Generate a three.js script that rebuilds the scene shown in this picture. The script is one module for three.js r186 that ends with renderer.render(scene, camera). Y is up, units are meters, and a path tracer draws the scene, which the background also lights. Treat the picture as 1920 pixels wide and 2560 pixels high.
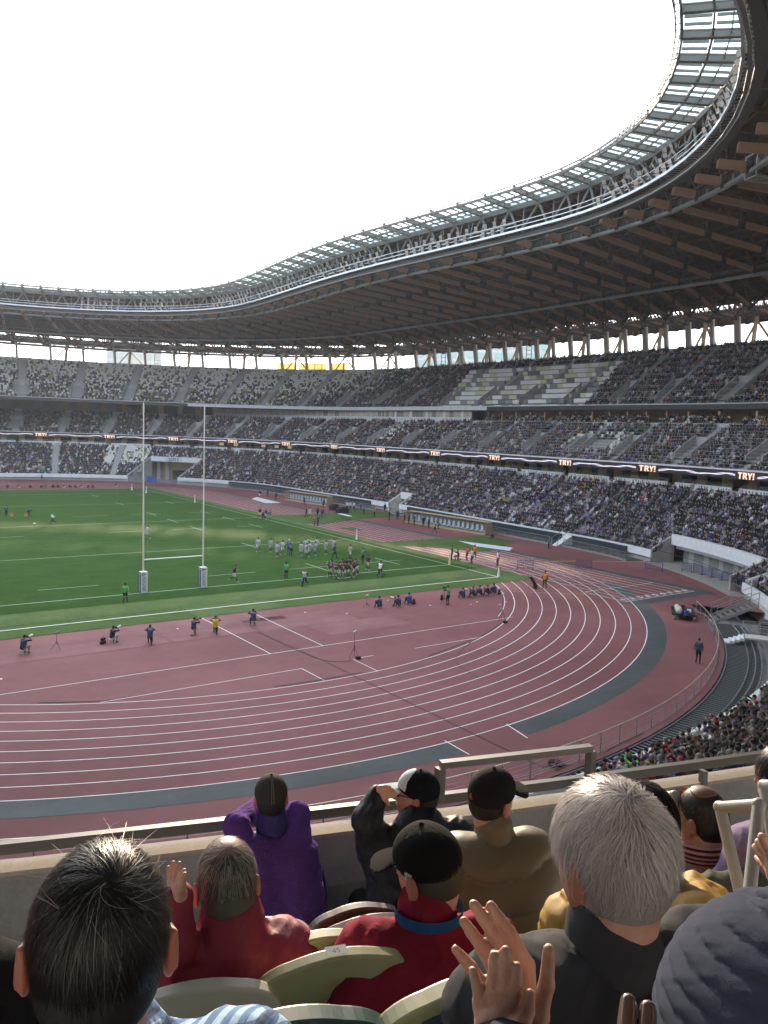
import * as THREE from 'three';

// ---------------------------------------------------------------- camera, sky, sun, exposure
const scene = new THREE.Scene();
const camera = new THREE.PerspectiveCamera(66.887, 0.75, 0.05, 6000);
camera.position.set(-24.8226, 15.144, 67.994);
camera.lookAt(-24.8226 + 0.57455, 15.144 - 0.10338, 67.994 - 0.81191);
camera.rotateZ(0.03433);
const SUN_AZ = 28 * Math.PI / 180, SUN_EL = 14.9 * Math.PI / 180;
const SUN = [Math.sin(SUN_AZ) * Math.cos(SUN_EL), Math.sin(SUN_EL), -Math.cos(SUN_AZ) * Math.cos(SUN_EL)];
{
  const W = 512, H = 256, d = new Float32Array(W * H * 4);
  for (let j = 0; j < H; j++) for (let i = 0; i < W; i++) {
    const up = ((j + .5) / H - .5) * Math.PI, rd = ((i + .5) / W - .5) * 2 * Math.PI;
    const x = Math.cos(rd) * Math.cos(up), y = Math.sin(up), z = Math.sin(rd) * Math.cos(up);
    const c = x * SUN[0] + y * SUN[1] + z * SUN[2], yy = Math.max(0, y);
    const glow = Math.exp((c - 1) * 9) * .7, near = .5 + .5 * c, hz = Math.pow(1 - yy, 3);
    const k = (j * W + i) * 4;
    d[k] = .70 + .16 * near + .08 * hz + glow; d[k + 1] = .80 + .13 * near + .05 * hz + glow * .96; d[k + 2] = .98 + .03 * near + .01 * hz + glow * .88; d[k + 3] = 1;
    if (y < 0) { d[k] = .3; d[k + 1] = .29; d[k + 2] = .28; }
  }
  const t = new THREE.DataTexture(d, W, H, THREE.RGBAFormat, THREE.FloatType);
  t.mapping = THREE.EquirectangularReflectionMapping; t.magFilter = THREE.LinearFilter; t.needsUpdate = true;
  scene.background = t; scene.environment = t;
}
const sun = new THREE.DirectionalLight(0xffffff, 2.5);
sun.color.setRGB(1, .77, .54);
sun.position.set(SUN[0] * 400, SUN[1] * 400, SUN[2] * 400 - 40);
sun.target.position.set(0, 0, -40);
sun.castShadow = true; sun.shadow.mapSize.set(4096, 4096); sun.shadow.radius = 1.6;
Object.assign(sun.shadow.camera, { left: -160, right: 160, top: 120, bottom: -120, near: 1, far: 900 });
scene.add(sun, sun.target);
scene.fog = new THREE.FogExp2(new THREE.Color().setRGB(.96, .98, 1), 0.00035);
const renderer = new THREE.WebGLRenderer({ antialias: true });
renderer.toneMapping = THREE.LinearToneMapping;
renderer.toneMappingExposure = 3.3;
renderer.shadowMap.enabled = true;

// ---------------------------------------------------------------- helpers
let seed_ = 12345;
const rnd = () => { seed_ = (seed_ + 0x6d2b79f5) | 0; let t = Math.imul(seed_ ^ (seed_ >>> 15), 1 | seed_); t = (t + Math.imul(t ^ (t >>> 7), 61 | t)) ^ t; return ((t ^ (t >>> 14)) >>> 0) / 4294967296; };
const rr = (a, b) => a + (b - a) * rnd();
const pick = (l) => l[Math.floor(rnd() * l.length)];
const PI = Math.PI, rad = (d) => d * PI / 180, clamp = (x, a, b) => Math.min(b, Math.max(a, x)), lerp = (a, b, t) => a + (b - a) * t;
const sub = (a, b) => [a[0] - b[0], a[1] - b[1], a[2] - b[2]], add = (a, b) => [a[0] + b[0], a[1] + b[1], a[2] + b[2]], mul = (a, s) => [a[0] * s, a[1] * s, a[2] * s];
const dot = (a, b) => a[0] * b[0] + a[1] * b[1] + a[2] * b[2], len = (a) => Math.sqrt(dot(a, a)), nrm = (a) => { const l = len(a) || 1; return [a[0] / l, a[1] / l, a[2] / l]; };
const cross = (a, b) => [a[1] * b[2] - a[2] * b[1], a[2] * b[0] - a[0] * b[2], a[0] * b[1] - a[1] * b[0]];
const mix3 = (a, b, t) => [lerp(a[0], b[0], t), lerp(a[1], b[1], t), lerp(a[2], b[2], t)];
const names = new Map();
const numbered = (n) => { const k = names.get(n) || 0; names.set(n, k + 1); return k ? n + '_' + String(k).padStart(3, '0') : n; };

// geometry builder: quads, boxes, beams and tubes merged into one mesh
class MB {
  constructor() { this.p = []; this.n = []; this.u = []; this.c = []; this.col = null; }
  v(p, n, u) { this.p.push(p[0], p[1], p[2]); this.n.push(n[0], n[1], n[2]); this.u.push(u[0], u[1]); if (this.col) this.c.push(...this.col); }
  tri(a, b, c, ua = [0, 0], ub = [1, 0], uc = [0, 1]) { const n = nrm(cross(sub(b, a), sub(c, a))); this.v(a, n, ua); this.v(b, n, ub); this.v(c, n, uc); return this; }
  quad(a, b, c, d, uv) {
    const n = nrm(cross(sub(c, a), sub(d, b))), w = len(sub(b, a)), h = len(sub(d, a)), q = uv || [[0, 0], [w, 0], [w, h], [0, h]];
    this.v(a, n, q[0]); this.v(b, n, q[1]); this.v(c, n, q[2]); this.v(a, n, q[0]); this.v(c, n, q[2]); this.v(d, n, q[3]); return this;
  }
  hex(b, t) { // bottom loop of 4 (ccw from above), top loop of 4
    this.quad(t[0], t[1], t[2], t[3]); this.quad(b[3], b[2], b[1], b[0]);
    for (let i = 0; i < 4; i++) { const j = (i + 1) % 4; this.quad(b[i], b[j], t[j], t[i]); } return this;
  }
  box(cx, cy, cz, sx, sy, sz, ry = 0) {
    const c = Math.cos(ry), s = Math.sin(ry), f = (x, y, z) => [cx + x * c + z * s, cy + y, cz - x * s + z * c], a = sx / 2, b = sy / 2, d = sz / 2;
    return this.hex([f(-a, -b, d), f(a, -b, d), f(a, -b, -d), f(-a, -b, -d)], [f(-a, b, d), f(a, b, d), f(a, b, -d), f(-a, b, -d)]);
  }
  beam(p, q, w, h, up = [0, 1, 0], o = 0) { // box from p to q, w wide, h tall, top side towards up; o lifts it
    const d = nrm(sub(q, p)); let s = nrm(cross(d, up)); if (!isFinite(s[0]) || len(cross(d, up)) < 1e-6) s = nrm(cross(d, [1, 0, 0.01])); const u = cross(s, d);
    const f = (e, i, j) => add(add(e, mul(s, i * w / 2)), mul(u, j * h / 2 + o));
    return this.hex([f(p, -1, -1), f(p, 1, -1), f(q, 1, -1), f(q, -1, -1)], [f(p, -1, 1), f(p, 1, 1), f(q, 1, 1), f(q, -1, 1)]);
  }
  tube(p, q, r0, r1 = r0, n = 8, caps = true) {
    const d = nrm(sub(q, p)), s = nrm(cross(d, Math.abs(d[1]) > .95 ? [1, 0, 0] : [0, 1, 0])), u = cross(s, d), L = len(sub(q, p));
    for (let i = 0; i < n; i++) {
      const a = i / n * 2 * PI, b = (i + 1) / n * 2 * PI, na = add(mul(s, Math.cos(a)), mul(u, Math.sin(a))), nb = add(mul(s, Math.cos(b)), mul(u, Math.sin(b)));
      const A = add(p, mul(na, r0)), B = add(p, mul(nb, r0)), Cc = add(q, mul(nb, r1)), D = add(q, mul(na, r1)), ua = i / n, ub = (i + 1) / n;
      this.v(A, na, [ua, 0]); this.v(Cc, nb, [ub, L]); this.v(B, nb, [ub, 0]); this.v(A, na, [ua, 0]); this.v(D, na, [ua, L]); this.v(Cc, nb, [ub, L]);
      if (caps) { this.tri(q, Cc, D); this.tri(p, A, B); }
    } return this;
  }
  path(pts, r, n = 8) { for (let i = 0; i + 1 < pts.length; i++) { this.tube(pts[i], pts[i + 1], r, r, n, i === 0 || i + 2 === pts.length); if (i) this.ball(pts[i], r, n); } return this; }
  ball(c, r, n = 8, sy = 1) {
    const m = Math.max(4, n >> 1), P = (i, j) => { const a = i / n * 2 * PI, b = j / m * PI; return [Math.sin(b) * Math.cos(a), Math.cos(b), Math.sin(b) * Math.sin(a)]; };
    for (let j = 0; j < m; j++) for (let i = 0; i < n; i++) {
      const q = [P(i, j), P(i + 1, j), P(i + 1, j + 1), P(i, j + 1)], w = q.map((e) => [c[0] + e[0] * r, c[1] + e[1] * r * sy, c[2] + e[2] * r]);
      this.v(w[0], q[0], [0, 0]); this.v(w[1], q[1], [0, 0]); this.v(w[2], q[2], [0, 0]); this.v(w[0], q[0], [0, 0]); this.v(w[2], q[2], [0, 0]); this.v(w[3], q[3], [0, 0]);
    } return this;
  }
  geo() {
    const g = new THREE.BufferGeometry(); g.setAttribute('position', new THREE.Float32BufferAttribute(this.p, 3)); g.setAttribute('normal', new THREE.Float32BufferAttribute(this.n, 3)); g.setAttribute('uv', new THREE.Float32BufferAttribute(this.u, 2));
    if (this.c.length) g.setAttribute('color', new THREE.Float32BufferAttribute(this.c, 3)); return g;
  }
  add(name, m, parent) { return mesh(name, this.geo(), m, parent); }
}
function mesh(name, geo, m, parent) { const o = new THREE.Mesh(geo, m); o.name = parent ? name : numbered(name); o.castShadow = o.receiveShadow = true; if (parent) parent.add(o); else scene.add(o); return o; }
function tag(o, label, category, group, kind) { o.userData.label = label; if (category) o.userData.category = category; if (group) o.userData.group = group; if (kind) o.userData.kind = kind; return o; }
function thing(name, label, category, pos = [0, 0, 0], turn = 0, group) { const o = new THREE.Group(); o.name = numbered(name); o.position.set(...pos); o.rotation.y = turn; scene.add(o); return tag(o, label, category, group); }
function structure(name) { const o = new THREE.Group(); o.name = numbered(name); scene.add(o); o.userData.kind = 'structure'; return o; }
const stuff = (o) => { o.userData.kind = 'stuff'; return o; };

// ---------------------------------------------------------------- textures and materials
function hash2(x, y, s) { let h = Math.imul(x, 374761393) + Math.imul(y, 668265263) + Math.imul(s, 974634777) | 0; h = Math.imul(h ^ (h >>> 13), 1274126177); return ((h ^ (h >>> 16)) >>> 0) / 4294967296; }
function vnoise(x, y, per, s) { const ix = Math.floor(x), iy = Math.floor(y), fx = x - ix, fy = y - iy, u = fx * fx * (3 - 2 * fx), v = fy * fy * (3 - 2 * fy), w = (a) => ((a % per) + per) % per; const a = hash2(w(ix), w(iy), s), b = hash2(w(ix + 1), w(iy), s), c = hash2(w(ix), w(iy + 1), s), d = hash2(w(ix + 1), w(iy + 1), s); return lerp(lerp(a, b, u), lerp(c, d, u), v); }
function fbm(x, y, per, oct, s) { let f = 0, a = .5, t = 0; for (let i = 0; i < oct; i++) { f += a * vnoise(x, y, per, s + i); t += a; x *= 2; y *= 2; per *= 2; a *= .5; } return f / t; }
function tex(size, fn, srgb, rep) { // fn(u, v) -> grey or [r, g, b] in 0..1
  const d = new Uint8Array(size * size * 4);
  for (let j = 0; j < size; j++) for (let i = 0; i < size; i++) { const c = fn(i / size, j / size), k = (j * size + i) * 4, a = Array.isArray(c); d[k] = 255 * clamp(a ? c[0] : c, 0, 1); d[k + 1] = 255 * clamp(a ? c[1] : c, 0, 1); d[k + 2] = 255 * clamp(a ? c[2] : c, 0, 1); d[k + 3] = 255; }
  const t = new THREE.DataTexture(d, size, size); t.wrapS = t.wrapT = THREE.RepeatWrapping; t.magFilter = THREE.LinearFilter; if (srgb) t.colorSpace = THREE.SRGBColorSpace; if (rep) t.repeat.set(rep, rep); t.needsUpdate = true; return t;
}
const again = (t, r, r2 = r) => { const c = t.clone(); c.repeat.set(r, r2); c.needsUpdate = true; return c; };
const M = (r, g, b, rough = .7, o = {}) => { const { metal, ...rest } = o; const m = new (rest.transmission || rest.specularIntensity !== undefined || rest.sheen || rest.clearcoat ? THREE.MeshPhysicalMaterial : THREE.MeshStandardMaterial)({ roughness: rough, metalness: metal || 0, side: THREE.DoubleSide, ...rest }); m.color.setRGB(r, g, b); return m; };
const texGrain = tex(256, (u, v) => .5 + .5 * (fbm(u * 64, v * 64, 64, 2, 3) - .5) + .25 * (fbm(u * 8, v * 8, 8, 3, 9) - .5));           // fine grain
const texMottle = tex(512, (u, v) => .80 + .45 * (fbm(u * 4, v * 4, 4, 6, 21) - .5) + .12 * (fbm(u * 90, v * 90, 90, 1, 5) - .5));      // soft stains
const texWood = tex(256, (u, v) => { const g = fbm(u * 3, v * 40, 8, 4, 31) * .5 + fbm(u * 12, v * 160, 32, 2, 41) * .5; return .72 + .5 * (g - .5); });
const texCloth = tex(128, (u, v) => .5 + .25 * Math.sin(u * 2 * PI * 32) * Math.sin(v * 2 * PI * 32) + .4 * (fbm(u * 32, v * 32, 32, 2, 51) - .5));
const texFleece = tex(256, (u, v) => fbm(u * 28, v * 28, 28, 3, 61));
const mConcrete = M(.48, .485, .49, .85, { map: again(texMottle, .15), bumpMap: again(texGrain, .6), bumpScale: .004 });
const mConcreteWarm = M(.30, .28, .26, .8, { map: again(texMottle, .4), bumpMap: again(texGrain, 1.5), bumpScale: .002 });
const mWhite = M(.80, .83, .87, .55, { map: again(texMottle, .12) });
const mWhiteWarm = M(.66, .64, .61, .6, { map: again(texMottle, .12) });
const mStep = M(.40, .405, .41, .9, { map: again(texMottle, .2) });
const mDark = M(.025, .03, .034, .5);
const mBoard = M(.022, .034, .042, .35);
const mSteelDark = M(.06, .058, .055, .6, { metal: .1 });
const mSteelGrey = M(.17, .175, .17, .5, { metal: .3 });
const mSteelLight = M(.42, .45, .46, .4, { metal: .3 });
const mAlu = M(.50, .54, .58, .35, { metal: .5 });
const mRail = M(.38, .40, .42, .4, { metal: .6 });
const mTimber = M(.66, .40, .25, .65, { map: again(texWood, .5, 1) });
const mTimberDark = M(.20, .125, .082, .75, { map: again(texWood, .5, 1) });
const mTimberB = M(.56, .34, .21, .7, { map: again(texWood, .5, 1) });
const mTan = M(.60, .46, .28, .8);
const mPaint = M(.82, .82, .80, .6);
// ---------------------------------------------------------------- rings: every tier and roof ring is a curve round the track, v metres along it (v = 0 at the far end, growing to the right)
const QL = 57 * PI / 2, SL = 84.4, TL = 2 * (2 * QL + SL), ZN = -6.34, ZF = -90.74;
function ring(v, R, h = R[5], o = 0) { // o: metres outwards
  v = ((v % TL) + TL) % TL; const left = v > TL / 2, s = left ? TL - v : v, [a, bF, bN, ext, bul] = R; let x, z;
  if (s < QL) { const t = s / QL * PI / 2; x = (a + o) * Math.sin(t); z = ZF - ext - (bF + o) * Math.cos(t); }
  else if (s < QL + SL) { const u = (s - QL) / SL, k = Math.sin(PI * u); x = a + o + bul * k * k; z = ZF - ext + (ZN - ZF + 2 * ext) * u; }
  else { const t = (s - QL - SL) / QL * PI / 2; x = (a + o) * Math.cos(t); z = ZN + ext + (bN + o) * Math.sin(t); }
  return [left ? -x : x, h, z];
}
const RR = { L0: [60.5, 54.8, 54.5, 0, 1.5, 1.55], M0: [72, 74, 74, 0, 1.5, 11.85], U0: [84.5, 66, 84, 0, 1.5, 21.05], Gb: [103.4, 84.4, 103.4, 0, 1.5, 32.3], Rf: [107, 89, 107, 0, 1.5, 36.4], L4: [97, 85.5, 97, 0, 1.5, 36.9], L3: [85, 82, 82, 1.5, 1.5, 39.6], L2: [55.8, 53.5, 53.5, 3, -2.5, 41.3], B: [50.2, 46.2, 46.2, 3, -1.84, 42.25], T: [46.5, 41.4, 41.4, 3, -2.66, 46.45] };
const mixR = (A, B, t) => A.map((x, i) => lerp(x, B[i], t));
const outward = (v, R) => { const a = ring(v - .2, R), b = ring(v + .2, R), d = nrm(sub(b, a)); return nrm(cross(d, [0, 1, 0])); };   // away from the pitch
const out_ = (v, R) => { const n = outward(v, R), p = ring(v, R); return n[0] * p[0] + n[2] * (p[2] + 48.5) < 0 ? mul(n, -1) : n; };
const V3 = (p) => new THREE.Vector3(p[0], p[1], p[2]);
camera.updateMatrixWorld(); camera.updateProjectionMatrix();
const pix = (p) => { const w = V3(p).applyMatrix4(camera.matrixWorldInverse); if (w.z > -.1) return [-9999, -9999]; const t = Math.tan(rad(66.887) / 2); return [768 * (.5 + w.x / -w.z / t / .75 / 2), 1024 * (.5 - w.y / -w.z / t / 2)]; };
camera.matrixWorldInverse.copy(camera.matrixWorld).invert();
const inView = (p, m = 60) => { const q = pix(p); return q[0] > -m && q[0] < 768 + m && q[1] > -m && q[1] < 1024 + m; };
function strip(mb, vs, A, B, hA, hB, oA = 0, oB = 0) { for (let i = 0; i + 1 < vs.length; i++) { const [v, w] = [vs[i], vs[i + 1]]; mb.quad(ring(v, A, hA, oA), ring(w, A, hA, oA), ring(w, B, hB, oB), ring(v, B, hB, oB)); } return mb; }
const steps = (a, b, d) => { const n = Math.max(1, Math.round((b - a) / d)); return Array.from({ length: n + 1 }, (_, i) => a + (b - a) * i / n); };
function band(mb, a, b, R, h0, h1, o0, o1, d = 2.44) { // a ring wall: h0..h1 tall, o0..o1 thick
  const vs = steps(a, b, d); strip(mb, vs, R, R, h1, h0, o0, o0); strip(mb, vs, R, R, h0, h1, o1, o1); strip(mb, vs, R, R, h1, h1, o1, o0); strip(mb, vs, R, R, h0, h0, o0, o1);
  for (const v of [a, b]) mb.quad(ring(v, R, h0, o0), ring(v, R, h0, o1), ring(v, R, h1, o1), ring(v, R, h1, o0)); return mb;
}

// ---------------------------------------------------------------- stands
const PORT = [-44, -35, -26, -16, -7, 2.5, 12, 21, 30, 39.5, 48.5, 57.5, 67, 77, 88, 100.5, 113, 125, 137, 149, 160.5, 170, 179.5, 188.5, 198, 207, 216];
const LOWAIS = [-31, -18, -6, 6.5, 19.5, 33], LOWNARROW = [60, 72, 84.5, 97, 109, 121, 138, 150, 162, 174, 184, 214, 226, 238, 250, 262];
const low = (i, h = .9 + .47 * i) => [60.7 + .765 * i, 55 + 1.0 * i, 54.6 + .96 * i, 0, 1.5, h];
const mid = (i, h = 11.05 + .5 * i) => [72.3 + .9 * i, 74.2 + .75 * i, 74.3 + .8 * i, 0, 1.5, h];
const upp = (i, h = 20.35 + .56 * i) => [84.8 + .87 * i, 66.5 + .83 * i, 84.8 + .87 * i, 0, 1.5, h];
const GATE2 = [37, 50.3, 10], GATER = [190.2, 208, 4], TUN = [127.2, 130.6, 4];
const G2A = (i) => 37.2 + .36 * i, G2B = (i) => 50.4 + .28 * i;
const inGate = (v, i) => (i < 10 && v > G2A(i) && v < G2B(i)) || [GATER, TUN].some(([a, b, n]) => v > a && v < b && i < n);
const covered = (v, i) => i < 18 && v > 112 - .4 * i && v < 153 - .2 * i;
function terrace(mb, rowf, n, a, b, d, skip, hh) {
  const vs = [...new Set([...steps(a, b, d), ...[GATE2, GATER, TUN].flatMap((g) => [g[0], g[1]])])].filter((v) => v >= a && v <= b).sort((x, y) => x - y);
  for (let k = 0; k + 1 < vs.length; k++) for (let i = 0; i < n; i++) {
    const v = vs[k], w = vs[k + 1]; if (skip && skip((v + w) / 2, i)) continue;
    const A = rowf(i), B = rowf(i + 1);
    mb.quad(ring(v, A), ring(w, A), ring(w, B, A[5]), ring(v, B, A[5]));
    mb.quad(ring(v, B, A[5]), ring(w, B, A[5]), ring(w, B), ring(v, B));
  } return mb;
}
function aisle(mb, rowf, v, i0, i1, w) { // solid steps standing proud of the terrace
  for (let i = i0; i < i1; i++) for (let k = 0; k < 2; k++) {
    const A = rowf(i + k * .5), B = rowf(i + k * .5 + .5), h = rowf(i)[5] + (k + 1) * .22, dv = w / 2;
    const b = [ring(v - dv, A, h - .4), ring(v + dv, A, h - .4), ring(v + dv, B, h - .4), ring(v - dv, B, h - .4)], t = b.map((p) => [p[0], h, p[2]]); mb.hex(b, t);
  }
}
const A0 = -75, A1 = 268;
const lower = thing('lower_stand', 'lowest spectator tier with white front wall running round the running track', 'stand');
terrace(new MB(), low, 17, A0, A1, 2.44, inGate).add('terrace', mStep, lower);
{ const m = new MB(); for (const v of LOWAIS) aisle(m, low, v, 0, 17, 1.15); stuff(m.add('aisle_steps', mConcrete, lower)); }
for (const [a, b] of [[A0, GATE2[0]], [GATE2[1], TUN[0]], [TUN[1], GATER[0]], [211.5, A1]]) {
  band(new MB(), a, b, RR.L0, .62, 1.55, -.12, .2).add('front_wall', mWhite, lower);
  band(new MB(), a, b, RR.L0, -.9, .62, .25, .5).add('plinth', mConcrete, lower);
}
for (const [a, b] of [[66, 121.5], [133.5, 172.6], [174.4, 185.5]]) band(new MB(), a, b, RR.L0, .42, 1.36, -.42, -.16).add('board', mBoard, lower);
// the gate under the right-hand corner, the gate 2 opening at the far corner and the players' tunnel between the benches
function gateway(g, wallM, deep) {
  const [a, b, n] = g, R = low(n), h = R[5];
  for (const v of [a, b]) { // sloping side wall with thickness
    const dv = v === a ? -.35 : .35, e = g === GATE2 ? (v === a ? 3.8 : 2.9) : 0, m = new MB(), F = ring(v, low(-.25)), Bk = ring(v + e, R), F2 = ring(v + dv, low(-.25)), B2 = ring(v + e + dv, R);
    m.hex([F, F2, B2, Bk].map((p) => [p[0], -.05, p[2]]), [[F[0], 1.6, F[2]], [F2[0], 1.6, F2[2]], [B2[0], h + .75, B2[2]], [Bk[0], h + .75, Bk[2]]]); m.add('side_wall', wallM, lower);
  }
  const la = g === GATE2 ? a + 3.7 : a, lb = g === GATE2 ? b + 2.9 : b; band(new MB(), la, lb, R, h - .55, h + .75, -.55, .1, 1).add('lintel', mWhite, lower);
  const L = new MB(); strip(L, steps(la, lb, 1), R, R, h - .5, h - .5, -.4, deep); L.add('soffit', mWhiteWarm, lower);
  const fl = new MB(); strip(fl, steps(a - 1, b + 3, 1), low(-1.5), low(16), .006, .006); fl.add('gate_floor', mConcreteWarm, lower);
}
gateway(GATE2, mConcrete, 7); gateway(GATER, M(.42, .38, .35, .8, { map: again(texMottle, .3) }), 5); gateway(TUN, mWhiteWarm, 5);
{ // right gate: second beam, wall of curtains behind
  band(new MB(), 190.4, 207.8, low(4), 1.75, 2.3, .1, .5, 1).add('beam', mWhite, lower);
  const c = [M(.30, .33, .31, .9), M(.50, .52, .50, .9)];
  const vs = steps(191, 207.6, .92); for (let i = 0; i + 1 < vs.length; i++) {
    const m = new MB(), n = 8; for (let k = 0; k < n; k++) { const v = lerp(vs[i], vs[i + 1] - .05, k / n), w = lerp(vs[i], vs[i + 1] - .05, (k + 1) / n); m.quad(ring(v, low(5), 0, k % 2 * .12), ring(w, low(5), 0, (k + 1) % 2 * .12), ring(w, low(5), 2.2, (k + 1) % 2 * .12), ring(v, low(5), 2.2, k % 2 * .12)); }
    m.add('curtain', c[i % 3 === 1 ? 1 : 0], lower);
  }
  // gate 2: back wall, dark doorways, pillars
  const g = new MB(); strip(g, steps(38, 56, 1), low(15), low(15), 0, 6); g.add('back_wall', mTan, lower);
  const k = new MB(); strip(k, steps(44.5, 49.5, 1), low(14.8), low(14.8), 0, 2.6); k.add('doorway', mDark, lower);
  for (const v of [41.6, 43.6, 50.4]) { const p = ring(v, low(13)); new MB().box(p[0], 2.7, p[2], .9, 5.5, .9).add('pillar', mConcrete, lower); }
  const t = new MB(); strip(t, steps(TUN[0], TUN[1], 1), low(4), low(4), 0, 2.6, 1, 1); t.add('door_panel', mTan, lower);
}
// lower concourse behind the tier: parapet, tan piers, dark openings
{
  const R = low(17);
  for (let i = 0; i + 1 < PORT.length; i++) band(new MB(), PORT[i] + .5, PORT[i + 1] - .5, R, R[5] - .5, R[5] + .45, 0, .2).add('parapet', mWhite, lower);
  const f = new MB(); strip(f, steps(A0, 225, 2.44), R, R, R[5], R[5], 0, 6.5); f.add('concourse_floor', mStep, lower);
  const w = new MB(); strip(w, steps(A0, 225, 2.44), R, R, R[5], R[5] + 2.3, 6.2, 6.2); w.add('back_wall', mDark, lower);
  const ps = new MB(); for (let v = -70; v < 222; v += 3.3) { const q = ring(v, R, R[5] + 1.1, 4.6), n = out_(v, R); ps.box(q[0], q[1], q[2], 1.5, 2.2, .5, Math.atan2(n[0], n[2])); } stuff(ps.add('pier', mTan, lower));
  const g = new MB(); for (let i = 0; i + 1 < PORT.length; i++) strip(g, steps(PORT[i] + .6, PORT[i + 1] - .6, 2.44), R, R, R[5] + .45, R[5] + .95, .5, .5); stuff(g.add('glass_rail', M(.75, .85, .85, .1, { transmission: .9, thickness: 0 }), lower));
  const l = new MB(), c = [1.0, .75, .42]; for (let v = 48; v < 78; v += 3.3) if (rnd() < .6) { const q = ring(v + 1.6, R, R[5] + 1.2, 6), n = out_(v, R); l.box(q[0], q[1], q[2], 1.3, .8, .1, Math.atan2(n[0], n[2])); }
  const lm = M(.8, .6, .3, .6); lm.emissive.setRGB(1, .72, .34); lm.emissiveIntensity = .12; stuff(l.add('lit_window', lm, lower));
}
const middle = thing('middle_stand', 'middle spectator tier above the light ribbon, with stair portals between its blocks', 'stand');
const near_ = (v) => v > 264;
terrace(new MB(), mid, 13, A0, 218, 2.44).add('terrace', mStep, middle);
band(new MB(), A0, 218, RR.M0, 11.66, 11.86, -.1, .12).add('parapet', mWhite, middle);
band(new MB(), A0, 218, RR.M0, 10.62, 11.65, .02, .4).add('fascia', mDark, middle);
{ const s = new MB(); strip(s, steps(A0, 218, 2.44), RR.M0, RR.M0, 10.72, 11.3, .05, 8); strip(s, steps(A0, 218, 2.44), RR.M0, RR.M0, 11.3, 11.3, 8, 14); s.add('soffit', mTan, middle); }
band(new MB(), A0, 218, mid(13), 17.4, 18.05, -.02, .2).add('rear_parapet', mWhite, middle);
const upper = thing('upper_stand', 'highest spectator tier below the roof with mosaic of coloured seats', 'stand');
terrace(new MB(), upp, 21, A0, 218, 2.44).add('terrace', mStep, upper);
terrace(new MB(), (i) => upp(i * 3), 7, 218, TL + A0, 6).add('rear_terrace', mStep, upper);
band(new MB(), A0, 40.5, RR.U0, 20.2, 20.98, -.1, .3).add('fascia', mSteelDark, upper);
band(new MB(), 40.5, 127.5, RR.U0, 20.25, 20.98, -.1, .3).add('fascia', mWhite, upper);
band(new MB(), 127.5, 218, RR.U0, 20.2, 20.98, -.1, .3).add('fascia', mBoard, upper);
band(new MB(), A0, 218, RR.U0, 20.985, 21.1, -.14, .32).add('coping', mWhite, upper);
{ const s = new MB(); strip(s, steps(A0, TL + A0, 4), RR.U0, RR.U0, 20.2, 20.9, .1, 8); strip(s, steps(A0, TL + A0, 4), RR.U0, RR.U0, 20.9, 21, 8, 22); s.add('soffit', mSteelDark, upper); }
band(new MB(), A0, TL + A0, RR.Gb, 31.4, 32.5, .5, .8, 4).add('rim_wall', mConcrete, upper);
band(new MB(), A0, TL + A0, RR.Gb, -3, 31.4, 2.0, 2.4, 4).add('outer_wall', mConcrete, upper);
// boxes between the middle and upper tiers
{
  const R = mid(13), hb = 18.0;
  const f = new MB(); strip(f, steps(A0, 218, 2.44), R, R, 17.55, 17.55, 0, 7); f.add('gallery_floor', mStep, middle);
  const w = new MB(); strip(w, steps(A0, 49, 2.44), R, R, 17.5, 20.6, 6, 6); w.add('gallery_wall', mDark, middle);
  const p = new MB(); for (let v = -70; v < 49; v += 3.6) { const q = ring(v, R, 19, 4), n = out_(v, R); p.box(q[0], q[1], q[2], 1.5, 3, .6, Math.atan2(n[0], n[2])); } stuff(p.add('pier', mTan, middle));
  band(new MB(), 49.5, 122, R, 18.05, 18.75, 1.2, 1.4).add('box_wall', mWhite, middle);
  const gm = M(.28, .27, .22, .15), gl = M(.55, .5, .36, .2);
  const vs = steps(49.5, 122, 1.45); for (let i = 0; i + 1 < vs.length; i++) {
    const m = new MB(), pale = vs[i] < 66; strip(m, [vs[i] + .06, vs[i + 1] - .06], R, R, 18.75, 20.1, 1.5, 1.5); m.add('box_window', pale ? mWhiteWarm : rnd() < .4 ? gm : gl, middle);
    if (i % (vs[i] > 92 ? 4 : 1) === 0) { const q = ring(vs[i], R, 19.4, 1.4), n = out_(vs[i], R); new MB().box(q[0], q[1], q[2], vs[i] > 92 ? .8 : .14, 1.4, .2, Math.atan2(n[0], n[2])).add('mullion', mWhite, middle); }
  }
  const w2 = new MB(); strip(w2, steps(122, 218, 2.44), R, R, 17.5, 20.6, 5.2, 5.2); w2.add('gallery_wall', M(.46, .32, .18, .7, { map: again(texWood, .3) }), middle);
  const ml = M(.9, .7, .4, .6); ml.emissive.setRGB(1, .7, .36); ml.emissiveIntensity = .06; const m2 = new MB(); for (let v = 123; v < 217; v += 4.1) strip(m2, [v, v + .22], R, R, 17.9, 20.1, 5.1, 5.1); stuff(m2.add('lit_panel', ml, middle));
}
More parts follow.
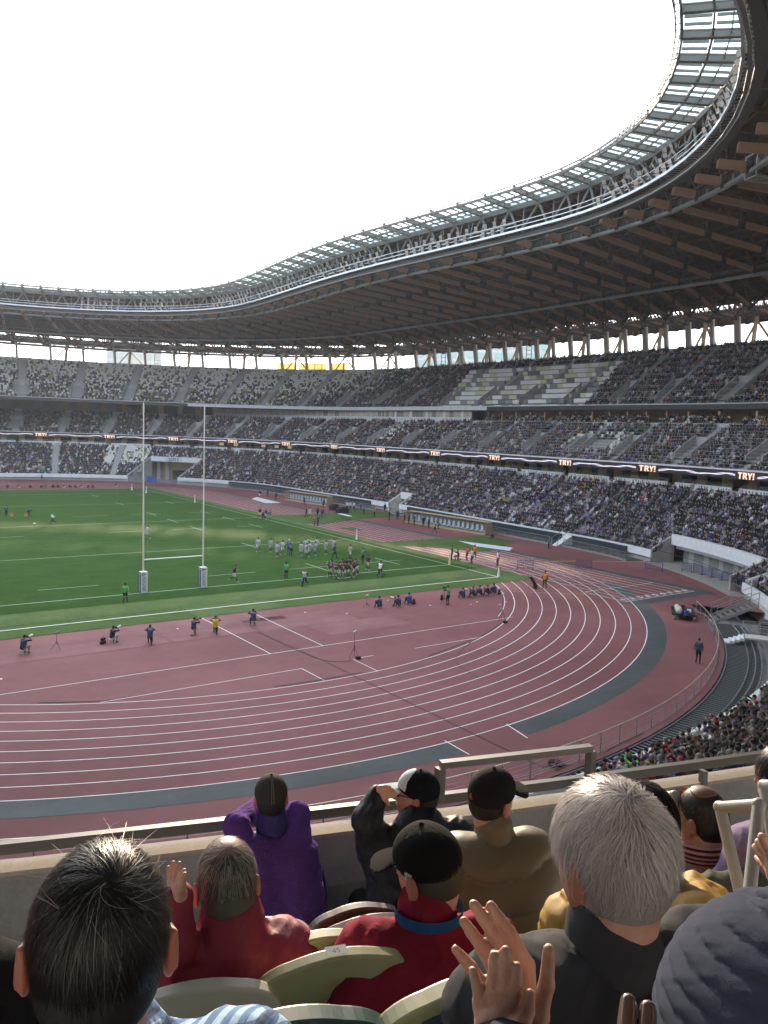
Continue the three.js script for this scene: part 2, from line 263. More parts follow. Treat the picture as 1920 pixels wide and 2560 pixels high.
// portals in the middle and upper tiers: two sloping cheek walls, a landing, steps in front of and above them
const lightM = M(.5, .51, .51, .85, { map: again(texMottle, .2) });
function portals(o, rowf, i0, i1, n, off) {
  for (const v0 of PORT) {
    const v = v0 + off; if (v < -30 || v > 215) continue;
    for (const s of [-1, 1]) {
      const f = (i, e) => ring(v + s * (.95 + e), rowf(i)), a = f(i0, 0), b = f(i1, 0), a2 = f(i0, .16), b2 = f(i1, .16), q = (p, h) => [p[0], p[1] + h, p[2]];
      new MB().hex([q(a, -.3), q(a2, -.3), q(b2, -.3), q(b, -.3)], [q(a, 1.05), q(a2, 1.05), q(b2, 1.1), q(b, 1.1)]).add('cheek_wall', lightM, o);
    }
    const m = new MB(); m.quad(ring(v - .95, rowf(i0), rowf(i0)[5] + .15), ring(v + .95, rowf(i0), rowf(i0)[5] + .15), ring(v + .95, rowf(i1 - 1), rowf(i0)[5] + .15), ring(v - .95, rowf(i1 - 1), rowf(i0)[5] + .15));
    m.quad(ring(v - .95, rowf(i1), rowf(i1)[5] - .9), ring(v + .95, rowf(i1), rowf(i1)[5] - .9), ring(v + .95, rowf(i1), rowf(i1)[5] + .9), ring(v - .95, rowf(i1), rowf(i1)[5] + .9)); m.add('landing', lightM, o);
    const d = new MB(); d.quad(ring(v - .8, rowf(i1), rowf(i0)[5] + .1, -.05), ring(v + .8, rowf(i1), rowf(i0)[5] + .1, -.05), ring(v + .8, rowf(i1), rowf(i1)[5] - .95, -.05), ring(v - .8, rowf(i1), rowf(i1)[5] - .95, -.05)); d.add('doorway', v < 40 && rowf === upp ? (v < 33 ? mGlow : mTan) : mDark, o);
    const st = new MB(); aisle(st, rowf, v, 0, i0, .9); aisle(st, rowf, v, i1, n, .9); stuff(st.add('aisle_steps', mConcrete, o));
  }
}
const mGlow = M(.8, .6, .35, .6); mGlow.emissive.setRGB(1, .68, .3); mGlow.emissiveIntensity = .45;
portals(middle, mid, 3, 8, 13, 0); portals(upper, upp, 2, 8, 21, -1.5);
// thin handrails along the rows of the right-hand blocks
for (const [o, f, n] of [[middle, mid, 13], [upper, upp, 21]]) { const m = new MB(), vs = steps(124, 217, 2.44); for (let i = 0; i < n; i++) { if (o === upper && i % 2) continue; for (let k = 0; k + 1 < vs.length; k++) { const R = f(i), h = R[5] + .86; m.beam(ring(vs[k], R, h), ring(vs[k + 1], R, h), .045, .045); } } stuff(m.add('handrail', mSteelLight, o)); }
{ // handrails along the front edges
  const m = new MB(); for (const [R, h] of [[RR.L0, 1.72], [RR.U0, 21.5], [RR.M0, 12.1]]) { const vs = steps(-40, 216, 2.44); for (let k = 0; k + 1 < vs.length; k++) m.beam(ring(vs[k], R, h), ring(vs[k + 1], R, h), .05, .05); }
  stuff(m.add('front_handrail', mSteelDark, lower));
}
// gate 2 lettering on its lintel
{
  const c = document.createElement('canvas'); c.width = 512; c.height = 96; const x = c.getContext('2d'); x.fillStyle = '#c3cad4'; x.fillRect(0, 0, 512, 96); x.fillStyle = '#24282c'; x.font = 'bold 96px sans-serif'; x.textAlign = 'center'; x.textBaseline = 'middle'; x.fillText('GATE 2', 256, 52);
  const t = new THREE.CanvasTexture(c); t.colorSpace = THREE.SRGBColorSpace; const R = low(10), h = R[5], m = new MB();
  m.quad(ring(44.2, R, h - .5, -.6), ring(48.2, R, h - .5, -.6), ring(48.2, R, h + .7, -.6), ring(44.2, R, h + .7, -.6), [[0, 0], [1, 0], [1, 1], [0, 1]]); m.add('gate_lettering', M(1, 1, 1, .6, { map: t }), lower);
}
// the light ribbon along the middle tier
{
  const c = document.createElement('canvas'); c.width = 2048; c.height = 112; const x = c.getContext('2d'); x.fillStyle = '#0b0a0e'; x.fillRect(0, 0, 2048, 112);
  const wave = (ph, am, w, col) => { x.strokeStyle = col; x.lineWidth = w; x.beginPath(); for (let i = 0; i <= 2048; i += 8) { const y = 56 + am * Math.sin(i / 2048 * 2 * PI * 2 + ph) + am * .6 * Math.sin(i / 2048 * 2 * PI * 5 + ph * 2); i ? x.lineTo(i, y) : x.moveTo(i, y); } x.stroke(); };
  wave(0, 14, 14, '#4c4260'); wave(1.7, 16, 9, '#5d5276'); wave(.4, 13, 13, '#d9d0ee'); wave(1.1, 13, 7, '#ffffff');
  x.fillStyle = '#0b0a0e'; x.fillRect(800, 0, 448, 112); x.save(); x.translate(1024, 58); x.scale(1.3, 1); x.font = 'bold 128px sans-serif'; x.textAlign = 'center'; x.textBaseline = 'middle'; x.lineWidth = 12; x.strokeStyle = '#9a5a3c'; x.strokeText('TRY!', 0, 0); x.fillStyle = '#ffe9d2'; x.fillText('TRY!', 0, 0); x.restore();
  const t = new THREE.CanvasTexture(c); t.colorSpace = THREE.SRGBColorSpace; t.wrapS = THREE.RepeatWrapping;
  const m = M(.02, .02, .02, .4); m.emissive.setRGB(1, 1, 1); m.emissiveMap = t; m.emissiveIntensity = .42;
  const o = thing('light_ribbon', 'long glowing screen ribbon with repeated TRY! lettering under the middle tier', 'screen');
  const marks = [-26.5, -12, 2.5, 17, 31.2, 45.5, 60, 74.5, 90, 108.5, 126.5, 144, 161.8, 177, 190, 203, 217];
  for (let i = 0; i + 1 < marks.length; i++) { const mb = new MB(), vs = steps(marks[i], marks[i + 1], 1.5); for (let k = 0; k + 1 < vs.length; k++) { const u0 = .5 + k / (vs.length - 1), u1 = .5 + (k + 1) / (vs.length - 1), w = 20 / 18; mb.quad(ring(vs[k], RR.M0, 10.6, -.04), ring(vs[k + 1], RR.M0, 10.6, -.04), ring(vs[k + 1], RR.M0, 11.6, -.04), ring(vs[k], RR.M0, 11.6, -.04), [[u0, 0], [u1, 0], [u1, 1], [u0, 1]]); } mb.add('screen_panel', m, o); }
}
// ---------------------------------------------------------------- seats and spectators
function seatGeo() { const m = new MB(); m.box(0, .62, -.17, .44, .42, .06); m.box(0, .42, .02, .44, .06, .38); return m.geo(); }
function sitterGeo(style) { // a seated figure, about 100 faces
  const m = new MB(), sh = .44, t = (p, q, a, b, n = 6) => m.tube(p, q, a, b, n, true);
  m.tube([0, .42, -.02], [0, .80, -.05], .17, .19, 7); m.tube([0, .80, -.05], [0, .98, -.04], .2, .09, 7);
  for (const s of [-1, 1]) {
    if (style === 0) { t([s * .19, .88, -.04], [s * .24, .66, .08], .06, .05, 5); t([s * .24, .66, .08], [s * .08, .60, .30], .05, .04, 5); }
    if (style === 1) { t([s * .19, .88, -.04], [s * .24, .70, .14], .06, .05, 5); t([s * .24, .70, .14], [s * .05, .92, .30], .05, .04, 5); }
    if (style === 2) { t([s * .19, .88, -.04], [s * .26, .86, .2], .06, .05, 5); t([s * .26, .86, .2], [s * .1, 1.12, .26], .05, .04, 5); }
    t([s * .1, .46, .0], [s * .13, .5, .42], .09, .075, 5); t([s * .13, .5, .42], [s * .13, .06, .46], .06, .05, 5);
  }
  return m.geo();
}
function headGeo(skin, hair, cap) { // face forward (+z), hair or cap behind and above
  const m = new MB(), n = 9, k = 7, P = (i, j) => { const a = i / n * 2 * PI, b = j / k * PI; return [Math.sin(b) * Math.cos(a) * .085, Math.cos(b) * .125, Math.sin(b) * Math.sin(a) * .1]; };
  for (let j = 0; j < k; j++) for (let i = 0; i < n; i++) { const q = [P(i, j), P(i + 1, j), P(i + 1, j + 1), P(i, j + 1)], c = mul(add(q[0], q[2]), .5); m.col = c[1] > .055 || c[2] < -.015 ? hair : skin; m.quad(...q.map((p) => [p[0], p[1] + 1.13, p[2] + .0])); }
  m.col = skin; m.tube([0, .95, -.02], [0, 1.06, -.01], .05, .05, 6, false);
  if (cap) { m.col = hair; m.box(0, 1.17, .13, .15, .02, .1); }
  return m.geo();
}
const SKIN = [.42, .30, .24], HAIR = [.012, .01, .009];
const sitters = [sitterGeo(0), sitterGeo(1), sitterGeo(2)], headA = headGeo(SKIN, HAIR), headB = headGeo(SKIN, [.75, .75, .75], true), headC = headGeo(SKIN, [.16, .15, .15]);
const mCloth = M(1, 1, 1, .9), mVert = M(1, 1, 1, .8, { vertexColors: true });
const COATS = [[.012, .013, .016], [.012, .013, .018], [.014, .017, .03], [.03, .031, .036], [.014, .015, .02], [.08, .08, .088], [.016, .018, .026], [.05, .05, .05], [.02, .022, .03], [.20, .18, .15], [.02, .025, .045], [.30, .30, .33], [.66, .66, .68], [.03, .045, .1], [.014, .015, .02], [.02, .02, .026], [.06, .06, .07], [.016, .018, .026]];
const BRIGHT = [[.40, .03, .035], [.12, .02, .03], [.5, .30, .05], [.05, .13, .30], [.10, .32, .15], [.55, .18, .05], [.16, .08, .32], [.5, .35, .32]];
const VIOLET = [[.11, .07, .26], [.20, .16, .36], [.33, .30, .48], [.5, .5, .62]];
for (const c of COATS) for (let i = 0; i < 3; i++) if (c[0] < .3) c[i] *= [1.25, 1.32, 1.5][i];
const coat = (v) => rnd() < .03 ? pick(BRIGHT) : rnd() < (v > 150 ? .08 : .03) ? pick(VIOLET) : pick(COATS);
const SEATC = [[.78, .80, .78], [.78, .80, .78], [.80, .81, .76], [.40, .45, .22], [.15, .16, .15], [.045, .07, .05], [.06, .05, .045], [.33, .34, .33]];
const occupied = (tier, v, i) => {
  if (tier === 0) return v > 30 && v < 39.6 && i > 5 + (v - 30) * .2 ? (i > 5 ? .04 : .95) : .965;
  if (tier === 1) return v > 98.5 && v < 106.5 && i > 3 ? .3 : v > 156 && v < 168 && i > 3 && i < 10 ? .25 : v > 20 && v < 40 ? .80 : .94;
  if (tier === 3) return .72;
  if (v > 196) return .96; if (v > 150) return .955 - (i > 17 ? .1 : 0); if (v > 100) return i < 16 || v > 112 ? .93 : .9;
  if (v > 62) { const k = (v - 62) / 38; return clamp(1.15 * k + .55 - i * .055 * (1 - k * .75), .03, .95); }
  return clamp(.30 - i * .016 + (v < 20 ? .12 : 0), .03, .5);
};
const sitBody = [[], [], []], sitCol = [[], [], []], headM = [[], [], []], headCol = [[], [], []], seatM = [[], [], []], seatCol = [[], [], []], nearest = [];
const obj_ = new THREE.Object3D();
const gal = (i, h = 17.6 + .42 * i) => mid(13.9 + .85 * i, h);
const TIERS = [[low, 15.9, LOWAIS, .62, -28, 264], [mid, 13, PORT, .55, -28, 217], [upp, 21, PORT, .5, -28, 217], [gal, 3, [131, 143, 155, 168, 180, 192, 205], .6, 126, 216]];
const crowdBy = TIERS.map(() => ({ body: [[], [], []], head: [[], [], []], seat: [] }));
TIERS.forEach(([rowf, n, ais, w, va, vb], tier) => {
  for (let i = 0; i < n; i++) {
    const R = rowf(i + .45), hF = rowf(i)[5]; let v = va;
    while (v < vb) {
      const p0 = ring(v, R), p1 = ring(v + .1, R), g = len(sub(p1, p0)) / .1; v += .49 / g;
      if (tier === 0 && inGate(v, i + .5)) continue;
      const off = tier === 2 ? -1.5 : 0; let dA = 99; for (const a of ais) dA = Math.min(dA, Math.abs(v - a - off));
      if (tier === 0 ? dA < .85 || LOWNARROW.some((a) => Math.abs(v - a) < .42 && rnd() < .85) : dA < (i >= (tier === 1 ? 3 : 2) && i < 8 ? 1.35 : .75)) continue;
      if (tier === 2 && covered(v, i)) continue;
      if (tier === 1 && v > 157 && v < 166 && i > 3 && i < 8) continue;
      const p = ring(v, R, hF); if (!inView([p[0], p[1] + 1, p[2]], 70)) continue;
      const o = out_(v, R), yaw = Math.atan2(-o[0], -o[2]), cr = crowdBy[tier];
      const dist = len(sub(p, [-24.8, 15.1, 68]));
      if (rnd() < occupied(tier, v, i)) {
        if (tier === 0 && v > 215) { nearest.push([dist, p, yaw, v, i]); continue; }
        const sc = rr(.92, 1.08), stand = rnd() < .012; obj_.position.set(p[0] + rr(-.06, .06), p[1] + (stand ? .4 : rr(-.03, .03)), p[2] + rr(-.06, .06)); obj_.rotation.set(rr(-.08, .1), yaw + rr(-.5, .5), rr(-.06, .06)); obj_.scale.set(sc, sc, sc); obj_.updateMatrix();
        const k = rnd() < .6 ? 0 : rnd() < .8 ? 1 : 2; cr.body[k].push([obj_.matrix.clone(), coat(v)]);
        const hk = rnd(), hs = hk < .74 ? 0 : hk < .88 ? 1 : 2, hc = hs === 1 ? pick([[1, 1, 1], [.2, .2, .22], [.1, .1, .2], [.9, .9, 1], [.5, .2, .2]]) : [1, 1, 1].map(() => rr(.8, 1.15)); cr.head[hs].push([obj_.matrix.clone(), hc]);
      } else {
        obj_.position.set(p[0] + o[0] * .12, p[1], p[2] + o[2] * .12); obj_.rotation.set(0, yaw, 0); obj_.scale.set(1, 1, 1); obj_.updateMatrix();
        const top = tier === 2 ? clamp(i / 15 - .1 + (v < 40 ? -.05 : 0), 0, 1) : .7; cr.seat.push([obj_.matrix.clone(), rnd() < .25 + .7 * top ? SEATC[pick([0, 0, 1, 2, 3])] : SEATC[pick([3, 4, 5, 6, 7, 4, 5])]]);
      }
    }
  }
});
function inst(name, geo, m, list, parent) {
  if (!list.length) return; const o = new THREE.InstancedMesh(geo, m, list.length), c = new THREE.Color(); o.name = name;
  list.forEach(([mt, col], i) => { o.setMatrixAt(i, mt); o.setColorAt(i, c.setRGB(...col)); }); o.castShadow = o.receiveShadow = true; parent.add(o); return stuff(o);
}
['the lower tier', 'the middle tier', 'the upper tier', 'the gallery under the dark board'].forEach((w, t) => {
  const g = thing('crowd', 'mass of seated spectators in mostly dark coats filling ' + w + ' across the track', 'crowd'); g.userData.kind = 'stuff'; const cr = crowdBy[t];
  cr.body.forEach((l, k) => inst('clothed_body', sitters[k], mCloth, l, g)); cr.head.forEach((l, k) => inst('head', [headA, headB, headC][k], mVert, l, g));
  inst('empty_seat', seatGeo(), mCloth, cr.seat, [lower, middle, upper, middle][t]);
});
// blocks of seats under coloured covers in the upper tier
{
  const l = []; for (let i = 0; i < 19; i += 1) for (let v = 102; v < 154; v += .72) {
    if (!covered(v, i)) continue; let dA = 99; for (const a of PORT) dA = Math.min(dA, Math.abs(v - a + 1.5)); if (dA < (i < 8 ? 1.5 : 1.1)) continue;
    if (i % 2) continue; const q = ring(v + .36, upp(i + .3), upp(i)[5] + .5), n = out_(v, upp(i)); obj_.position.set(...q); obj_.rotation.set(.12, Math.atan2(-n[0], -n[2]), 0, 'YXZ'); obj_.scale.set(1, 1, 1); obj_.updateMatrix();
    const k = hash2(Math.floor((v + i * .37) / 1.9), i, 7), c = k < .55 ? [.86, .88, .88] : k < .72 ? [.68, .72, .46] : k < .8 ? [.20, .2, .2] : [.32, .33, .33]; l.push([obj_.matrix.clone(), c]);
  }
  const m = new MB(); m.box(0, .05, 0, .98, .78, .6); inst('seat_cover', m.geo(), mCloth, l, upper);
}
// ---------------------------------------------------------------- the roof: timber and steel trusses on ring beams, glass along the inner edge
const roof = thing('stadium_roof', 'curved stadium roof of timber and steel trusses with a glazed inner edge', 'roof');
{
  const NB = 108, BV = TL / NB, bay = (j) => j * BV, seen = (j) => { const v = bay(j); return v < 262 || v > TL - 62; };
  const G2 = [51.2, 46.3, 46.3, 3, -2.4, 45.9], B2 = [50.9, 46.9, 46.9, 3, -1.84, 41.75], DK = [[51.4, 46.6, 46.6, 3, -2.4, 46.2], [56.5, 54, 54, 3, -2.5, 45.2], [85, 82, 82, 1.5, 1.5, 43.3], [97, 85.5, 97, 0, 1.5, 40.6], [104.2, 88, 104.2, 0, 1.5, 39.3]];
  const EAVE = [113, 96, 113, 0, 1.5, 38.6];
  const all = steps(0, TL, BV);
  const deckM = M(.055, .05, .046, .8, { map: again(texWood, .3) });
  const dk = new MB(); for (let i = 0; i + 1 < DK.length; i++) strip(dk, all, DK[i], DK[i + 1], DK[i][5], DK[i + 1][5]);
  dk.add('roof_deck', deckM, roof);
  const tp = new MB(); for (let i = 0; i + 1 < DK.length; i++) strip(tp, all, DK[i], DK[i + 1], DK[i][5] + .5, DK[i + 1][5] + .5); strip(tp, all, DK[0], DK[0], 46.2, 46.7); strip(tp, all, DK[4], DK[4], 39.3, 39.8);
  tp.add('roof_covering', mWhite, roof);
  const ev = new MB(); strip(ev, all, mixR(DK[4], EAVE, .3), EAVE, 38.9, 37.6); strip(ev, all, mixR(DK[4], EAVE, .3), EAVE, 39.1, 37.9); ev.add('eave', deckM, roof);
  // purlins under the deck
  const pu = new MB(); for (let s = 0; s < 4; s++) { const n = [2, 9, 5, 3][s]; for (let k = 1; k <= n; k++) { const R = mixR(DK[s], DK[s + 1], k / (n + 1)); for (let j = 0; j < NB; j++) pu.beam(ring(bay(j), R, R[5] - .18), ring(bay(j + 1), R, R[5] - .18), .2, .3); } }
  stuff(pu.add('purlin', mTimberDark, roof));
  // radial trusses
  const segs = [[B2, RR.L2, [[.42, .9]], .75], [RR.L2, RR.L3, [[.05, .335], [.385, .70], [.745, .945]], .72], [RR.L3, RR.L4, [[.07, .44], [.53, .93]], .66], [RR.L4, RR.Rf, [[.08, .5]], .5]];
  const topAt = (R) => { // deck height above a ring, by its side radius
    for (let i = 0; i + 1 < DK.length; i++) if (R[0] <= DK[i + 1][0] || i === DK.length - 2) return lerp(DK[i][5], DK[i + 1][5], clamp((R[0] - DK[i][0]) / (DK[i + 1][0] - DK[i][0]), 0, 1)) - .3;
  };
  const planks = [], lat = new MB(), node = new MB(), top = new MB(), wood = new MB();
  for (let j = 0; j < NB; j++) {
    const v = bay(j), n = out_(v, RR.L3);
    for (let i = 0; i + 1 < DK.length; i++) top.beam(ring(v, DK[i], DK[i][5] - .35), ring(v, DK[i + 1], DK[i + 1][5] - .35), .3, .5);
    segs.forEach(([A, Bq, parts, hgt], si) => {
      const P = (t) => ring(v, mixR(A, Bq, t));
      if (si) node.beam(P(0), P(1), .16, .28);
      for (const [a, b] of parts) planks.push([P(a), P(b), hgt, si]);
      if (!si) return;
      const cuts = si === 1 ? [0, .36, .72, 1] : si === 2 ? [0, .485, 1] : [0, .55, 1];
      cuts.forEach((t, k) => {
        const R = mixR(A, Bq, t), p = ring(v, R), ht = topAt(R), tp2 = (tt, dj) => { const Q = mixR(A, Bq, clamp(tt, 0, 1)); return ring(v + dj * BV, Q, topAt(Q)); };
        if (k < cuts.length - 1 || si === 3) node.box(p[0], p[1] - .02, p[2], .62, .6, .62, Math.atan2(n[0], n[2]));
        const mm = (si + k) % 2 ? lat : wood;
        mm.beam(p, ring(v, R, ht), .2, .26);
        const half = k + 1 < cuts.length ? (cuts[k + 1] - t) / 2 : .2, hb = k ? (t - cuts[k - 1]) / 2 : 0;
        wood.beam(p, tp2(t + half, 0), .2, .3); if (hb) wood.beam(p, tp2(t - hb, 0), .2, .3);
        lat.beam(p, tp2(t, .5), .15, .2); lat.beam(p, tp2(t, -.5), .15, .2);
      });
    });
  }
  stuff(lat.add('steel_brace', mSteelDark, roof)); stuff(node.add('steel_chord', mSteelDark, roof)); stuff(wood.add('timber_brace', mTimberDark, roof)); stuff(top.add('top_chord', mTimberDark, roof));
  // the chords' timbers: those that show largest are parts of their own
  const eye = [-24.8, 15.1, 68]; for (const q of planks) { q.c = mul(add(q[0], q[1]), .5); q.in = inView(q.c, 40); q.d = len(sub(q.c, eye)) + (q.in ? 0 : 1e4); }
  planks.sort((a, b) => a.d - b.d);
  const plankGeo = (p, q, h, mb) => { // two boards side by side with bevelled lower ends
    const d = nrm(sub(q, p)), s = nrm(cross(d, [0, 1, 0]));
    for (const e of [-1, 1]) { const o = mul(s, e * .17); mb.beam(add(p, o), add(q, o), .24, h, [0, 1, 0], .3); } return mb;
  };
  const rest = new MB(); planks.forEach((q, i) => { if (i < 300 && q.in) plankGeo(q[0], q[1], q[2], new MB()).add('timber_beam', q[3] < 2 || rnd() < .5 ? mTimber : mTimberB, roof); else plankGeo(q[0], q[1], q[2], rest); });
  stuff(rest.add('timber_beams_beyond', mTimberB, roof));
  // ring beams and catwalks
  const ringBeam = (name, R, h, w, t, m, o = 0) => { const b = new MB(); for (let j = 0; j < NB; j++) b.beam(ring(bay(j), R, h, o), ring(bay(j + 1), R, h, o), w, t); return b.add(name, m, roof); };
  ringBeam('ring_rail', RR.L2, 41.08, .5, .34, mSteelLight); ringBeam('ring_beam', RR.L2, 41.85, .9, .75, mSteelDark, .5); ringBeam('catwalk_edge', RR.L2, 42.3, .12, .1, mSteelGrey, -.3);
  ringBeam('ring_rail', RR.L3, 39.42, .55, .36, mSteelLight, -.2); ringBeam('ring_beam', RR.L3, 40.0, 1.0, .35, mSteelDark, .4); ringBeam('catwalk_edge', RR.L3, 40.5, .12, .45, mSteelGrey, -.2);
  ringBeam('ring_rail', RR.L4, 36.9, .4, .3, mSteelGrey); ringBeam('ring_beam', RR.Rf, 36.5, .7, .5, mSteelDark); ringBeam('ring_beam', RR.Rf, 37.6, .3, .3, mSteelDark, -1.5);
  const br = new MB(); for (let j = 0; j < NB * 3; j++) for (const [R, h] of [[RR.L2, 41.6], [RR.L3, 39.95]]) { const q = ring(j * BV / 3, R, h); br.box(q[0], q[1], q[2], .22, .5, .22); } stuff(br.add('bracket', mSteelGrey, roof));
  // front truss: lower catwalk, upper chord, paired tubes
  ringBeam('front_catwalk', RR.B, 42.3, .22, .28, mAlu); ringBeam('front_catwalk', RR.B, 42.95, .1, .1, mAlu, .1); ringBeam('front_catwalk', RR.B, 43.5, .08, .08, mAlu, .1);
  ringBeam('front_chord', B2, 41.75, .8, .7, mSteelDark, .5); ringBeam('front_chord_edge', B2, 41.35, .3, .14, mSteelGrey, -.2); ringBeam('upper_chord', G2, 45.6, .5, .5, mSteelGrey);
  const mesh_ = new MB(); for (let j = 0; j < NB * 6; j++) { const v = j * BV / 6; mesh_.beam(ring(v, RR.B, 42.2), ring(v, RR.B, 42.35, 1.1), .06, .06); } stuff(mesh_.add('catwalk_grating', mAlu, roof));
  const tubes = new MB(); for (let j = 0; j < NB; j++) { const v = bay(j), t = ring(v, G2, 45.5); for (const [dv, dh] of [[-.42, 42.4], [.42, 42.4]]) { const e = ring(v + dv * BV, RR.B, dh, .35); tubes.tube(t, e, .17, .17, 7, false); } tubes.tube(ring(v + .5 * BV, G2, 45.5), ring(v + .5 * BV, RR.B, 42.4, .9), .12, .12, 6, false); }
  stuff(tubes.add('truss_tube', mSteelGrey, roof));
  // glazed edge: rafters, purlins and panes
  const TI = RR.T, raf = new MB(), edge = new MB(), zig = new MB();
  const glassM = M(.80, .93, .93, .35, { transmission: .85, thickness: 0 });
  const frameM = M(.20, .195, .18, .5, { metal: .2 });
  const rafs = [];
  for (let j = 0; j < NB; j++) {
    const v = bay(j), a = ring(v, TI, 46.35), b = ring(v, G2, 46.0), A = new MB();
    A.beam(a, b, .14, .55); A.beam(add(a, [0, -.3, 0]), add(b, [0, -.3, 0]), .42, .06); A.beam(add(a, [0, .28, 0]), add(b, [0, .28, 0]), .42, .05);
    if (seen(j)) A.add('rafter', frameM, roof); else raf.p.push(...A.p), raf.n.push(...A.n), raf.u.push(...A.u);
    for (let c = 0; c < 2; c++) {
      const Ra = mixR(TI, G2, c ? .52 : .05), Rb = mixR(TI, G2, c ? .97 : .46), ha = lerp(46.55, 46.2, c ? .52 : .05), hb = lerp(46.55, 46.2, c ? .97 : .46);
      const g = new MB(), n = 1; for (let k = 0; k < n; k++) { const v0 = v + BV * .05, v1 = v + BV * .95; g.quad(ring(v0, Ra, ha), ring(v1, Ra, ha), ring(v1, Rb, hb), ring(v0, Rb, hb)); }
      if (seen(j)) g.add('glass_pane', glassM, roof); else { rafs.push(g); }
      for (const f of [.34, .64]) zig.beam(ring(v + BV * f, Ra, ha - .08), ring(v + BV * f, Rb, hb - .08), .1, .22);
    }
    for (const c of [.03, .49, 1]) edge.beam(ring(v, mixR(TI, G2, c), lerp(46.3, 45.95, c)), ring(v + BV, mixR(TI, G2, c), lerp(46.3, 45.95, c)), .16, .34);
    edge.beam(ring(v, mixR(TI, G2, .76), 46.1), ring(v + BV, mixR(TI, G2, .76), 46.1), .08, .18);
    // outer walkway lattice
    for (const [o, h] of [[-.35, 46.6], [-.35, 46.2], [0, 46.7]]) zig.beam(ring(v, TI, h, o), ring(v + BV, TI, h, o), .08, .1);
    for (let k = 0; k < 4; k++) { const p = ring(v + k / 4 * BV, TI, 46.2, -.35), q = ring(v + (k + .5) / 4 * BV, TI, 46.6, -.35), r = ring(v + (k + 1) / 4 * BV, TI, 46.2, -.35); zig.beam(p, q, .05, .06); zig.beam(q, r, .05, .06); zig.beam(p, ring(v + k / 4 * BV, TI, 46.3), .06, .06); }
  }
  const gr = new MB(); for (const g of rafs) { gr.p.push(...g.p); gr.n.push(...g.n); gr.u.push(...g.u); }
  stuff(gr.add('glass_panes_beyond', glassM, roof)); stuff(raf.add('rafters_beyond', frameM, roof)); edge.add('glazing_beam', frameM, roof); stuff(zig.add('glazing_bar', mSteelGrey, roof));
  // outer ventilation band: posts, boards with gaps
  const lv = new MB(), slats = new MB(); for (let j = 0; j < NB; j++) {
    const v = bay(j); lv.beam(ring(v, RR.Rf, 36.4), ring(v, DK[4], 39.3, 1), .35, .35);
    for (let k = 0; k < 10; k++) { const far = v < 75 || v > TL - 80, p = rnd(); if (p < (far ? .38 : .9)) { const h = 36.8 + Math.floor(rnd() * 3) * .8; slats.beam(ring(v + k / 10 * BV, DK[4], h + rr(-.2, .2), 2), ring(v + (k + 1) / 10 * BV, DK[4], h, 2), .1, far ? .5 : 1.0); slats.beam(ring(v + k / 10 * BV, DK[4], 36.5, 2), ring(v + k / 10 * BV, DK[4], 39.5, 2), .12, far ? .1 : .3); } }
    if (!(v < 75 || v > TL - 80)) slats.beam(ring(v, DK[4], 38.6, 2.2), ring(v + BV, DK[4], 38.6, 2.2), .1, 1.0), slats.beam(ring(v, DK[4], 37.0, 2.2), ring(v + BV, DK[4], 37.0, 2.2), .1, .7);
    for (let k = 0; k < 3; k++) slats.beam(ring(v, DK[4], 36.9 + k * .8, 2.1), ring(v + BV, DK[4], 36.9 + k * .8, 2.1), .1, .12);
  }
  stuff(slats.add('ventilation_slat', mTimberDark, roof)); stuff(lv.add('outer_post', mSteelDark, roof));
  // columns between the upper tier and the roof
  const colM = M(.55, .50, .42, .6), brM = M(.42, .32, .19, .6), br2 = new MB();
  for (let j = 0; j < NB; j++) {
    const v = bay(j), b = ring(v, RR.Gb, 31.2, 1.2), t = ring(v, RR.Rf, 37, -3.4), m = j % 2 ? 1.05 : .8;
    const A = new MB(); A.beam(b, t, m, .5); if (seen(j)) A.add('column', colM, roof); else { lv.p.length = lv.p.length; A.add('column', colM, roof); }
    const p = ring(v + BV * .42, RR.Gb, 31.2, 2.2), q = ring(v + BV * .5, RR.Rf, 37, -1.5); if (j % 2) { br2.beam(p, q, .7, .3); br2.beam(ring(v + BV * .05, RR.Gb, 32, 2.2), ring(v + BV * .5, RR.Rf, 36.6, -1), .3, .3); br2.beam(ring(v + BV * .95, RR.Gb, 32, 2.2), ring(v + BV * .45, RR.Rf, 36.6, -1), .3, .3); } else if (j % 3 === 0) for (let k = 0; k < 5; k++) { br2.beam(ring(v + BV * .3, RR.Gb, 32 + k * .9, 1), ring(v + BV * .6, RR.Gb, 32 + k * .9, 1), .08, .08); if (!k) { br2.beam(ring(v + BV * .3, RR.Gb, 31, 1), ring(v + BV * .3, RR.Gb, 36.6, 1), .12, .12); br2.beam(ring(v + BV * .6, RR.Gb, 31, 1), ring(v + BV * .6, RR.Gb, 36.6, 1), .12, .12); } }
  }
  stuff(br2.add('column_brace', brM, roof));
}
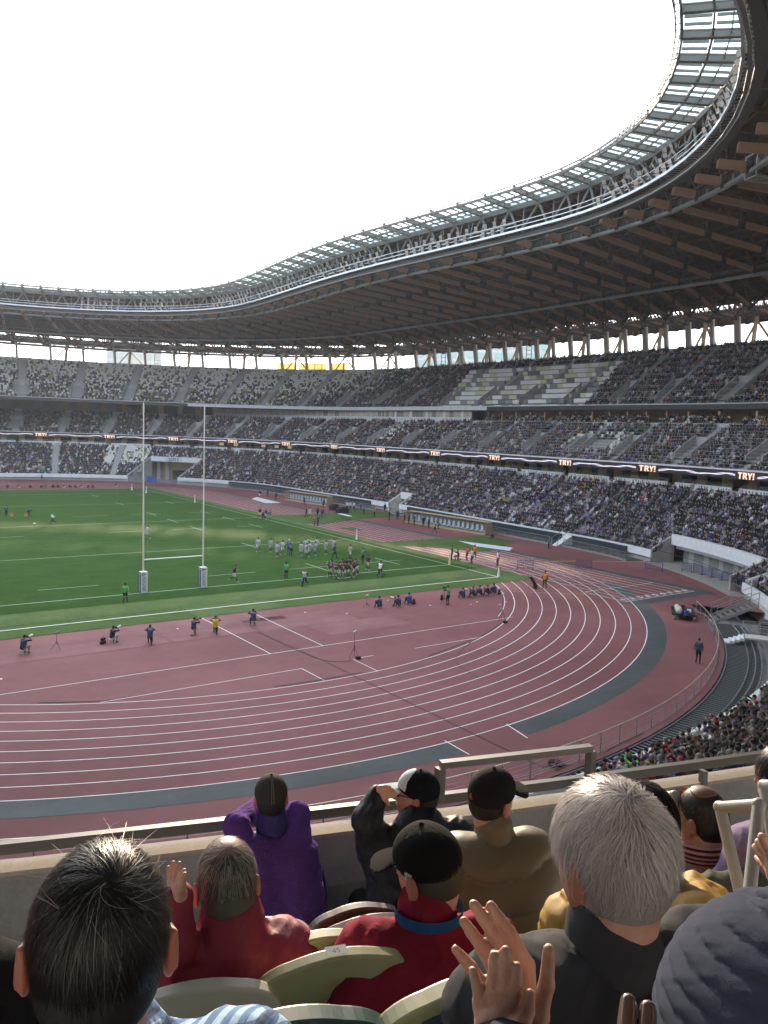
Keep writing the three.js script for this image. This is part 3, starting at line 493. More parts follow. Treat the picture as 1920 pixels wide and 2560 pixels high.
// floodlight banks on the front catwalk
{
  const headM = M(.05, .052, .055, .5, { metal: .3 }), faceM = M(.62, .56, .52, .25, { clearcoat: .5 });
  const hb = new MB(); hb.box(0, 0, -.06, .5, .96, .12); hb.box(0, 0, -.26, .34, .7, .3); hb.tube([0, -.2, -.3], [0, -.62, -.42], .05, .05, 5);
  const fb = new MB(); fb.box(0, .255, .03, .46, .44, .05); fb.box(0, -.255, .03, .46, .44, .05);
  const hg = hb.geo(), fg = fb.geo();
  const banks = [['far left end of the inner roof ring', 30, 41], ['far end, above the left goal post', 47, 58], ['above far corner', 72, 92], ['middle of the long side', 95, 116], ['long side, left of the two rows of pale lamps', 119, 141], ['pale double row of square lamps, long side of the roof', 147, 167], ['near bend, beside the glazed rafters', 184, 201], ['near bend, topmost in view', 211, 228]];
  banks.forEach(([where, a, b], bi) => {
    const g = thing('floodlight_bank', 'floodlight bank, ' + where, 'floodlights', [0, 0, 0], 0, 'floodlight banks along the roof edge'), bars = new MB();
    for (let r = 0; r < 3; r++) { if (bi === 5 && r === 2) continue; const h = 42.8 + r * 1.05, o = -.15 + r * .35, dv = 1.7;
      for (let v = a; v < b; v += dv) { bars.beam(ring(v, RR.B, h - .35, o + .25), ring(v + dv, RR.B, h - .35, o + .25), .08, .08); if (rnd() < .12) continue;
        const p = ring(v, RR.B, h, o), n = out_(v, RR.B), m = mesh('lamp_head', hg, headM, g); m.position.set(...p); m.rotation.order = 'YXZ'; m.rotation.y = Math.atan2(-n[0], -n[2]) + (bi === 5 ? .55 : rr(-.9, .9)); m.rotation.x = rr(.45, .7); mesh('lamp_face', fg, faceM, m); } }
    for (let v = a; v < b; v += 2.05) bars.beam(ring(v, RR.B, 42.3, .3), ring(v, RR.B, 45.3, .9), .08, .08);
    bars.add('lamp_frame', mSteelLight, g);
  });
}
{ // lattice gantry hanging under the roof at the right
  const g = thing('camera_gantry', 'pale grey lattice gantry hanging under the roof at the right edge', 'gantry'), P = (x, y, z) => { const o = [47.5, 40.4, 24.0], d = nrm([.94, 0, .34]), s = [-d[2], 0, d[0]]; return [o[0] + d[0] * x + s[0] * z, o[1] + y, o[2] + d[2] * x + s[2] * z]; };
  const ch = new MB(), dg = new MB(), n = 6, L = 13;
  for (const y of [0, 2.1]) for (const z of [0, 1.5]) ch.beam(P(0, y, z), P(L, y, z), .16, .16);
  for (let i = 0; i <= n; i++) { const x = i / n * L; for (const z of [0, 1.5]) ch.beam(P(x, 0, z), P(x, 2.1, z), .11, .11); for (const y of [0, 2.1]) ch.beam(P(x, y, 0), P(x, y, 1.5), .1, .1); if (i < n) { const w = (i + 1) / n * L; for (const z of [0, 1.5]) dg.beam(P(x, i % 2 ? 0 : 2.1, z), P(w, i % 2 ? 2.1 : 0, z), .1, .1); dg.beam(P(x, 0, 0), P(w, 0, 1.5), .08, .08); } }
  ch.add('chord', mSteelLight, g); dg.add('diagonal', mSteelLight, g);
  const fl = new MB(); fl.quad(P(0, .02, 0), P(L, .02, 0), P(L, .02, 1.5), P(0, .02, 1.5)); fl.add('floor_grating', mSteelGrey, g);
  const h = new MB(); for (const x of [3, 9]) h.beam(P(x, 2.1, .75), P(x, 4.6, .75), .1, .1); h.add('hanger', mSteelGrey, g);
  const pn = new MB(); pn.beam(P(1.1, .9, .1), P(1.9, .9, .1), .05, 1.5); pn.add('panel', mWhiteWarm, g);
}
// beyond the stadium: ground, office blocks seen through the gap, amber screens
{
  const gm = new THREE.CircleGeometry(3000, 48); gm.rotateX(-PI / 2); const o = mesh('ground', gm, M(.12, .125, .12, .95)); o.position.y = -3; o.userData.kind = 'structure';
  const at = (px, d) => { const v = new THREE.Vector3((px / 1920 - .5) * 2 * .75 * Math.tan(rad(33.4435)), 0, -1).normalize().applyQuaternion(camera.quaternion); const l = Math.hypot(v.x, v.z); return [-24.8 + v.x / l * d, 68 + v.z / l * d]; };
  const block = (px, d, w, h, cols, rows, wall, glass, label) => {
    const [x, z] = at(px, d), g = thing('office_block', label, 'building', [x, -3, z], Math.atan2(-24.8 - x, 68 - z)); const b = new MB(); b.box(0, h / 2, 0, w, h, 22); b.add('wall', wall, g);
    const geo = new THREE.BoxGeometry(w / cols * .72, h / rows * .62, .3); for (let i = 0; i < cols; i++) for (let k = Math.floor(rows * .55); k < rows; k++) { const m = mesh('window', geo, glass, g); m.position.set((i + .5) / cols * w - w / 2, (k + .5) / rows * h, 11.05); }
    const r = new MB(); r.box(0, h + 1, 0, w + .6, 2, 22.6); r.add('roof', wall, g);
  };
  const gl = M(.30, .42, .40, .2), wl = M(.45, .5, .48, .7);
  block(1215, 330, 44, 74, 12, 20, wl, gl, 'tall pale green glazed office block seen through the gap right of centre');
  block(1100, 400, 30, 70, 7, 18, wl, gl, 'narrow pale office block through the columns, left of the green glazed one');
  block(335, 420, 26, 62, 6, 14, M(.5, .5, .44, .8), M(.42, .43, .38, .4), 'plain beige block seen through the gap above the far left seats');
  const am = M(.8, .52, .16, .8, { transmission: .55, thickness: 0 }), R = RR.Gb;
  const s = thing('screen_wall', 'amber translucent screens standing in the roof gap at the far corner', 'screen'); for (const [a, b] of [[52, 55.5], [56, 61.5], [62, 65.5]]) { const m = new MB(); strip(m, steps(a, b, 1), R, R, 31.5, 34.6, 3.5, 3.5); m.add('screen_panel', am, s); }
}
// ---------------------------------------------------------------- ground: running track, lanes, turf and pitch
const C0 = [0, ZN], LN = 1.22, RI = 35.3;
function arcStrip(mb, r0, r1, a0, a1, y, zc = ZN, sgn = 1, da = 2) { const n = Math.max(2, Math.ceil(Math.abs(a1 - a0) / da)), f = (r, a) => [r * Math.sin(rad(a)), y, zc + sgn * r * Math.cos(rad(a))]; for (let i = 0; i < n; i++) { const a = lerp(a0, a1, i / n), b = lerp(a0, a1, (i + 1) / n); mb.quad(f(r0, a), f(r1, a), f(r1, b), f(r0, b), [f(r0, a), f(r1, a), f(r1, b), f(r0, b)].map((p) => [p[0], p[2]])); } return mb; }
function lineStrip(mb, x0, z0, x1, z1, w, y) { const d = nrm([x1 - x0, 0, z1 - z0]), s = [-d[2] * w / 2, 0, d[0] * w / 2]; const a = [x0 + s[0], y, z0 + s[2]], b = [x1 + s[0], y, z1 + s[2]], c = [x1 - s[0], y, z1 - s[2]], e = [x0 - s[0], y, z0 - s[2]]; mb.quad(e, c, b, a); return mb; }
function poly(pts, y, m, name, parent) { const s = new THREE.Shape(pts.map(([x, z]) => new THREE.Vector2(x, -z))), g = new THREE.ShapeGeometry(s); g.rotateX(-PI / 2); g.translate(0, y, 0); return mesh(name, g, m, parent); }
const texTrack = tex(1024, (u, v) => { const a = fbm(u * 5, v * 5, 5, 5, 71) - .5, b = fbm(u * 60, v * 60, 60, 2, 75) - .5, c = fbm(u * 3, v * 24, 24, 3, 79) - .5; const k = .82 + .40 * a + .12 * b + .2 * c; return [k, k * (.985 + .05 * a), k * (.99 + .06 * a)]; });
const texTurf = tex(512, (u, v) => { const a = fbm(u * 6, v * 6, 6, 4, 81) - .5, b = fbm(u * 100, v * 100, 100, 2, 85) - .5; const k = .8 + .34 * a + .34 * b; return [k * (1 + .2 * a), k, k * (1 - .1 * a)]; });
const mTrack = M(.215, .086, .09, .75, { specularIntensity: .4, map: again(texTrack, 1 / 34), bumpMap: again(texGrain, 2.2), bumpScale: .003 });
const mTrackPale = M(.235, .104, .108, .75, { specularIntensity: .4, map: again(texTrack, 1 / 9), bumpMap: again(texGrain, 2.2), bumpScale: .003 });
const mBand = M(.075, .088, .094, .65, { specularIntensity: .35, map: again(texTrack, 1 / 14) });
const mTurf = M(.040, .090, .020, 1, { specularIntensity: .1, map: again(texTurf, 1 / 7), bumpMap: again(texGrain, 3), bumpScale: .01 });
const mTurfArt = M(.105, .155, .058, 1, { specularIntensity: .15, map: again(texTurf, 1 / 5) }), mTurfArt2 = M(.080, .132, .040, 1, { specularIntensity: .15, map: again(texTurf, 1 / 5) });
{
  const fieldPts = []; for (const v of steps(0, TL, 3)) { const p = ring(v, [60.2, 54.6, 54.6, 0, 1.5, 0]); fieldPts.push([p[0], p[2]]); } fieldPts.pop();
  // inside the moat: circle at the near end, ring wall elsewhere
  const pts = fieldPts.map(([x, z]) => { const r = Math.hypot(x, z - ZN), a = Math.atan2(x, z - ZN) * 180 / PI; if (z > ZN && a < 52 && a > -90) { const R = 51.75; return [x * R / r, ZN + (z - ZN) * R / r]; } return [x, z]; });
  const track = structure('running_track'); poly(pts, 0, mTrack, 'track_surface', track);
  // corner apron in front of the gates
  poly([[51, 9], [66, 8], [66, 32], [44, 33], [40, 26]], .004, mTrack, 'apron', track); poly([[30, -124], [48, -132], [52, -118], [44, -108]], .004, mTrack, 'apron', track);
  for (let k = 0; k <= 9; k++) {
    const r = RI + LN * k, m = new MB(); arcStrip(m, r - .028, r + .028, -90, 90, .012); arcStrip(m, r - .03, r + .03, -90, 90, .012, ZF, -1);
    lineStrip(m, r, k === 0 ? ZN : 22.8, r, ZF, .06, .0125); lineStrip(m, -r, ZN, -r, ZF, .06, .0125); m.add('lane_line', mPaint, track);
  }
  const ln = (name, ...l) => { const m = new MB(); for (const q of l) lineStrip(m, ...q); return m.add(name, mPaint, track); };
  ln('start_line', [RI, 22.8, RI + 9 * LN, 22.8, .06, .0165]); ln('start_line', [RI, 17.9, RI + 9 * LN, 17.9, .06, .0165]); ln('lane_line', [RI, 17.9, RI, 22.8, .06, .0165]);
  const b = new MB(); arcStrip(b, 46.35, 47.75, 4.4, 62, .008); arcStrip(b, 46.35, 47.75, -90, -.8, .008); b.add('grey_border', mBand, track);
  poly([[46.36, -100], [47.8, -100], [47.8, 24.3], [35.6, 24.3], [33.9, 22.85], [46.36, 22.85]], .01, mBand, 'grey_border', track);
  ln('border_end_line', [3.6, 39.65, 3.2, 41.6, .06, .0165]); ln('border_end_line', [-.65, 39.7, -.7, 41.6, .06, .0165]);
  // markings inside the bend
  ln('field_line', [-29, 22.25, 21.2, 22.25, .055, .0125]); ln('field_line', [-13.6, 26.1, -1.15, 26.1, .05, .0125], [-1.15, 26.1, -1.1, 28.8, .05, .0125]);
  ln('field_line', [8.1, 25.85, 14.6, 25.85, .05, .0125]); ln('field_line', [2.6, 11.9, 2.7, 22.2, .055, .0125]); ln('field_line', [-1.7, 10.7, -1.4, 22.2, .055, .0125]); ln('field_line', [2.8, 25.9, 2.8, 28.9, .05, .0125], [2.8, 25.9, 4.5, 25.9, .05, .0125]);
  const a2 = new MB(); arcStrip(a2, 34.38, 34.43, 36, 64, .0125); a2.add('field_line', mPaint, track);
  const dash = new MB(); for (let k = 0; k < 9; k++) for (const z of [4.5, 8, 11.4, 14.8]) if ((k + z * 2) % 3 < 2) lineStrip(dash, RI + LN * (k + .25), z, RI + LN * (k + .75), z, .05, .0165); for (let k = 1; k < 10; k++) { const r = RI + LN * k; const p = (q) => [q * Math.sin(rad(54)), ZN + q * Math.cos(rad(54))]; const A = p(r - 1.0), B = p(r - .1); lineStrip(dash, A[0], A[1], B[0], B[1], .04, .0165); }
  dash.add('hurdle_marks', M(.6, .5, .45, .7), track);
  // lane numbers at the start
  { const c = document.createElement('canvas'); c.width = 1152; c.height = 128; const x = c.getContext('2d'); x.fillStyle = '#7b4c52'; x.fillRect(0, 0, 1152, 128); x.fillStyle = '#f0eeea'; x.font = 'bold 120px sans-serif'; x.textAlign = 'center'; x.textBaseline = 'middle'; for (let k = 1; k <= 9; k++) x.fillText(String(k), 64 + (k - 1) * 128, 68);
    const t = new THREE.CanvasTexture(c); t.colorSpace = THREE.SRGBColorSpace; for (let k = 0; k < 9; k++) { const m = new MB(), x0 = RI + LN * k + .3, x1 = x0 + .62; m.quad([x0, .0165, 22.55], [x1, .0165, 22.55], [x1, .0165, 21.6], [x0, .0165, 21.6], [[k / 9 + .018, 0], [k / 9 + .093, 0], [k / 9 + .093, 1], [k / 9 + .018, 1]]); m.add('lane_number', M(1, 1, 1, .6, { map: t, alphaTest: 0 }), track); } }
  // dark joint across the lanes, pale panels by the turf, thin seams
  const sm = M(.045, .03, .03, .9), mk = (x0, z0, x1, z1, w) => { const m = new MB(); lineStrip(m, x0, z0, x1, z1, w, .0205); m.add('joint', sm, track); };
  mk(.35, 16.6, .9, 25.6, .035); mk(.9, 25.6, 1.3, 44.5, .05); mk(53.6, 13.5, 44, 28.9, .12); mk(-17, 16.6, 6, 16.7, .02);
  for (const [x0, x1, z0, z1] of [[-30, -6.5, 13.9, 16.6], [-8, 4, 10.9, 14.0], [-6.2, .2, 14.1, 16.5], [.5, 9, 13.0, 16.9], [4.4, 12, 17, 20]]) poly([[x0, z0], [x1, z0], [x1 + .3, z1], [x0 + .3, z1]], .006, mTrackPale, 'pale_panel', track);
  for (const [a0, a1] of [[-7, 3], [13, 22], [-28, -22]]) { const m = new MB(); arcStrip(m, 34.9, 35.02, a0, a1, .0165); m.add('drain_slot', sm, track); }
  // turf
  const pitch = structure('pitch');
  poly([[-36, -112], [36, -112], [36, 10.65], [-36, 10.65]], .022, mTurfArt2, 'artificial_turf', pitch);
  for (let i = 0; i < 19; i++) { const x0 = -36 + i * 3.8; poly([[x0, 3.3], [Math.min(36, x0 + 3.75), 3.3], [Math.min(36, x0 + 3.75), 6.9], [x0, 6.9]], .026, mTurfArt, 'turf_strip', pitch); if (hash2(i, 3, 1) < .35) poly([[x0, 6.95], [Math.min(36, x0 + 3.75), 6.95], [Math.min(36, x0 + 3.75), 10.6], [x0, 10.6]], .026, mTurfArt, 'turf_strip', pitch); }
  for (let i = 0; i < 20; i++) poly([[34.3, 2 - i * 5.6], [35.9, 2 - i * 5.6], [35.9, -3.5 - i * 5.6], [34.3, -3.5 - i * 5.6]], .026, mTurfArt, 'turf_strip', pitch);
  poly([[-34.2, -110.5], [34.2, -110.5], [34.2, 3.3], [-34.2, 3.3]], .03, mTurf, 'natural_grass', pitch);
  poly([[36, -18], [54, -18], [55, -11.5], [44, -5.6], [40, -11], [36, -15]], .022, mTurfArt2, 'turf_crossing', track); poly([[36, -52], [47, -51], [58, -60], [60, -44], [49.5, -43], [38, -38], [36, -40]], .022, mTurfArt2, 'turf_crossing', track); poly([[38.2, -33.8], [41, -33], [40.6, -29.9], [39, -29.6]], .022, mTurfArt2, 'turf_crossing', track);
  const pl = (name, ...l) => { const m = new MB(); for (const q of l) lineStrip(m, ...q, .036); return m.add(name, mPaint, pitch); };
  const thin = M(.42, .52, .40, .9), pt = (name, ...l) => { const m = new MB(); for (const q of l) lineStrip(m, ...q, .036); return m.add(name, thin, pitch); };
  pl('dead_ball_line', [-33, 8.17, 32.85, 8.17, .13]); pl('touch_line_end', [32.8, 8.17, 32.8, 3.4, .11]); pt('touch_line', [32.8, 3.2, 32.8, -108, .1]); pt('goal_line', [-32.8, 0, 32.8, 0, .11]); pt('far_dead_ball_line', [-32.8, -108, 32.8, -108, .14]);
  pt('goal_line', [-32.8, -100, 32.8, -100, .12]); for (const z of [-22, -50, -78]) pt('field_line', [-32.8, z, 32.8, z, .09]);
  for (const z of [-5, -40, -60, -95]) for (const x of [-27, -17, -8, 8, 17, 27]) pt('dash_line', [x - 2.6, z, x + 2.6, z, .09]);
  for (const x of [-27.5, -18, 18, 27.5]) for (const z of [-5, -22, -40, -50, -60, -78, -95]) pt('dash_line', [x, z - 2.5, x, z + 2.5, .09]);
  // pale sheets lying on the track
  for (const [l, p] of [['pale grey protective sheet lying on the track right of the benches', [[47.1, -15.1], [49.9, -7], [47.4, -5.1], [46, -10]]], ['pale grey protective sheet on the far track left of the far bench', [[49.4, -85], [48.4, -71.5], [45.2, -72.3], [46.3, -81]]]]) tag(poly(p, .03, M(.5, .56, .6, .8), 'ground_sheet'), l, 'sheet', 'protective sheets on the track');
}
// ---------------------------------------------------------------- bodies: smooth joined capsules meshed on a grid (surface nets)
const cap = (a, b, ra, rb, t, k) => ({ a, b, ra, rb, t, k }), ell = (c, r, t, k, rot) => ({ c, r, t, k, rot });
function primD(p, x, y, z) {
  if (p.c) { let dx = x - p.c[0], dy = y - p.c[1], dz = z - p.c[2]; if (p.rot) { const m = p.rot, X = m[0] * dx + m[1] * dy + m[2] * dz, Y = m[3] * dx + m[4] * dy + m[5] * dz; dz = m[6] * dx + m[7] * dy + m[8] * dz; dx = X; dy = Y; } const a = dx / p.r[0], b = dy / p.r[1], c = dz / p.r[2], k0 = Math.sqrt(a * a + b * b + c * c), e = a / p.r[0], f = b / p.r[1], g = c / p.r[2], k1 = Math.sqrt(e * e + f * f + g * g); return k1 < 1e-9 ? -Math.min(...p.r) : k0 * (k0 - 1) / k1; }
  const ax = p.a[0], ay = p.a[1], az = p.a[2], bx = p.b[0] - ax, by = p.b[1] - ay, bz = p.b[2] - az, px = x - ax, py = y - ay, pz = z - az;
  const L = p.L || (p.L = bx * bx + by * by + bz * bz + 1e-9); let t = (px * bx + py * by + pz * bz) / L; t = t < 0 ? 0 : t > 1 ? 1 : t;
  const qx = px - bx * t, qy = py - by * t, qz = pz - bz * t; return Math.sqrt(qx * qx + qy * qy + qz * qz) - (p.ra + (p.rb - p.ra) * t);
}
function field(prims, k0, warp) { return (x, y, z) => { let d = 1e9; for (const p of prims) { const e = primD(p, x, y, z), k = p.k || k0; if (p.cut) { const h = Math.max(0, k - Math.abs(d + e)) / k; d = Math.max(d, -e) + h * h * k * .25; continue; } const h = k - Math.abs(d - e); d = h > 0 ? Math.min(d, e) - h * h / k * .25 : Math.min(d, e); } return warp ? d + warp(x, y, z, d) : d; }; }
function boundsOf(prims, m) { const lo = [1e9, 1e9, 1e9], hi = [-1e9, -1e9, -1e9]; for (const p of prims) if (!p.cut) for (const [c, r] of p.c ? [[p.c, [1, 1, 1].map(() => Math.max(...p.r))]] : [[p.a, [p.ra, p.ra, p.ra]], [p.b, [p.rb, p.rb, p.rb]]]) for (let i = 0; i < 3; i++) { lo[i] = Math.min(lo[i], c[i] - r[i] - m); hi[i] = Math.max(hi[i], c[i] + r[i] + m); } return [lo, hi]; }
function nets(f, lo, hi, cell) {
  const n = [0, 1, 2].map((i) => Math.ceil((hi[i] - lo[i]) / cell) + 2), [nx, ny, nz] = n, F = new Float32Array(nx * ny * nz), at = (i, j, k) => i + nx * (j + ny * k);
  for (let k = 0; k < nz; k++) for (let j = 0; j < ny; j++) for (let i = 0; i < nx; i++) F[at(i, j, k)] = f(lo[0] + i * cell, lo[1] + j * cell, lo[2] + k * cell);
  const id = new Int32Array(nx * ny * nz).fill(-1), P = [], idx = [];
  for (let k = 0; k < nz - 1; k++) for (let j = 0; j < ny - 1; j++) for (let i = 0; i < nx - 1; i++) {
    let mask = 0; const v = []; for (let c = 0; c < 8; c++) { const q = F[at(i + (c & 1), j + (c >> 1 & 1), k + (c >> 2))]; v.push(q); if (q < 0) mask |= 1 << c; }
    if (!mask || mask === 255) continue; let s = [0, 0, 0], m = 0;
    for (let a = 0; a < 8; a++) for (let d = 0; d < 3; d++) { const b = a | (1 << d); if (b === a) continue; if ((v[a] < 0) === (v[b] < 0)) continue; const t = v[a] / (v[a] - v[b]); const e = [a & 1, a >> 1 & 1, a >> 2]; e[d] += t; s[0] += e[0]; s[1] += e[1]; s[2] += e[2]; m++; }
    id[at(i, j, k)] = P.length / 3; P.push(lo[0] + (i + s[0] / m) * cell, lo[1] + (j + s[1] / m) * cell, lo[2] + (k + s[2] / m) * cell);
  }
  for (let k = 1; k < nz - 1; k++) for (let j = 1; j < ny - 1; j++) for (let i = 1; i < nx - 1; i++) {
    const a = F[at(i, j, k)] < 0;
    const q = (b, A, B, C, D) => { if (a === b) return; if (A < 0 || B < 0 || C < 0 || D < 0) return; if (a) idx.push(A, B, C, A, C, D); else idx.push(A, C, B, A, D, C); };
    q(F[at(i + 1, j, k)] < 0, id[at(i, j - 1, k - 1)], id[at(i, j, k - 1)], id[at(i, j, k)], id[at(i, j - 1, k)]);
    q(F[at(i, j + 1, k)] < 0, id[at(i - 1, j, k - 1)], id[at(i - 1, j, k)], id[at(i, j, k)], id[at(i, j, k - 1)]);
    q(F[at(i, j, k + 1)] < 0, id[at(i - 1, j - 1, k)], id[at(i, j - 1, k)], id[at(i, j, k)], id[at(i - 1, j, k)]);
  }
  const N = new Float32Array(P.length), e = cell * .5; for (let i = 0; i < P.length; i += 3) { const [x, y, z] = [P[i], P[i + 1], P[i + 2]]; const g = nrm([f(x + e, y, z) - f(x - e, y, z), f(x, y + e, z) - f(x, y - e, z), f(x, y, z + e) - f(x, y, z - e)]); N.set(g, i); }
  return { P, N, idx };
}
function netsGeo(r, uvs = 1) { const g = new THREE.BufferGeometry(); g.setAttribute('position', new THREE.Float32BufferAttribute(r.P, 3)); g.setAttribute('normal', new THREE.BufferAttribute(r.N, 3)); const uv = new Float32Array(r.P.length / 3 * 2); for (let i = 0; i < uv.length / 2; i++) { const x = r.P[i * 3], y = r.P[i * 3 + 1], z = r.P[i * 3 + 2]; uv[i * 2] = (x + z * .7) * uvs; uv[i * 2 + 1] = (y + z * .45) * uvs; } g.setAttribute('uv', new THREE.BufferAttribute(uv, 2)); g.setIndex(r.idx); return g; }
function solid(prims, cell, k = .02, warp, uvs) { const [lo, hi] = boundsOf(prims, cell * 2 + .01); return netsGeo(nets(field(prims, k, warp), lo, hi, cell), uvs); }

// ---------------------------------------------------------------- small figures: one continuous mesh each, coloured by the nearest limb
function ik(a, c, l1, l2, hint) { let d = sub(c, a), L = len(d); const m = (l1 + l2) * .999; if (L > m) { c = add(a, mul(d, m / L)); d = sub(c, a); L = m; } const x = (l1 * l1 - l2 * l2 + L * L) / (2 * L), h = Math.sqrt(Math.max(0, l1 * l1 - x * x)), u = mul(d, 1 / L), w = nrm(sub(hint, mul(u, dot(hint, u)))); return [add(add(a, mul(u, x)), mul(w, h)), c]; }
const POSE = {
  stand: { pel: [0, .95, 0], lean: 3, hands: [[.27, .86, .06], [-.27, .86, .06]], feet: [[.12, .07, 0], [-.12, .07, .04]] },
  walk: { pel: [0, .94, 0], lean: 6, hands: [[.27, .9, .2], [-.27, .9, -.16]], feet: [[.1, .09, -.26], [-.1, .07, .28]] },
  run: { pel: [0, .92, 0], lean: 16, hands: [[.24, 1.12, .28], [-.26, 1.02, -.24]], feet: [[.1, .32, -.46], [-.1, .08, .34]] },
  huddle: { pel: [0, .92, -.06], lean: 22, hands: [[.62, 1.28, .22], [-.62, 1.28, .22]], feet: [[.17, .07, -.12], [-.17, .07, -.06]], neck: 18 },
  bend: { pel: [0, .88, -.16], lean: 62, hands: [[.2, .42, .42], [-.2, .45, .42]], feet: [[.14, .07, -.05], [-.14, .07, .12]] },
  kneel: { pel: [0, .50, -.1], lean: 10, hands: [[.12, 1.02, .36], [-.1, 1.02, .36]], feet: [[.12, .07, .22], [-.12, .09, -.42]], kneeHint: [0, .5, 1] },
  stool: { pel: [0, .42, -.12], lean: 16, hands: [[.12, .98, .36], [-.1, .98, .36]], feet: [[.15, .07, .24], [-.15, .07, .2]], kneeHint: [0, 1, .6] },
  sitg: { pel: [0, .22, -.16], lean: 14, hands: [[.12, .62, .36], [-.12, .62, .36]], feet: [[.18, .07, .34], [-.18, .07, .3]], kneeHint: [0, 1, .5] },
  camop: { pel: [0, .95, 0], lean: 6, hands: [[.14, 1.42, .34], [-.14, 1.36, .34]], feet: [[.14, .07, 0], [-.14, .07, .06]] },
  sit: { pel: [0, .52, -.06], lean: 4, hands: [[.1, .66, .32], [-.08, .66, .32]], feet: [[.13, .07, .44], [-.13, .07, .44]], kneeHint: [0, 1, .6] },
  clap: { pel: [0, .52, -.06], lean: 6, hands: [[.03, .98, .36], [-.03, 1.0, .36]], feet: [[.13, .07, .44], [-.13, .07, .44]], kneeHint: [0, 1, .6] },
  photo: { pel: [0, .52, -.06], lean: -2, hands: [[.08, 1.22, .36], [-.08, 1.22, .36]], feet: [[.13, .07, .44], [-.13, .07, .44]], kneeHint: [0, 1, .6] },
  leanon: { pel: [0, .52, -.02], lean: 26, hands: [[.1, .72, .46], [-.1, .72, .46]], feet: [[.13, .07, .42], [-.13, .07, .44]], kneeHint: [0, 1, .6] },
};
const poseGeo = new Map();
function figureGeo(pose, cell) {
  const key = pose + cell; if (poseGeo.has(key)) return poseGeo.get(key);
  const q = POSE[pose], L = rad(q.lean), up = [0, Math.cos(L), Math.sin(L)], fw = [0, -Math.sin(L), Math.cos(L)], pel = q.pel, chest = add(pel, mul(up, .34)), sh = add(pel, mul(up, .46)), nk = add(pel, mul(up, .54)), N = rad(q.lean * .45 + (q.neck || 0)), hu = [0, Math.cos(N), Math.sin(N)], hf = [0, -Math.sin(N), Math.cos(N)], hc = add(add(nk, mul(hu, .15)), mul(hf, .02));
  const pr = []; // tags: 0 skin 1 hair 2 torso 3 shorts/trousers 4 sock/shin 5 shoe 6 sleeve 7 forearm 8 thigh
  for (const s of [1, -1]) {
    const hip = add(pel, [s * .09, -.02, 0]), S = add(sh, [s * .17, 0, 0]), i = s > 0 ? 0 : 1;
    pr.push(cap(add(pel, [s * .06, .02, 0]), add(chest, [s * .07, 0, 0]), .118, .125, 2), cap(add(chest, [s * .07, 0, 0]), S, .12, .075, 2));
    const [kn, ft] = ik(hip, q.feet[i], .45, .43, pose === 'kneel' && i ? [0, -1, .25] : q.kneeHint || [0, 0, 1]), mid_ = mix3(hip, kn, .62);
    pr.push(cap(hip, mid_, .1, .085, 3), cap(mid_, kn, .08, .06, 8), cap(kn, ft, .062, .042, 4), cap(add(ft, [0, -.02, -.04]), add(ft, [0, -.03, .14]), .045, .035, 5));
    const [el, hd] = ik(S, q.hands[i], .30, .27, [s * .8, -.6, -.5]); pr.push(cap(S, el, .064, .05, 6), cap(el, hd, .046, .034, 7), ell(hd, [.045, .05, .045], 0));
  }
  pr.push(cap(nk, hc, .055, .055, 0), ell(hc, [.08, .115, .1], 0), ell(add(add(hc, mul(hu, .035)), mul(hf, -.022)), [.087, .1, .1], 1));
  const f = field(pr, .035), [lo, hi] = boundsOf(pr, cell * 2), r = nets(f, lo, hi, cell), n = r.P.length / 3, tags = new Uint8Array(n);
  for (let i = 0; i < n; i++) { let b = 1e9; for (const p of pr) { const d = primD(p, r.P[i * 3], r.P[i * 3 + 1], r.P[i * 3 + 2]) - (p.t === 1 ? .004 : 0); if (d < b) { b = d; tags[i] = p.t; } } }
  const o = { g: netsGeo(r), tags, hc, hf, hands: q.hands, pel }; poseGeo.set(key, o); return o;
}
function figure(pose, kit, cell) { // kit: colours by tag, plus optional stripe colour
  const F = figureGeo(pose, cell), g = F.g.clone(), n = F.tags.length, c = new Float32Array(n * 3), P = F.g.attributes.position.array;
  for (let i = 0; i < n; i++) { const t = F.tags[i]; let col = kit[t] || kit[2]; if (kit.stripe && (t === 2 || t === 6) && (Math.floor(P[i * 3 + 1] / .075) & 1)) col = kit.stripe; c.set(col, i * 3); }
  g.setAttribute('color', new THREE.BufferAttribute(c, 3)); return g;
}
const mFig = M(1, 1, 1, .8, { vertexColors: true });
const K = (top, bot, o = {}) => ({ 0: SKIN, 1: HAIR, 2: top, 3: bot, 4: bot, 5: [.02, .02, .02], 6: top, 7: top, 8: bot, ...o });
const NV = [.02, .025, .045], BK = [.012, .012, .014], WH = [.72, .72, .72], SK = SKIN;
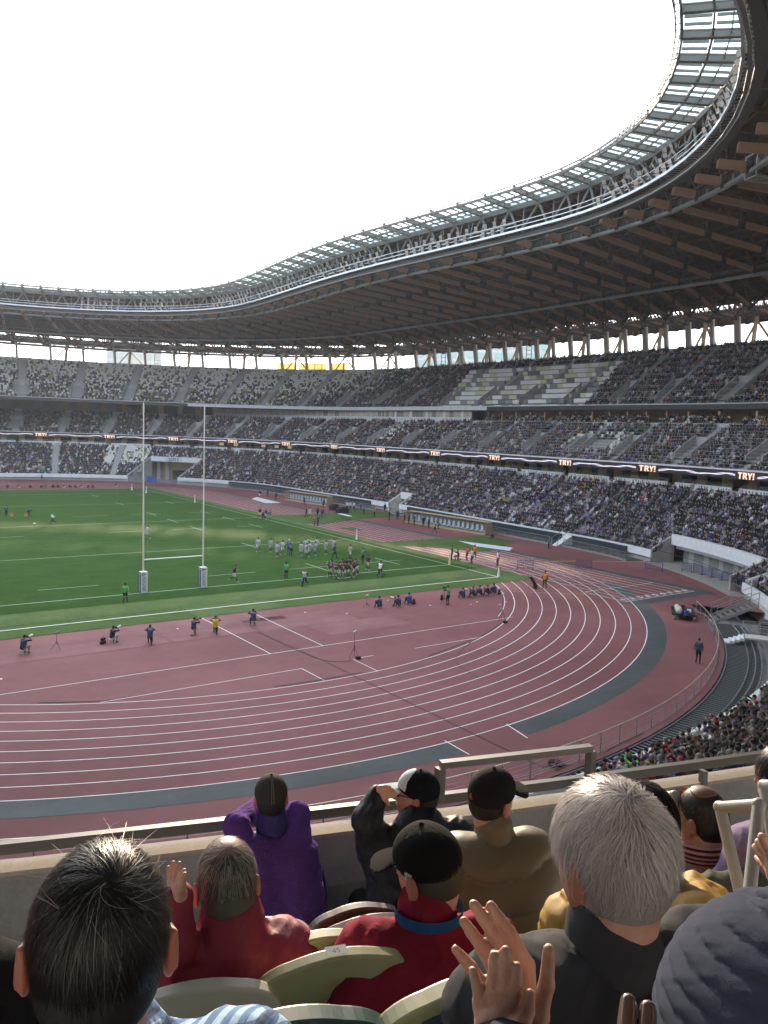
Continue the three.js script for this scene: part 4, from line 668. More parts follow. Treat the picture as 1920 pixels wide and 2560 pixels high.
const KITS = {
  STR: K([.62, .64, .68], [.66, .67, .68], { stripe: [.16, .17, .22], 7: SK, 8: SK, 4: [.05, .05, .07], 5: [.7, .7, .7] }), MAR: K([.085, .018, .03], [.72, .7, .66], { stripe: [.03, .012, .016], 7: SK, 8: SK, 4: [.03, .014, .018], 5: [.7, .7, .7] }), MAW: K([.45, .42, .40], [.7, .68, .64], { 7: SK, 8: SK, 4: BK }),
  REF: K([.10, .42, .12], BK, { 7: SK, 8: SK, 4: BK }), TRN: K([.10, .13, .30], NV, { 1: WH }), TRD: K([.05, .065, .12], NV), TRW: K([.6, .62, .66], NV), TRV: K([.22, .23, .26], NV), NVY: K(NV, BK), BIB: K([.66, .66, .68], BK, { 6: NV, 7: NV, 4: BK }),
  PHO: K([.03, .045, .13], [.30, .24, .16], { 6: BK, 7: BK }), PHB: K([.014, .016, .022], [.46, .49, .52], {}), PHO2: K([.025, .05, .17], BK, { 6: NV, 7: NV }), PHO3: K([.022, .04, .13], BK, { 6: BK, 7: BK }), BLU: K([.03, .07, .30], BK, {}), YEL: K([.62, .47, .05], BK, { 6: BK, 7: BK, 1: [.12, .12, .12] }), GRN: K([.16, .40, .16], BK, { 6: BK, 7: BK }),
  TEA: K([.06, .15, .19], BK), TEB: K([.03, .05, .07], BK), TEJ: K([.025, .075, .095], BK), ORA: K([.62, .19, .045], [.03, .03, .035]), ORB: K([.62, .21, .05], BK, { 6: [.25, .1, .04], 7: BK }), ORR: K([.14, .03, .04], NV), LBL: K([.30, .50, .58], BK),
};
const FIELD = [
[16.68,-16.92,'walk',140,'STR','player in white and grey striped jersey, leftmost in the scattered line'],
[18.00,-16.11,'stand',170,'STR','player in white and grey striped jersey, second from left in the scattered line'],
[17.14,-12.75,'walk',150,'STR','player in white and grey striped jersey, third from left in the scattered line'],
[18.40,-13.80,'walk',120,'STR','player in white and grey striped jersey, fourth from left in the scattered line'],
[19.84,-11.84,'stand',160,'STR','player in white and grey striped jersey, fifth from left in the scattered line'],
[20.04,-11.15,'run',60,'STR','player in white and grey striped jersey, running, sixth from left in the scattered line'],
[20.79,-11.55,'walk',170,'STR','player in white and grey striped jersey, seventh from left in the scattered line'],
[21.75,-11.75,'stand',185,'STR','player in white and grey striped jersey, eighth from left in the scattered line'],
[23.66,-14.78,'walk',165,'STR','player in white and grey striped jersey, ninth from left, farther back in the scattered line'],
[21.94,-14.45,'stand',140,'STR','player in white and grey striped jersey, tenth, half hidden in the scattered line'],
[23.43,-12.04,'stand',180,'STR','player in white and grey striped jersey, second from right in the scattered line'],
[25.17,-13.09,'stand',150,'STR','player in white and grey striped jersey, rightmost in the scattered line'],
[8.18,-32.44,'run',100,'STR','lone striped player running across the pitch behind the left goal post'],
[19.59,-14.42,'stand',150,'TRN','trainer in white cap and blue top among the striped players'],
[19.05,-12.91,'bend',170,'TRD','crouching helper in dark blue between the striped players'],
[22.92,-9.31,'walk',90,'NVY','man in navy reaching sideways, beside the last striped player'],
[24.45,-8.17,'walk',200,'MAW','player in pale shirt and white shorts jogging behind the maroon huddle'],
[24.27,-5.23,'stand',190,'TRV','trainer in grey vest and dark clothes standing right of the maroon huddle'],
[22.09,-0.96,'walk',200,'MAR','maroon player walking alone just right of the huddle'],
[16.23,0.79,'huddle',110,'MAR','player in maroon jersey and white shorts in the huddle, leftmost, back to the viewer'],
[16.74,-0.18,'huddle',100,'MAR','player in maroon jersey and white shorts in the huddle, second from left, half hidden'],
[16.63,1.34,'huddle',150,'MAR','player in maroon jersey and white shorts in the huddle, third from left'],
[16.86,1.81,'huddle',175,'MAR','player in maroon jersey and white shorts in the huddle, centre left, arms round teammates'],
[17.44,1.90,'huddle',185,'MAR','player in maroon jersey and white shorts in the huddle, centre, seen from behind'],
[17.92,1.76,'huddle',200,'MAR','player in maroon jersey and white shorts in the huddle, right of centre'],
[18.53,1.67,'huddle',220,'MAR','player in maroon jersey and white shorts in the huddle, second from right'],
[19.78,0.45,'huddle',250,'MAR','player in maroon jersey and white shorts in the huddle, rightmost'],
[19.50,-0.26,'huddle',300,'MAR','player in maroon jersey and white shorts in the huddle, far right side of the ring'],
[18.12,-0.31,'huddle',60,'MAR','player in maroon jersey and white shorts in the huddle, far left side of the ring'],
[18.95,-0.70,'huddle',0,'MAR','player in maroon jersey and white shorts in the huddle, far side of the ring'],
[19.16,0.93,'huddle',240,'MAR','player in maroon jersey and white shorts in the huddle, between the two rightmost'],
[6.38,-1.01,'run',60,'MAR','maroon player running alone right of the right goal post'],
[11.66,-0.17,'stand',170,'REF','referee in bright green shirt facing the players, left of the water carrier'],
[-5.35,3.18,'walk',150,'REF','referee in green shirt and black shorts walking below the left goal post'],
[11.69,3.59,'run',300,'BIB','water carrier in white bib running left with a blue bag','bag'],
[20.90,3.05,'run',120,'BIB','water carrier in white bib right of the huddle with a blue bag','bag'],
[-3.71,-63.09,'stand',150,'TRD','helper in dark tracksuit standing by an orange basket, far left','basket'],
[-0.55,-62.51,'bend',120,'TRD','helper bending over an orange basket on the far left pitch','basket'],
[0.67,-51.74,'run',250,'TRW','helper in white top running left across the far pitch'],
[-15.33,14.83,'stool',130,'PHO','photographer in blue vest and khaki trousers with white lens, leftmost','wlens'],
[-9.66,14.75,'stool',125,'PHB','photographer in black jacket and pale jeans on a small stool aiming right','wlens'],
[-7.56,16.18,'kneel',160,'PHO2','photographer in blue vest kneeling on one knee between the goal posts line','blens'],
[-4.05,15.33,'kneel',120,'PHO','photographer in navy kneeling with camera on monopod beside the white line','blens'],
[-2.58,15.71,'kneel',150,'YEL','photographer in yellow vest with number kneeling by the white line','blens'],
[0.93,14.74,'stool',170,'PHO2','photographer in blue vest sitting by the second white line'],
[12.99,14.30,'sitg',190,'PHO2','photographer in blue vest sitting on the track right of a small microphone'],
[14.69,14.75,'sitg',200,'PHO3','photographer in blue vest over black jacket, seated between two others','wlens'],
[16.13,14.40,'sitg',180,'BLU','photographer in bright blue vest seated beside a dark red bag'],
[19.16,16.19,'camop',185,'GRN','camera operator in green vest standing behind a tripod','tripod'],
[22.14,14.69,'sitg',170,'PHO3','photographer in blue vest, first of the seated group near the corner flag'],
[23.39,14.71,'sitg',240,'PHO3','photographer leaning left with long white lens, second of the seated group','wlens'],
[24.34,14.58,'sitg',240,'PHO2','photographer with raised white lens, third of the seated group','wlens'],
[25.21,14.70,'sitg',230,'PHO3','photographer in black with white lens, fourth of the seated group','wlens'],
[26.18,14.56,'sitg',200,'PHO2','photographer in blue vest, last of the seated group beside a black bag'],
[35.32,-2.49,'camop',230,'TEA','camera operator in teal vest by the yellow corner post'],
[35.96,-2.21,'kneel',230,'TEB','crouching cameraman with black camera beside the yellow corner post','blens'],
[36.91,-1.55,'stand',200,'ORA','man in orange vest standing on the sunlit straight, back turned'],
[36.05,0.31,'stand',250,'LBL','assistant in pale blue vest on the track between two orange vests'],
[38.39,-1.88,'walk',300,'ORA','man in orange vest pointing, rightmost of the crew on the straight'],
[37.78,2.89,'stand',250,'BIB','ball person in white bib standing by the corner flag'],
[54.23,-4.45,'stand',235,'TEA','steward in teal jacket standing beside the white steps'],
[32.76,14.91,'walk',120,'ORB','worker in orange vest and dark trousers pushing a black cart on the bend'],
[23.20,38.13,'stand',110,'TEJ','man in teal jacket and black trousers standing alone on the outer track'],
[36.21,-36.89,'stand',230,'ORA','steward in orange vest on the far touch line, left of a pair'],
[36.67,-36.73,'stand',200,'TRD','steward in dark clothes beside the orange vest on the far touch line'],
[41.02,-48.18,'walk',250,'NVY','man in navy walking along the far straight'],
[41.40,-47.57,'stand',150,'STR','striped player standing on the far track by the turf'],
[42.93,-47.56,'stand',190,'NVY','man in navy standing on the turf crossing, left of a companion'],
[43.42,-46.92,'stand',170,'TRD','man in dark tracksuit on the turf crossing beside the tables'],
[53.39,-48.81,'stand',250,'TEA','steward in teal beside the dark equipment, far turf'],
[52.70,-44.41,'stand',200,'ORA','steward in orange vest between the tunnel and the tables'],
[52.26,-39.23,'stand',210,'NVY','man in dark suit left of the tunnel mouth, nearer one'],
[53.91,-39.15,'stand',160,'NVY','man in dark suit standing right before the tunnel mouth'],
[58.76,-49.84,'stand',180,'NVY','man in dark suit at the left wall of the tunnel'],
[56.93,-55.20,'stand',190,'TRV','man in grey standing by the fence left of the tunnel'],
[54.82,-54.39,'stand',180,'TRW','substitute in white standing by the tables'],
[54.46,-55.07,'stand',190,'TRW','substitute in white bib left of another by the tables'],
[53.87,-55.24,'stand',170,'TRW','substitute in white third from the tunnel side'],
[52.12,-34.72,'stand',220,'NVY','coach in black at the left end of the near bench'],
[52.49,-33.93,'stand',200,'NVY','coach in black second from the left end of the near bench'],
[52.41,-32.44,'walk',200,'TRD','man in dark coat walking before the near bench'],
[52.24,-29.75,'stand',170,'NVY','man in black standing before the near bench seats'],
[51.85,-27.84,'stand',190,'TRD','man in dark tracksuit at the middle of the near bench'],
[49.16,-23.02,'walk',250,'TRV','man in grey walking before the near bench, on the turf'],
[53.00,-26.82,'bend',230,'ORR','man in dark red leaning at the near bench'],
[53.36,-14.82,'sitg',230,'NVY','cameraman sitting on the track edge by the fence'],
[52.09,-61.03,'stand',190,'NVY','man in navy at the right end of the far bench'],
[51.40,-67.43,'stand',200,'TRD','man in dark clothes before the far bench'],
[50.42,-77.79,'stand',200,'NVY','man in dark coat left of the far bench'],
[51.94,-84.78,'stand',200,'ORR','man in red jacket left of the far bench'],
[48.96,-82.48,'walk',200,'MAR','maroon substitute on the far track corner'],
[32.62,-49.01,'stand',160,'MAR','maroon player on the far touch line, left of two'],
[32.35,-47.26,'bend',140,'NVY','helper in blue stooping on the far touch line'],
[32.78,-47.12,'stand',200,'MAR','maroon player on the far touch line, right of the stooping helper'],
[36.09,-52.22,'sitg',200,'TEA','steward in pale blue seated by the far touch line'],
[5.30,-116.82,'sitg',20,'PHO3','seated photographer beyond the far dead-ball line, leftmost'],
[7.44,-116.44,'sitg',57,'PHB','seated photographer beyond the far dead-ball line, second from left'],
[9.75,-116.03,'sitg',44,'NVY','seated photographer beyond the far dead-ball line, third from left'],
[12.00,-115.63,'sitg',31,'PHO3','seated photographer beyond the far dead-ball line, fourth from left'],
[12.81,-115.49,'stand',68,'GRN','standing photographer in green vest beyond the far dead-ball line, the only one standing'],
[14.26,-115.23,'sitg',55,'NVY','seated photographer beyond the far dead-ball line, sixth from left'],
[15.26,-115.05,'sitg',42,'PHO3','seated photographer beyond the far dead-ball line, seventh from left'],
[16.51,-114.83,'sitg',29,'PHB','seated photographer beyond the far dead-ball line, eighth from left'],
[17.75,-114.61,'sitg',66,'NVY','seated photographer beyond the far dead-ball line, ninth from left'],
[18.82,-114.42,'sitg',53,'PHO3','seated photographer beyond the far dead-ball line, tenth from left'],
[20.14,-114.18,'sitg',40,'PHB','seated photographer beyond the far dead-ball line, eleventh from left'],
[21.51,-113.94,'sitg',27,'NVY','seated photographer beyond the far dead-ball line, twelfth from left'],
[22.44,-113.77,'sitg',64,'PHO3','seated photographer beyond the far dead-ball line, thirteenth from left'],
[28.23,-115.46,'sitg',51,'PHB','seated photographer beyond the far dead-ball line, alone at the right'],
[17.28,-141.57,'stand',10,'LBL','steward in pale blue standing at the far front wall']
];

const mLens = M(.72, .72, .70, .4), mBlack = M(.014, .014, .016, .45), mBlueBag = M(.06, .16, .36, .7), mOrange = M(.60, .20, .04, .7);
function lensCam(x, z, yaw, hy, white, label, d = .42) { // a camera with a long lens held up to the face
  const t = thing('camera', label, 'camera', [x, hy, z], rad(yaw), 'photographers\' cameras'), b = new MB(); b.box(0, 0, d - .08, .14, .11, .08); b.box(0, .07, d - .08, .07, .05, .06); b.add('camera_body', mBlack, t);
  const l = new MB(); l.tube([0, 0, d - .04], [0, .03, d + .2], .045, .05, 10); l.tube([0, .03, d + .2], [0, .045, d + .36], .06, .068, 10); l.add('lens', white ? mLens : mBlack, t); return t;
}
function tripod(x, z, h, label, kind) {
  const t = thing(kind || 'tripod', label, kind === 'microphone_stand' ? 'microphone' : 'tripod', [x, 0, z]);
  for (let i = 0; i < 3; i++) { const a = i * 2.094 + .4; new MB().tube([0, h * .5, 0], [Math.sin(a) * .38, .02, Math.cos(a) * .38], .016, .012, 6).add('leg', mBlack, t); } new MB().tube([0, h * .3, 0], [0, h, 0], .018, .014, 6).add('pole', mBlack, t); return t;
}
for (const [x, z, pose, yaw, kit, label, prop] of FIELD) {
  const far = len([x + 24.8, 0, z - 68]), cell = far > 140 ? .045 : far > 95 ? .034 : .026, sc = rr(.97, 1.05), gy = z < 10.6 && x < 36 ? .03 : .02;
  const o = mesh('person', figure(pose, KITS[kit], cell), mFig); o.position.set(x, gy, z); o.rotation.y = rad(yaw); o.scale.setScalar(sc); tag(o, label, 'person');
  const dx = Math.sin(rad(yaw)), dz = Math.cos(rad(yaw)), short = label.split(/[,;]/)[0].split(' ').slice(0, 9).join(' ');
  if (prop === 'wlens' || prop === 'blens') lensCam(x, z, yaw, (pose === 'kneel' ? 1.06 : pose === 'stool' ? 1.02 : .72) * sc, prop === 'wlens', (prop === 'wlens' ? 'long white lens camera of the ' : 'black camera of the ') + label.split(' ').slice(0, 9).join(' '));
  if (pose === 'stool') { const t = thing('stool', 'low folding stool under the ' + label.split(' ').slice(0, 8).join(' '), 'stool', [x - dx * .14, 0, z - dz * .14], rad(yaw), 'photographers\' stools'), m = new MB(); m.box(0, .31, 0, .34, .03, .28); m.add('seat', mWhiteWarm, t); for (const [a, b] of [[1, 1], [1, -1], [-1, 1], [-1, -1]]) new MB().beam([a * .14, .3, b * .11], [a * .16, 0, b * .13], .03, .03).add('leg', mWhiteWarm, t); }
  if (prop === 'bag') { const t = thing('carrier_bag', 'blue carrier bag held by the ' + label.split(' ').slice(0, 8).join(' '), 'bag', [x + dz * -.3, .34, z + dx * .3], rad(yaw)), m = new MB(); m.box(0, .1, 0, .2, .28, .38); m.add('bag_body', mBlueBag, t); new MB().path([[0, .24, -.12], [0, .44, -.06], [0, .44, .06], [0, .24, .12]], .012, 5).add('handle', mBlueBag, t); }
  if (prop === 'basket') { const t = thing('water_basket', 'orange bottle basket on the grass beside the ' + label.split(' ').slice(0, 5).join(' ') + (x < -10 ? ' far left' : ' bending over'), 'basket', [x + .75 * (pose === 'bend' ? -.6 : 1), .03, z + .1]), m = new MB(); m.box(0, .16, 0, .42, .32, .3); m.add('crate', mOrange, t); new MB().path([[-.2, .3, 0], [-.2, .55, 0], [.2, .55, 0], [.2, .3, 0]], .015, 5).add('handle', mOrange, t); }
  if (prop === 'tripod') { const t = tripod(x + dx * .5, z + dz * .5, 1.35, 'black camera tripod in front of the operator in green vest'), m = new MB(); m.box(0, 1.46, 0, .16, .2, .36, rad(yaw)); m.add('camera_body', mBlack, t); }
}
// ---------------------------------------------------------------- goal posts, flags, ball
{
  const t = thing('goal_posts', 'white rugby goal posts with tall uprights and padded bases', 'goal', [0, .03, 0]);
  const c = document.createElement('canvas'); c.width = 128; c.height = 512; const x = c.getContext('2d'); const side = (bg, fg) => { x.fillStyle = bg; x.fillRect(0, 0, 128, 512); x.save(); x.translate(64, 256); x.rotate(PI / 2); x.fillStyle = fg; x.font = '88px sans-serif'; x.textBaseline = 'middle'; x.textAlign = 'center'; x.fillText('ASAGAMI', 30, 4, 400); x.strokeStyle = fg; x.lineWidth = 10; x.beginPath(); x.moveTo(-236, 34); x.lineTo(-206, -34); x.lineTo(-176, 34); x.closePath(); x.stroke(); x.beginPath(); x.moveTo(-206, -10); x.lineTo(-206, 30); x.stroke(); x.restore(); };
  const mk = (bg, fg) => { side(bg, fg); const d = new Uint8Array(x.getImageData(0, 0, 128, 512).data), T = new THREE.DataTexture(d, 128, 512); T.flipY = true; T.colorSpace = THREE.SRGBColorSpace; T.magFilter = THREE.LinearFilter; T.needsUpdate = true; return M(1, 1, 1, .55, { map: T }); };
  const front = mk('#dfe2e6', '#3b4654'), blue = mk('#33507f', '#e4e8ee'), postM = M(.80, .79, .76, .35);
  for (const s of [-1, 1]) {
    new MB().tube([s * 2.8, 0, 0], [s * 2.8, 16.9, 0], .075, .055, 14).add('upright', postM, t);
    const p = new MB(), w = .31; p.box(s * 2.8, .98, 0, w * 2 - .01, 1.92, w * 2 - .01); p.add('pad', mWhite, t);
    const q = new MB(), X = s * 2.8, uv = [[0, 0], [1, 0], [1, 1], [0, 1]]; q.quad([X - w, .06, w], [X + w, .06, w], [X + w, 1.92, w], [X - w, 1.92, w], uv); q.add('pad_lettering', front, t);
    const b = new MB(); b.quad([X - w, .06, -w], [X - w, .06, w], [X - w, 1.92, w], [X - w, 1.92, -w], uv); b.add('pad_lettering', blue, t);
  }
  new MB().tube([-2.75, 3, 0], [2.75, 3, 0], .06, .06, 12).add('crossbar', postM, t);
  const flag = (x, z, label, yel) => { const f = thing('corner_flag', label, 'flag post', [x, .03, z], 0, 'corner posts of the pitch'); new MB().tube([0, .1, 0], [0, 1.5, 0], .05, .05, 8).add('post', yel ? M(.75, .6, .12, .7) : mPaint, f); const l = new MB(); l.tube([0, 0, 0], [0, .75, 0], .16, .09, 8); l.add('base_pad', yel ? M(.75, .68, .4, .7) : mPaint, f); };
  flag(32.84, 8.21, 'white corner flag post at the near right corner of the dead-ball line'); flag(32.92, -.06, 'yellowish padded corner post on the right end of the goal line', true); flag(33.94, -21.4, 'white flag post on the right touch line beyond the huddle'); flag(32.03, -76.4, 'white flag post on the right touch line, far beyond the right upright'); flag(29.24, -107, 'white flag post at the far corner of the pitch, left of the left upright'); flag(29.9, -99.1, 'slim flag post at the far goal line corner behind the left upright');
  const bl = new THREE.SphereGeometry(.12, 14, 10); bl.scale(1.45, .95, .95); const o = mesh('rugby_ball', bl, M(.75, .75, .72, .5)); o.position.set(-1.82, .15, -51.85); tag(o, 'white rugby ball lying on the grass at the far left', 'ball');
}
// microphones, bags, cart and other things on the track
for (const [x, z, h, l, w] of [[-13.29, 14.6, 1.05, 'short microphone stand with grey furry windshield among the photographers at far left', 0], [11.9, 14.01, 1.05, 'short microphone stand with pale windshield left of three seated photographers', 1], [2.95, 25.87, 1.75, 'tall tripod microphone stand with beige windshield in the middle of the red area', 1], [18.94, 23.24, 2.3, 'tallest microphone tripod standing on the bend beside the innermost lane', 1]]) {
  const t = tripod(x, z, h, l, 'microphone_stand'), m = new MB(); m.tube([-.1, h + .06, .05], [.14, h + .1, -.08], .07, .075, 10); m.ball([-.1, h + .06, .05], .07, 10); m.ball([.14, h + .1, -.08], .075, 10); m.add('windshield', w ? M(.55, .50, .45, 1) : M(.2, .2, .2, 1), t);
  if (h > 1.5) { const b = new MB(); b.box(.2, .1, .2, .3, .2, .22); b.add('sand_bag', mBlack, t); }
}
for (const [x, z, l, c] of [[-10.32, 14.7, 'black camera bag on the track behind the photographer in pale jeans', mBlack], [16.64, 14.45, 'small dark red bag beside the photographer in bright blue', M(.08, .015, .03, .8)], [20.03, 14.24, 'black backpack standing left of the camera operator in green', mBlack], [26.68, 14.8, 'black bag at the right end of the seated photographers', mBlack]]) { const t = thing('camera_bag', l, 'bag', [x, 0, z], .4); solidBag(t, c); }
function solidBag(t, c) { const g = solid([cap([-.12, .12, 0], [.12, .12, 0], .13, .13, 0), cap([-.1, .36, 0], [.1, .36, 0], .1, .1, 0)], .03, .06); mesh('bag_body', g, c, t); new MB().path([[-.08, .45, 0], [-.04, .52, 0], [.04, .52, 0], [.08, .45, 0]], .012, 5).add('handle', c, t); }
{
  const t = thing('hand_cart', 'black tilted two-wheeled cart pushed by the worker in orange', 'cart', [31.9, 0, 14.2], .9), b = new MB(); b.beam([0, .25, .3], [0, 1.15, -.35], .55, .3); b.add('bin', mBlack, t);
  for (const s of [-1, 1]) { const w = new MB(); w.tube([s * .3, .18, .2], [s * .36, .18, .2], .18, .18, 12); w.add('wheel', mBlack, t); } new MB().path([[-.22, 1.1, -.3], [-.2, 1.25, -.6], [.2, 1.25, -.6], [.22, 1.1, -.3]], .02, 6).add('handle', mSteelGrey, t);
  for (const s of [-1, 1]) new MB().beam([s * .2, .6, 0], [s * .2, .03, -.5], .03, .03).add('strut', mSteelGrey, t);
  const c = thing('equipment_trailer', 'low dark flatbed trailer with white wheels, red drawbar and covered load by the steps', 'trailer', [34.9, 0, 29.1], .62);
  const d = new MB(); d.box(0, .48, 0, 3.2, .12, 1.9); d.add('flatbed', mBlack, c); for (const [x, z] of [[-1.3, .8], [1.2, .8], [-1.3, -.8], [1.2, -.8]]) { const w = new MB(); w.tube([x, .22, z], [x, .22, z + .16], .22, .22, 14); w.tube([x, .22, z + .16], [x, .22, z + .17], .12, .1, 12); w.add('wheel', mWhiteWarm, c); }
  new MB().beam([.1, .42, 1.0], [.45, .1, 2.0], .09, .07).add('drawbar', M(.45, .04, .03, .5), c);
  const l = solid([cap([-1.4, .75, -.35], [-.7, .8, -.4], .26, .28, 0), cap([-.5, .7, -.5], [.9, .68, -.5], .16, .2, 0)], .05, .1, (x, y, z) => .03 * Math.sin(x * 17) * Math.sin(y * 15 + z * 9)); mesh('tarpaulin', l, M(.42, .47, .42, .8), c);
  const tn = new MB(); tn.tube([-.9, .54, .1], [-.9, .95, .1], .16, .16, 12); tn.tube([.5, .54, 0], [.5, .95, 0], .17, .17, 12); tn.add('drum', M(.09, .02, .02, .5), c); new MB().tube([-1.75, .54, .2], [-1.75, .95, .2], .2, .2, 12).add('blue_drum', M(.03, .1, .3, .5), c); const bx = new MB(); bx.box(.3, .58, .45, .6, .07, .4); bx.box(-.4, .6, .5, .3, .12, .3); bx.add('parcel', mWhiteWarm, c);
}
// purple barriers on the straight and along the corner gate
{
  const pm = M(.05, .045, .20, .5), bar = (x0, z0, x1, z1, label) => { const L = len([x1 - x0, 0, z1 - z0]), t = thing('crowd_barrier', label, 'barrier', [(x0 + x1) / 2, 0, (z0 + z1) / 2], Math.atan2(-(z1 - z0), x1 - x0), 'violet crowd barriers'), f = new MB(), r = new MB(); for (const s of [-1, 1]) { f.beam([s * L / 2, 0, 0], [s * L / 2, 1.05, 0], .05, .05); f.beam([s * L / 2, .03, -.3], [s * L / 2, .03, .3], .06, .05); } f.beam([-L / 2, 1.05, 0], [L / 2, 1.05, 0], .05, .05); f.beam([-L / 2, .2, 0], [L / 2, .2, 0], .05, .05); f.add('frame', pm, t); for (let i = 1; i < 8; i++) r.beam([-L / 2 + L * i / 8, .2, 0], [-L / 2 + L * i / 8, 1.05, 0], .025, .025); for (const h of [.42, .63, .84]) r.beam([-L / 2, h, 0], [L / 2, h, 0], .03, .03); r.add('bar', pm, t); };
  bar(38.2, 5.6, 39.9, 6.4, 'violet barrier at the left, beside the turf and the sunlit lanes'); bar(45.1, 8.2, 46.6, 9.2, 'violet barrier in the middle, behind the straight'); bar(52.6, 12.2, 53.4, 14.0, 'violet barrier at the right, against the corner wall'); bar(55.8, 14.9, 56.4, 15.8, 'short violet barrier at the left end of the curtained gate');
  for (let i = 0; i < 8; i++) { const a = [56.6 - i * .55, 15.9 + i * 1.55], b = [56.1 - i * .55, 17.3 + i * 1.55]; bar(a[0], a[1], b[0], b[1], ['nearest the corner wall', 'second', 'third', 'fourth', 'fifth', 'sixth', 'seventh', 'last before the near stand'][i].replace(/^/, 'violet barrier along the curtained gate, ')); }
  for (const [x, z, x2, z2, l] of [[38.4, -118, 40, -117, 'violet barrier before the far gate, left one'], [41.5, -117, 43, -116, 'violet barrier before the far gate, right one']]) bar(x, z, x2, z2, l);
  const t = thing('tape', 'yellow tape strung between the barriers', 'tape'); const m = new MB(); m.beam([39.9, .95, 6.5], [45.1, .9, 8.2], .02, .1); m.beam([46.7, .92, 9.3], [52.6, .95, 12.2], .02, .1); m.add('tape_strip', M(.6, .45, .06, .6), t);
  const bb = thing('equipment_box', 'blue box standing in the mouth of the far gate', 'box', [40.9, 0, -128.6]); const q = new MB(); q.box(0, .8, 0, 2.2, 1.6, 1.4); q.add('box_body', M(.04, .12, .36, .6), bb); const q2 = new MB(); q2.box(0, 1.65, 0, 2.3, .1, 1.5); q2.add('lid', M(.05, .14, .4, .6), bb);
}
// benches for the teams
for (const [x0, z0, x1, z1, n, l] of [[52.6, -77.5, 54.4, -63.5, 14, 'far team bench shelter with light timber frame and rows of seats'], [53.6, -36.5, 55.2, -18.2, 18, 'near team bench shelter with light timber frame and rows of pale seats']]) {
  const t = thing('team_bench', l, 'bench shelter', [x0, 0, z0], Math.atan2(x1 - x0, z1 - z0)), L = len([x1 - x0, 0, z1 - z0]), fm = M(.33, .25, .15, .6), r = new MB(); // local z runs along the bench, +x away from the pitch
  const rf = new MB(); rf.hex([[.5, 1.85, L], [1.3, 1.95, L], [1.3, 1.95, 0], [.5, 1.85, 0]], [[.5, 1.9, L], [1.3, 2.0, L], [1.3, 2.0, 0], [.5, 1.9, 0]]); rf.add('roof', fm, t);
  for (let i = 0; i <= n; i += 2) { const z = i / n * L; new MB().beam([1.25, 0, z], [1.25, 1.95, z], .1, .08).add('post', fm, t); } for (const z of [0, L]) { const s = new MB(); s.hex([[-.1, .1, z + .04], [1.3, .1, z + .04], [1.3, .1, z - .04], [-.1, .1, z - .04]], [[-.3, 1.75, z + .04], [1.3, 1.95, z + .04], [1.3, 1.95, z - .04], [-.3, 1.75, z - .04]]); s.add('end_panel', fm, t); }
  const fl = new MB(); fl.box(.5, .08, L / 2, 1.7, .16, L); fl.add('plinth', fm, t); const bk = new MB(); bk.quad([1.22, .2, 0], [1.22, .2, L], [1.25, 1.9, L], [1.25, 1.9, 0]); bk.add('back_panel', M(.25, .3, .32, .3), t);
  const sg = new MB(); sg.box(.55, .5, 0, .48, .12, .5); sg.box(.85, .85, 0, .12, .75, .5); sg.box(.88, 1.3, 0, .1, .2, .34); const g = sg.geo(); for (let i = 0; i < n; i++) mesh('seat', g, M(.36, .40, .44, .5), t).position.z = (i + .5) / n * L;
}
{ // tables and boxes on the turf by the tunnel
  const t = thing('folding_table', 'long white folding tables on the turf before the tunnel', 'table', [45.8, 0, -43.4], -.1); const a = new MB(); a.box(0, .74, 0, .7, .05, 4); a.add('tabletop', mWhite, t); for (const [x, z] of [[.3, 1.9], [-.3, 1.9], [.3, -1.9], [-.3, -1.9], [.3, 0], [-.3, 0]]) new MB().beam([x, .72, z], [x, 0, z], .04, .04).add('leg', mSteelGrey, t);
  for (const [x, z, w, l] of [[51.6, -56.5, 1.6, 'dark equipment cases stacked on turf, left group'], [50.4, -51.5, 2.4, 'dark equipment cases under a cover on turf, right group']]) { const e = thing('equipment_case', l, 'case', [x, 0, z], .2), m = new MB(); m.box(0, .45, 0, w, .9, 1); m.add('case_body', mBlack, e); const k = new MB(); k.box(.1, 1.05, .1, w * .7, .3, .8); k.add('case_lid', mDark, e); }
  for (let i = 0; i < 4; i++) { const e = thing('hurdle', 'low green metal hurdle frame on the lanes, ' + ['first', 'second', 'third', 'fourth'][i] + ' from the left', 'hurdle', [38.2 + i * .95, 0, -40.6 + i * .25], .3), m = new MB(); for (const s of [-1, 1]) { m.beam([s * .45, 0, 0], [s * .45, .75, 0], .04, .04); m.beam([s * .45, .03, -.35], [s * .45, .03, .2], .04, .04); } m.beam([-.45, .75, 0], [.45, .75, 0], .04, .07); m.add('frame', M(.10, .16, .10, .5), e); }
}
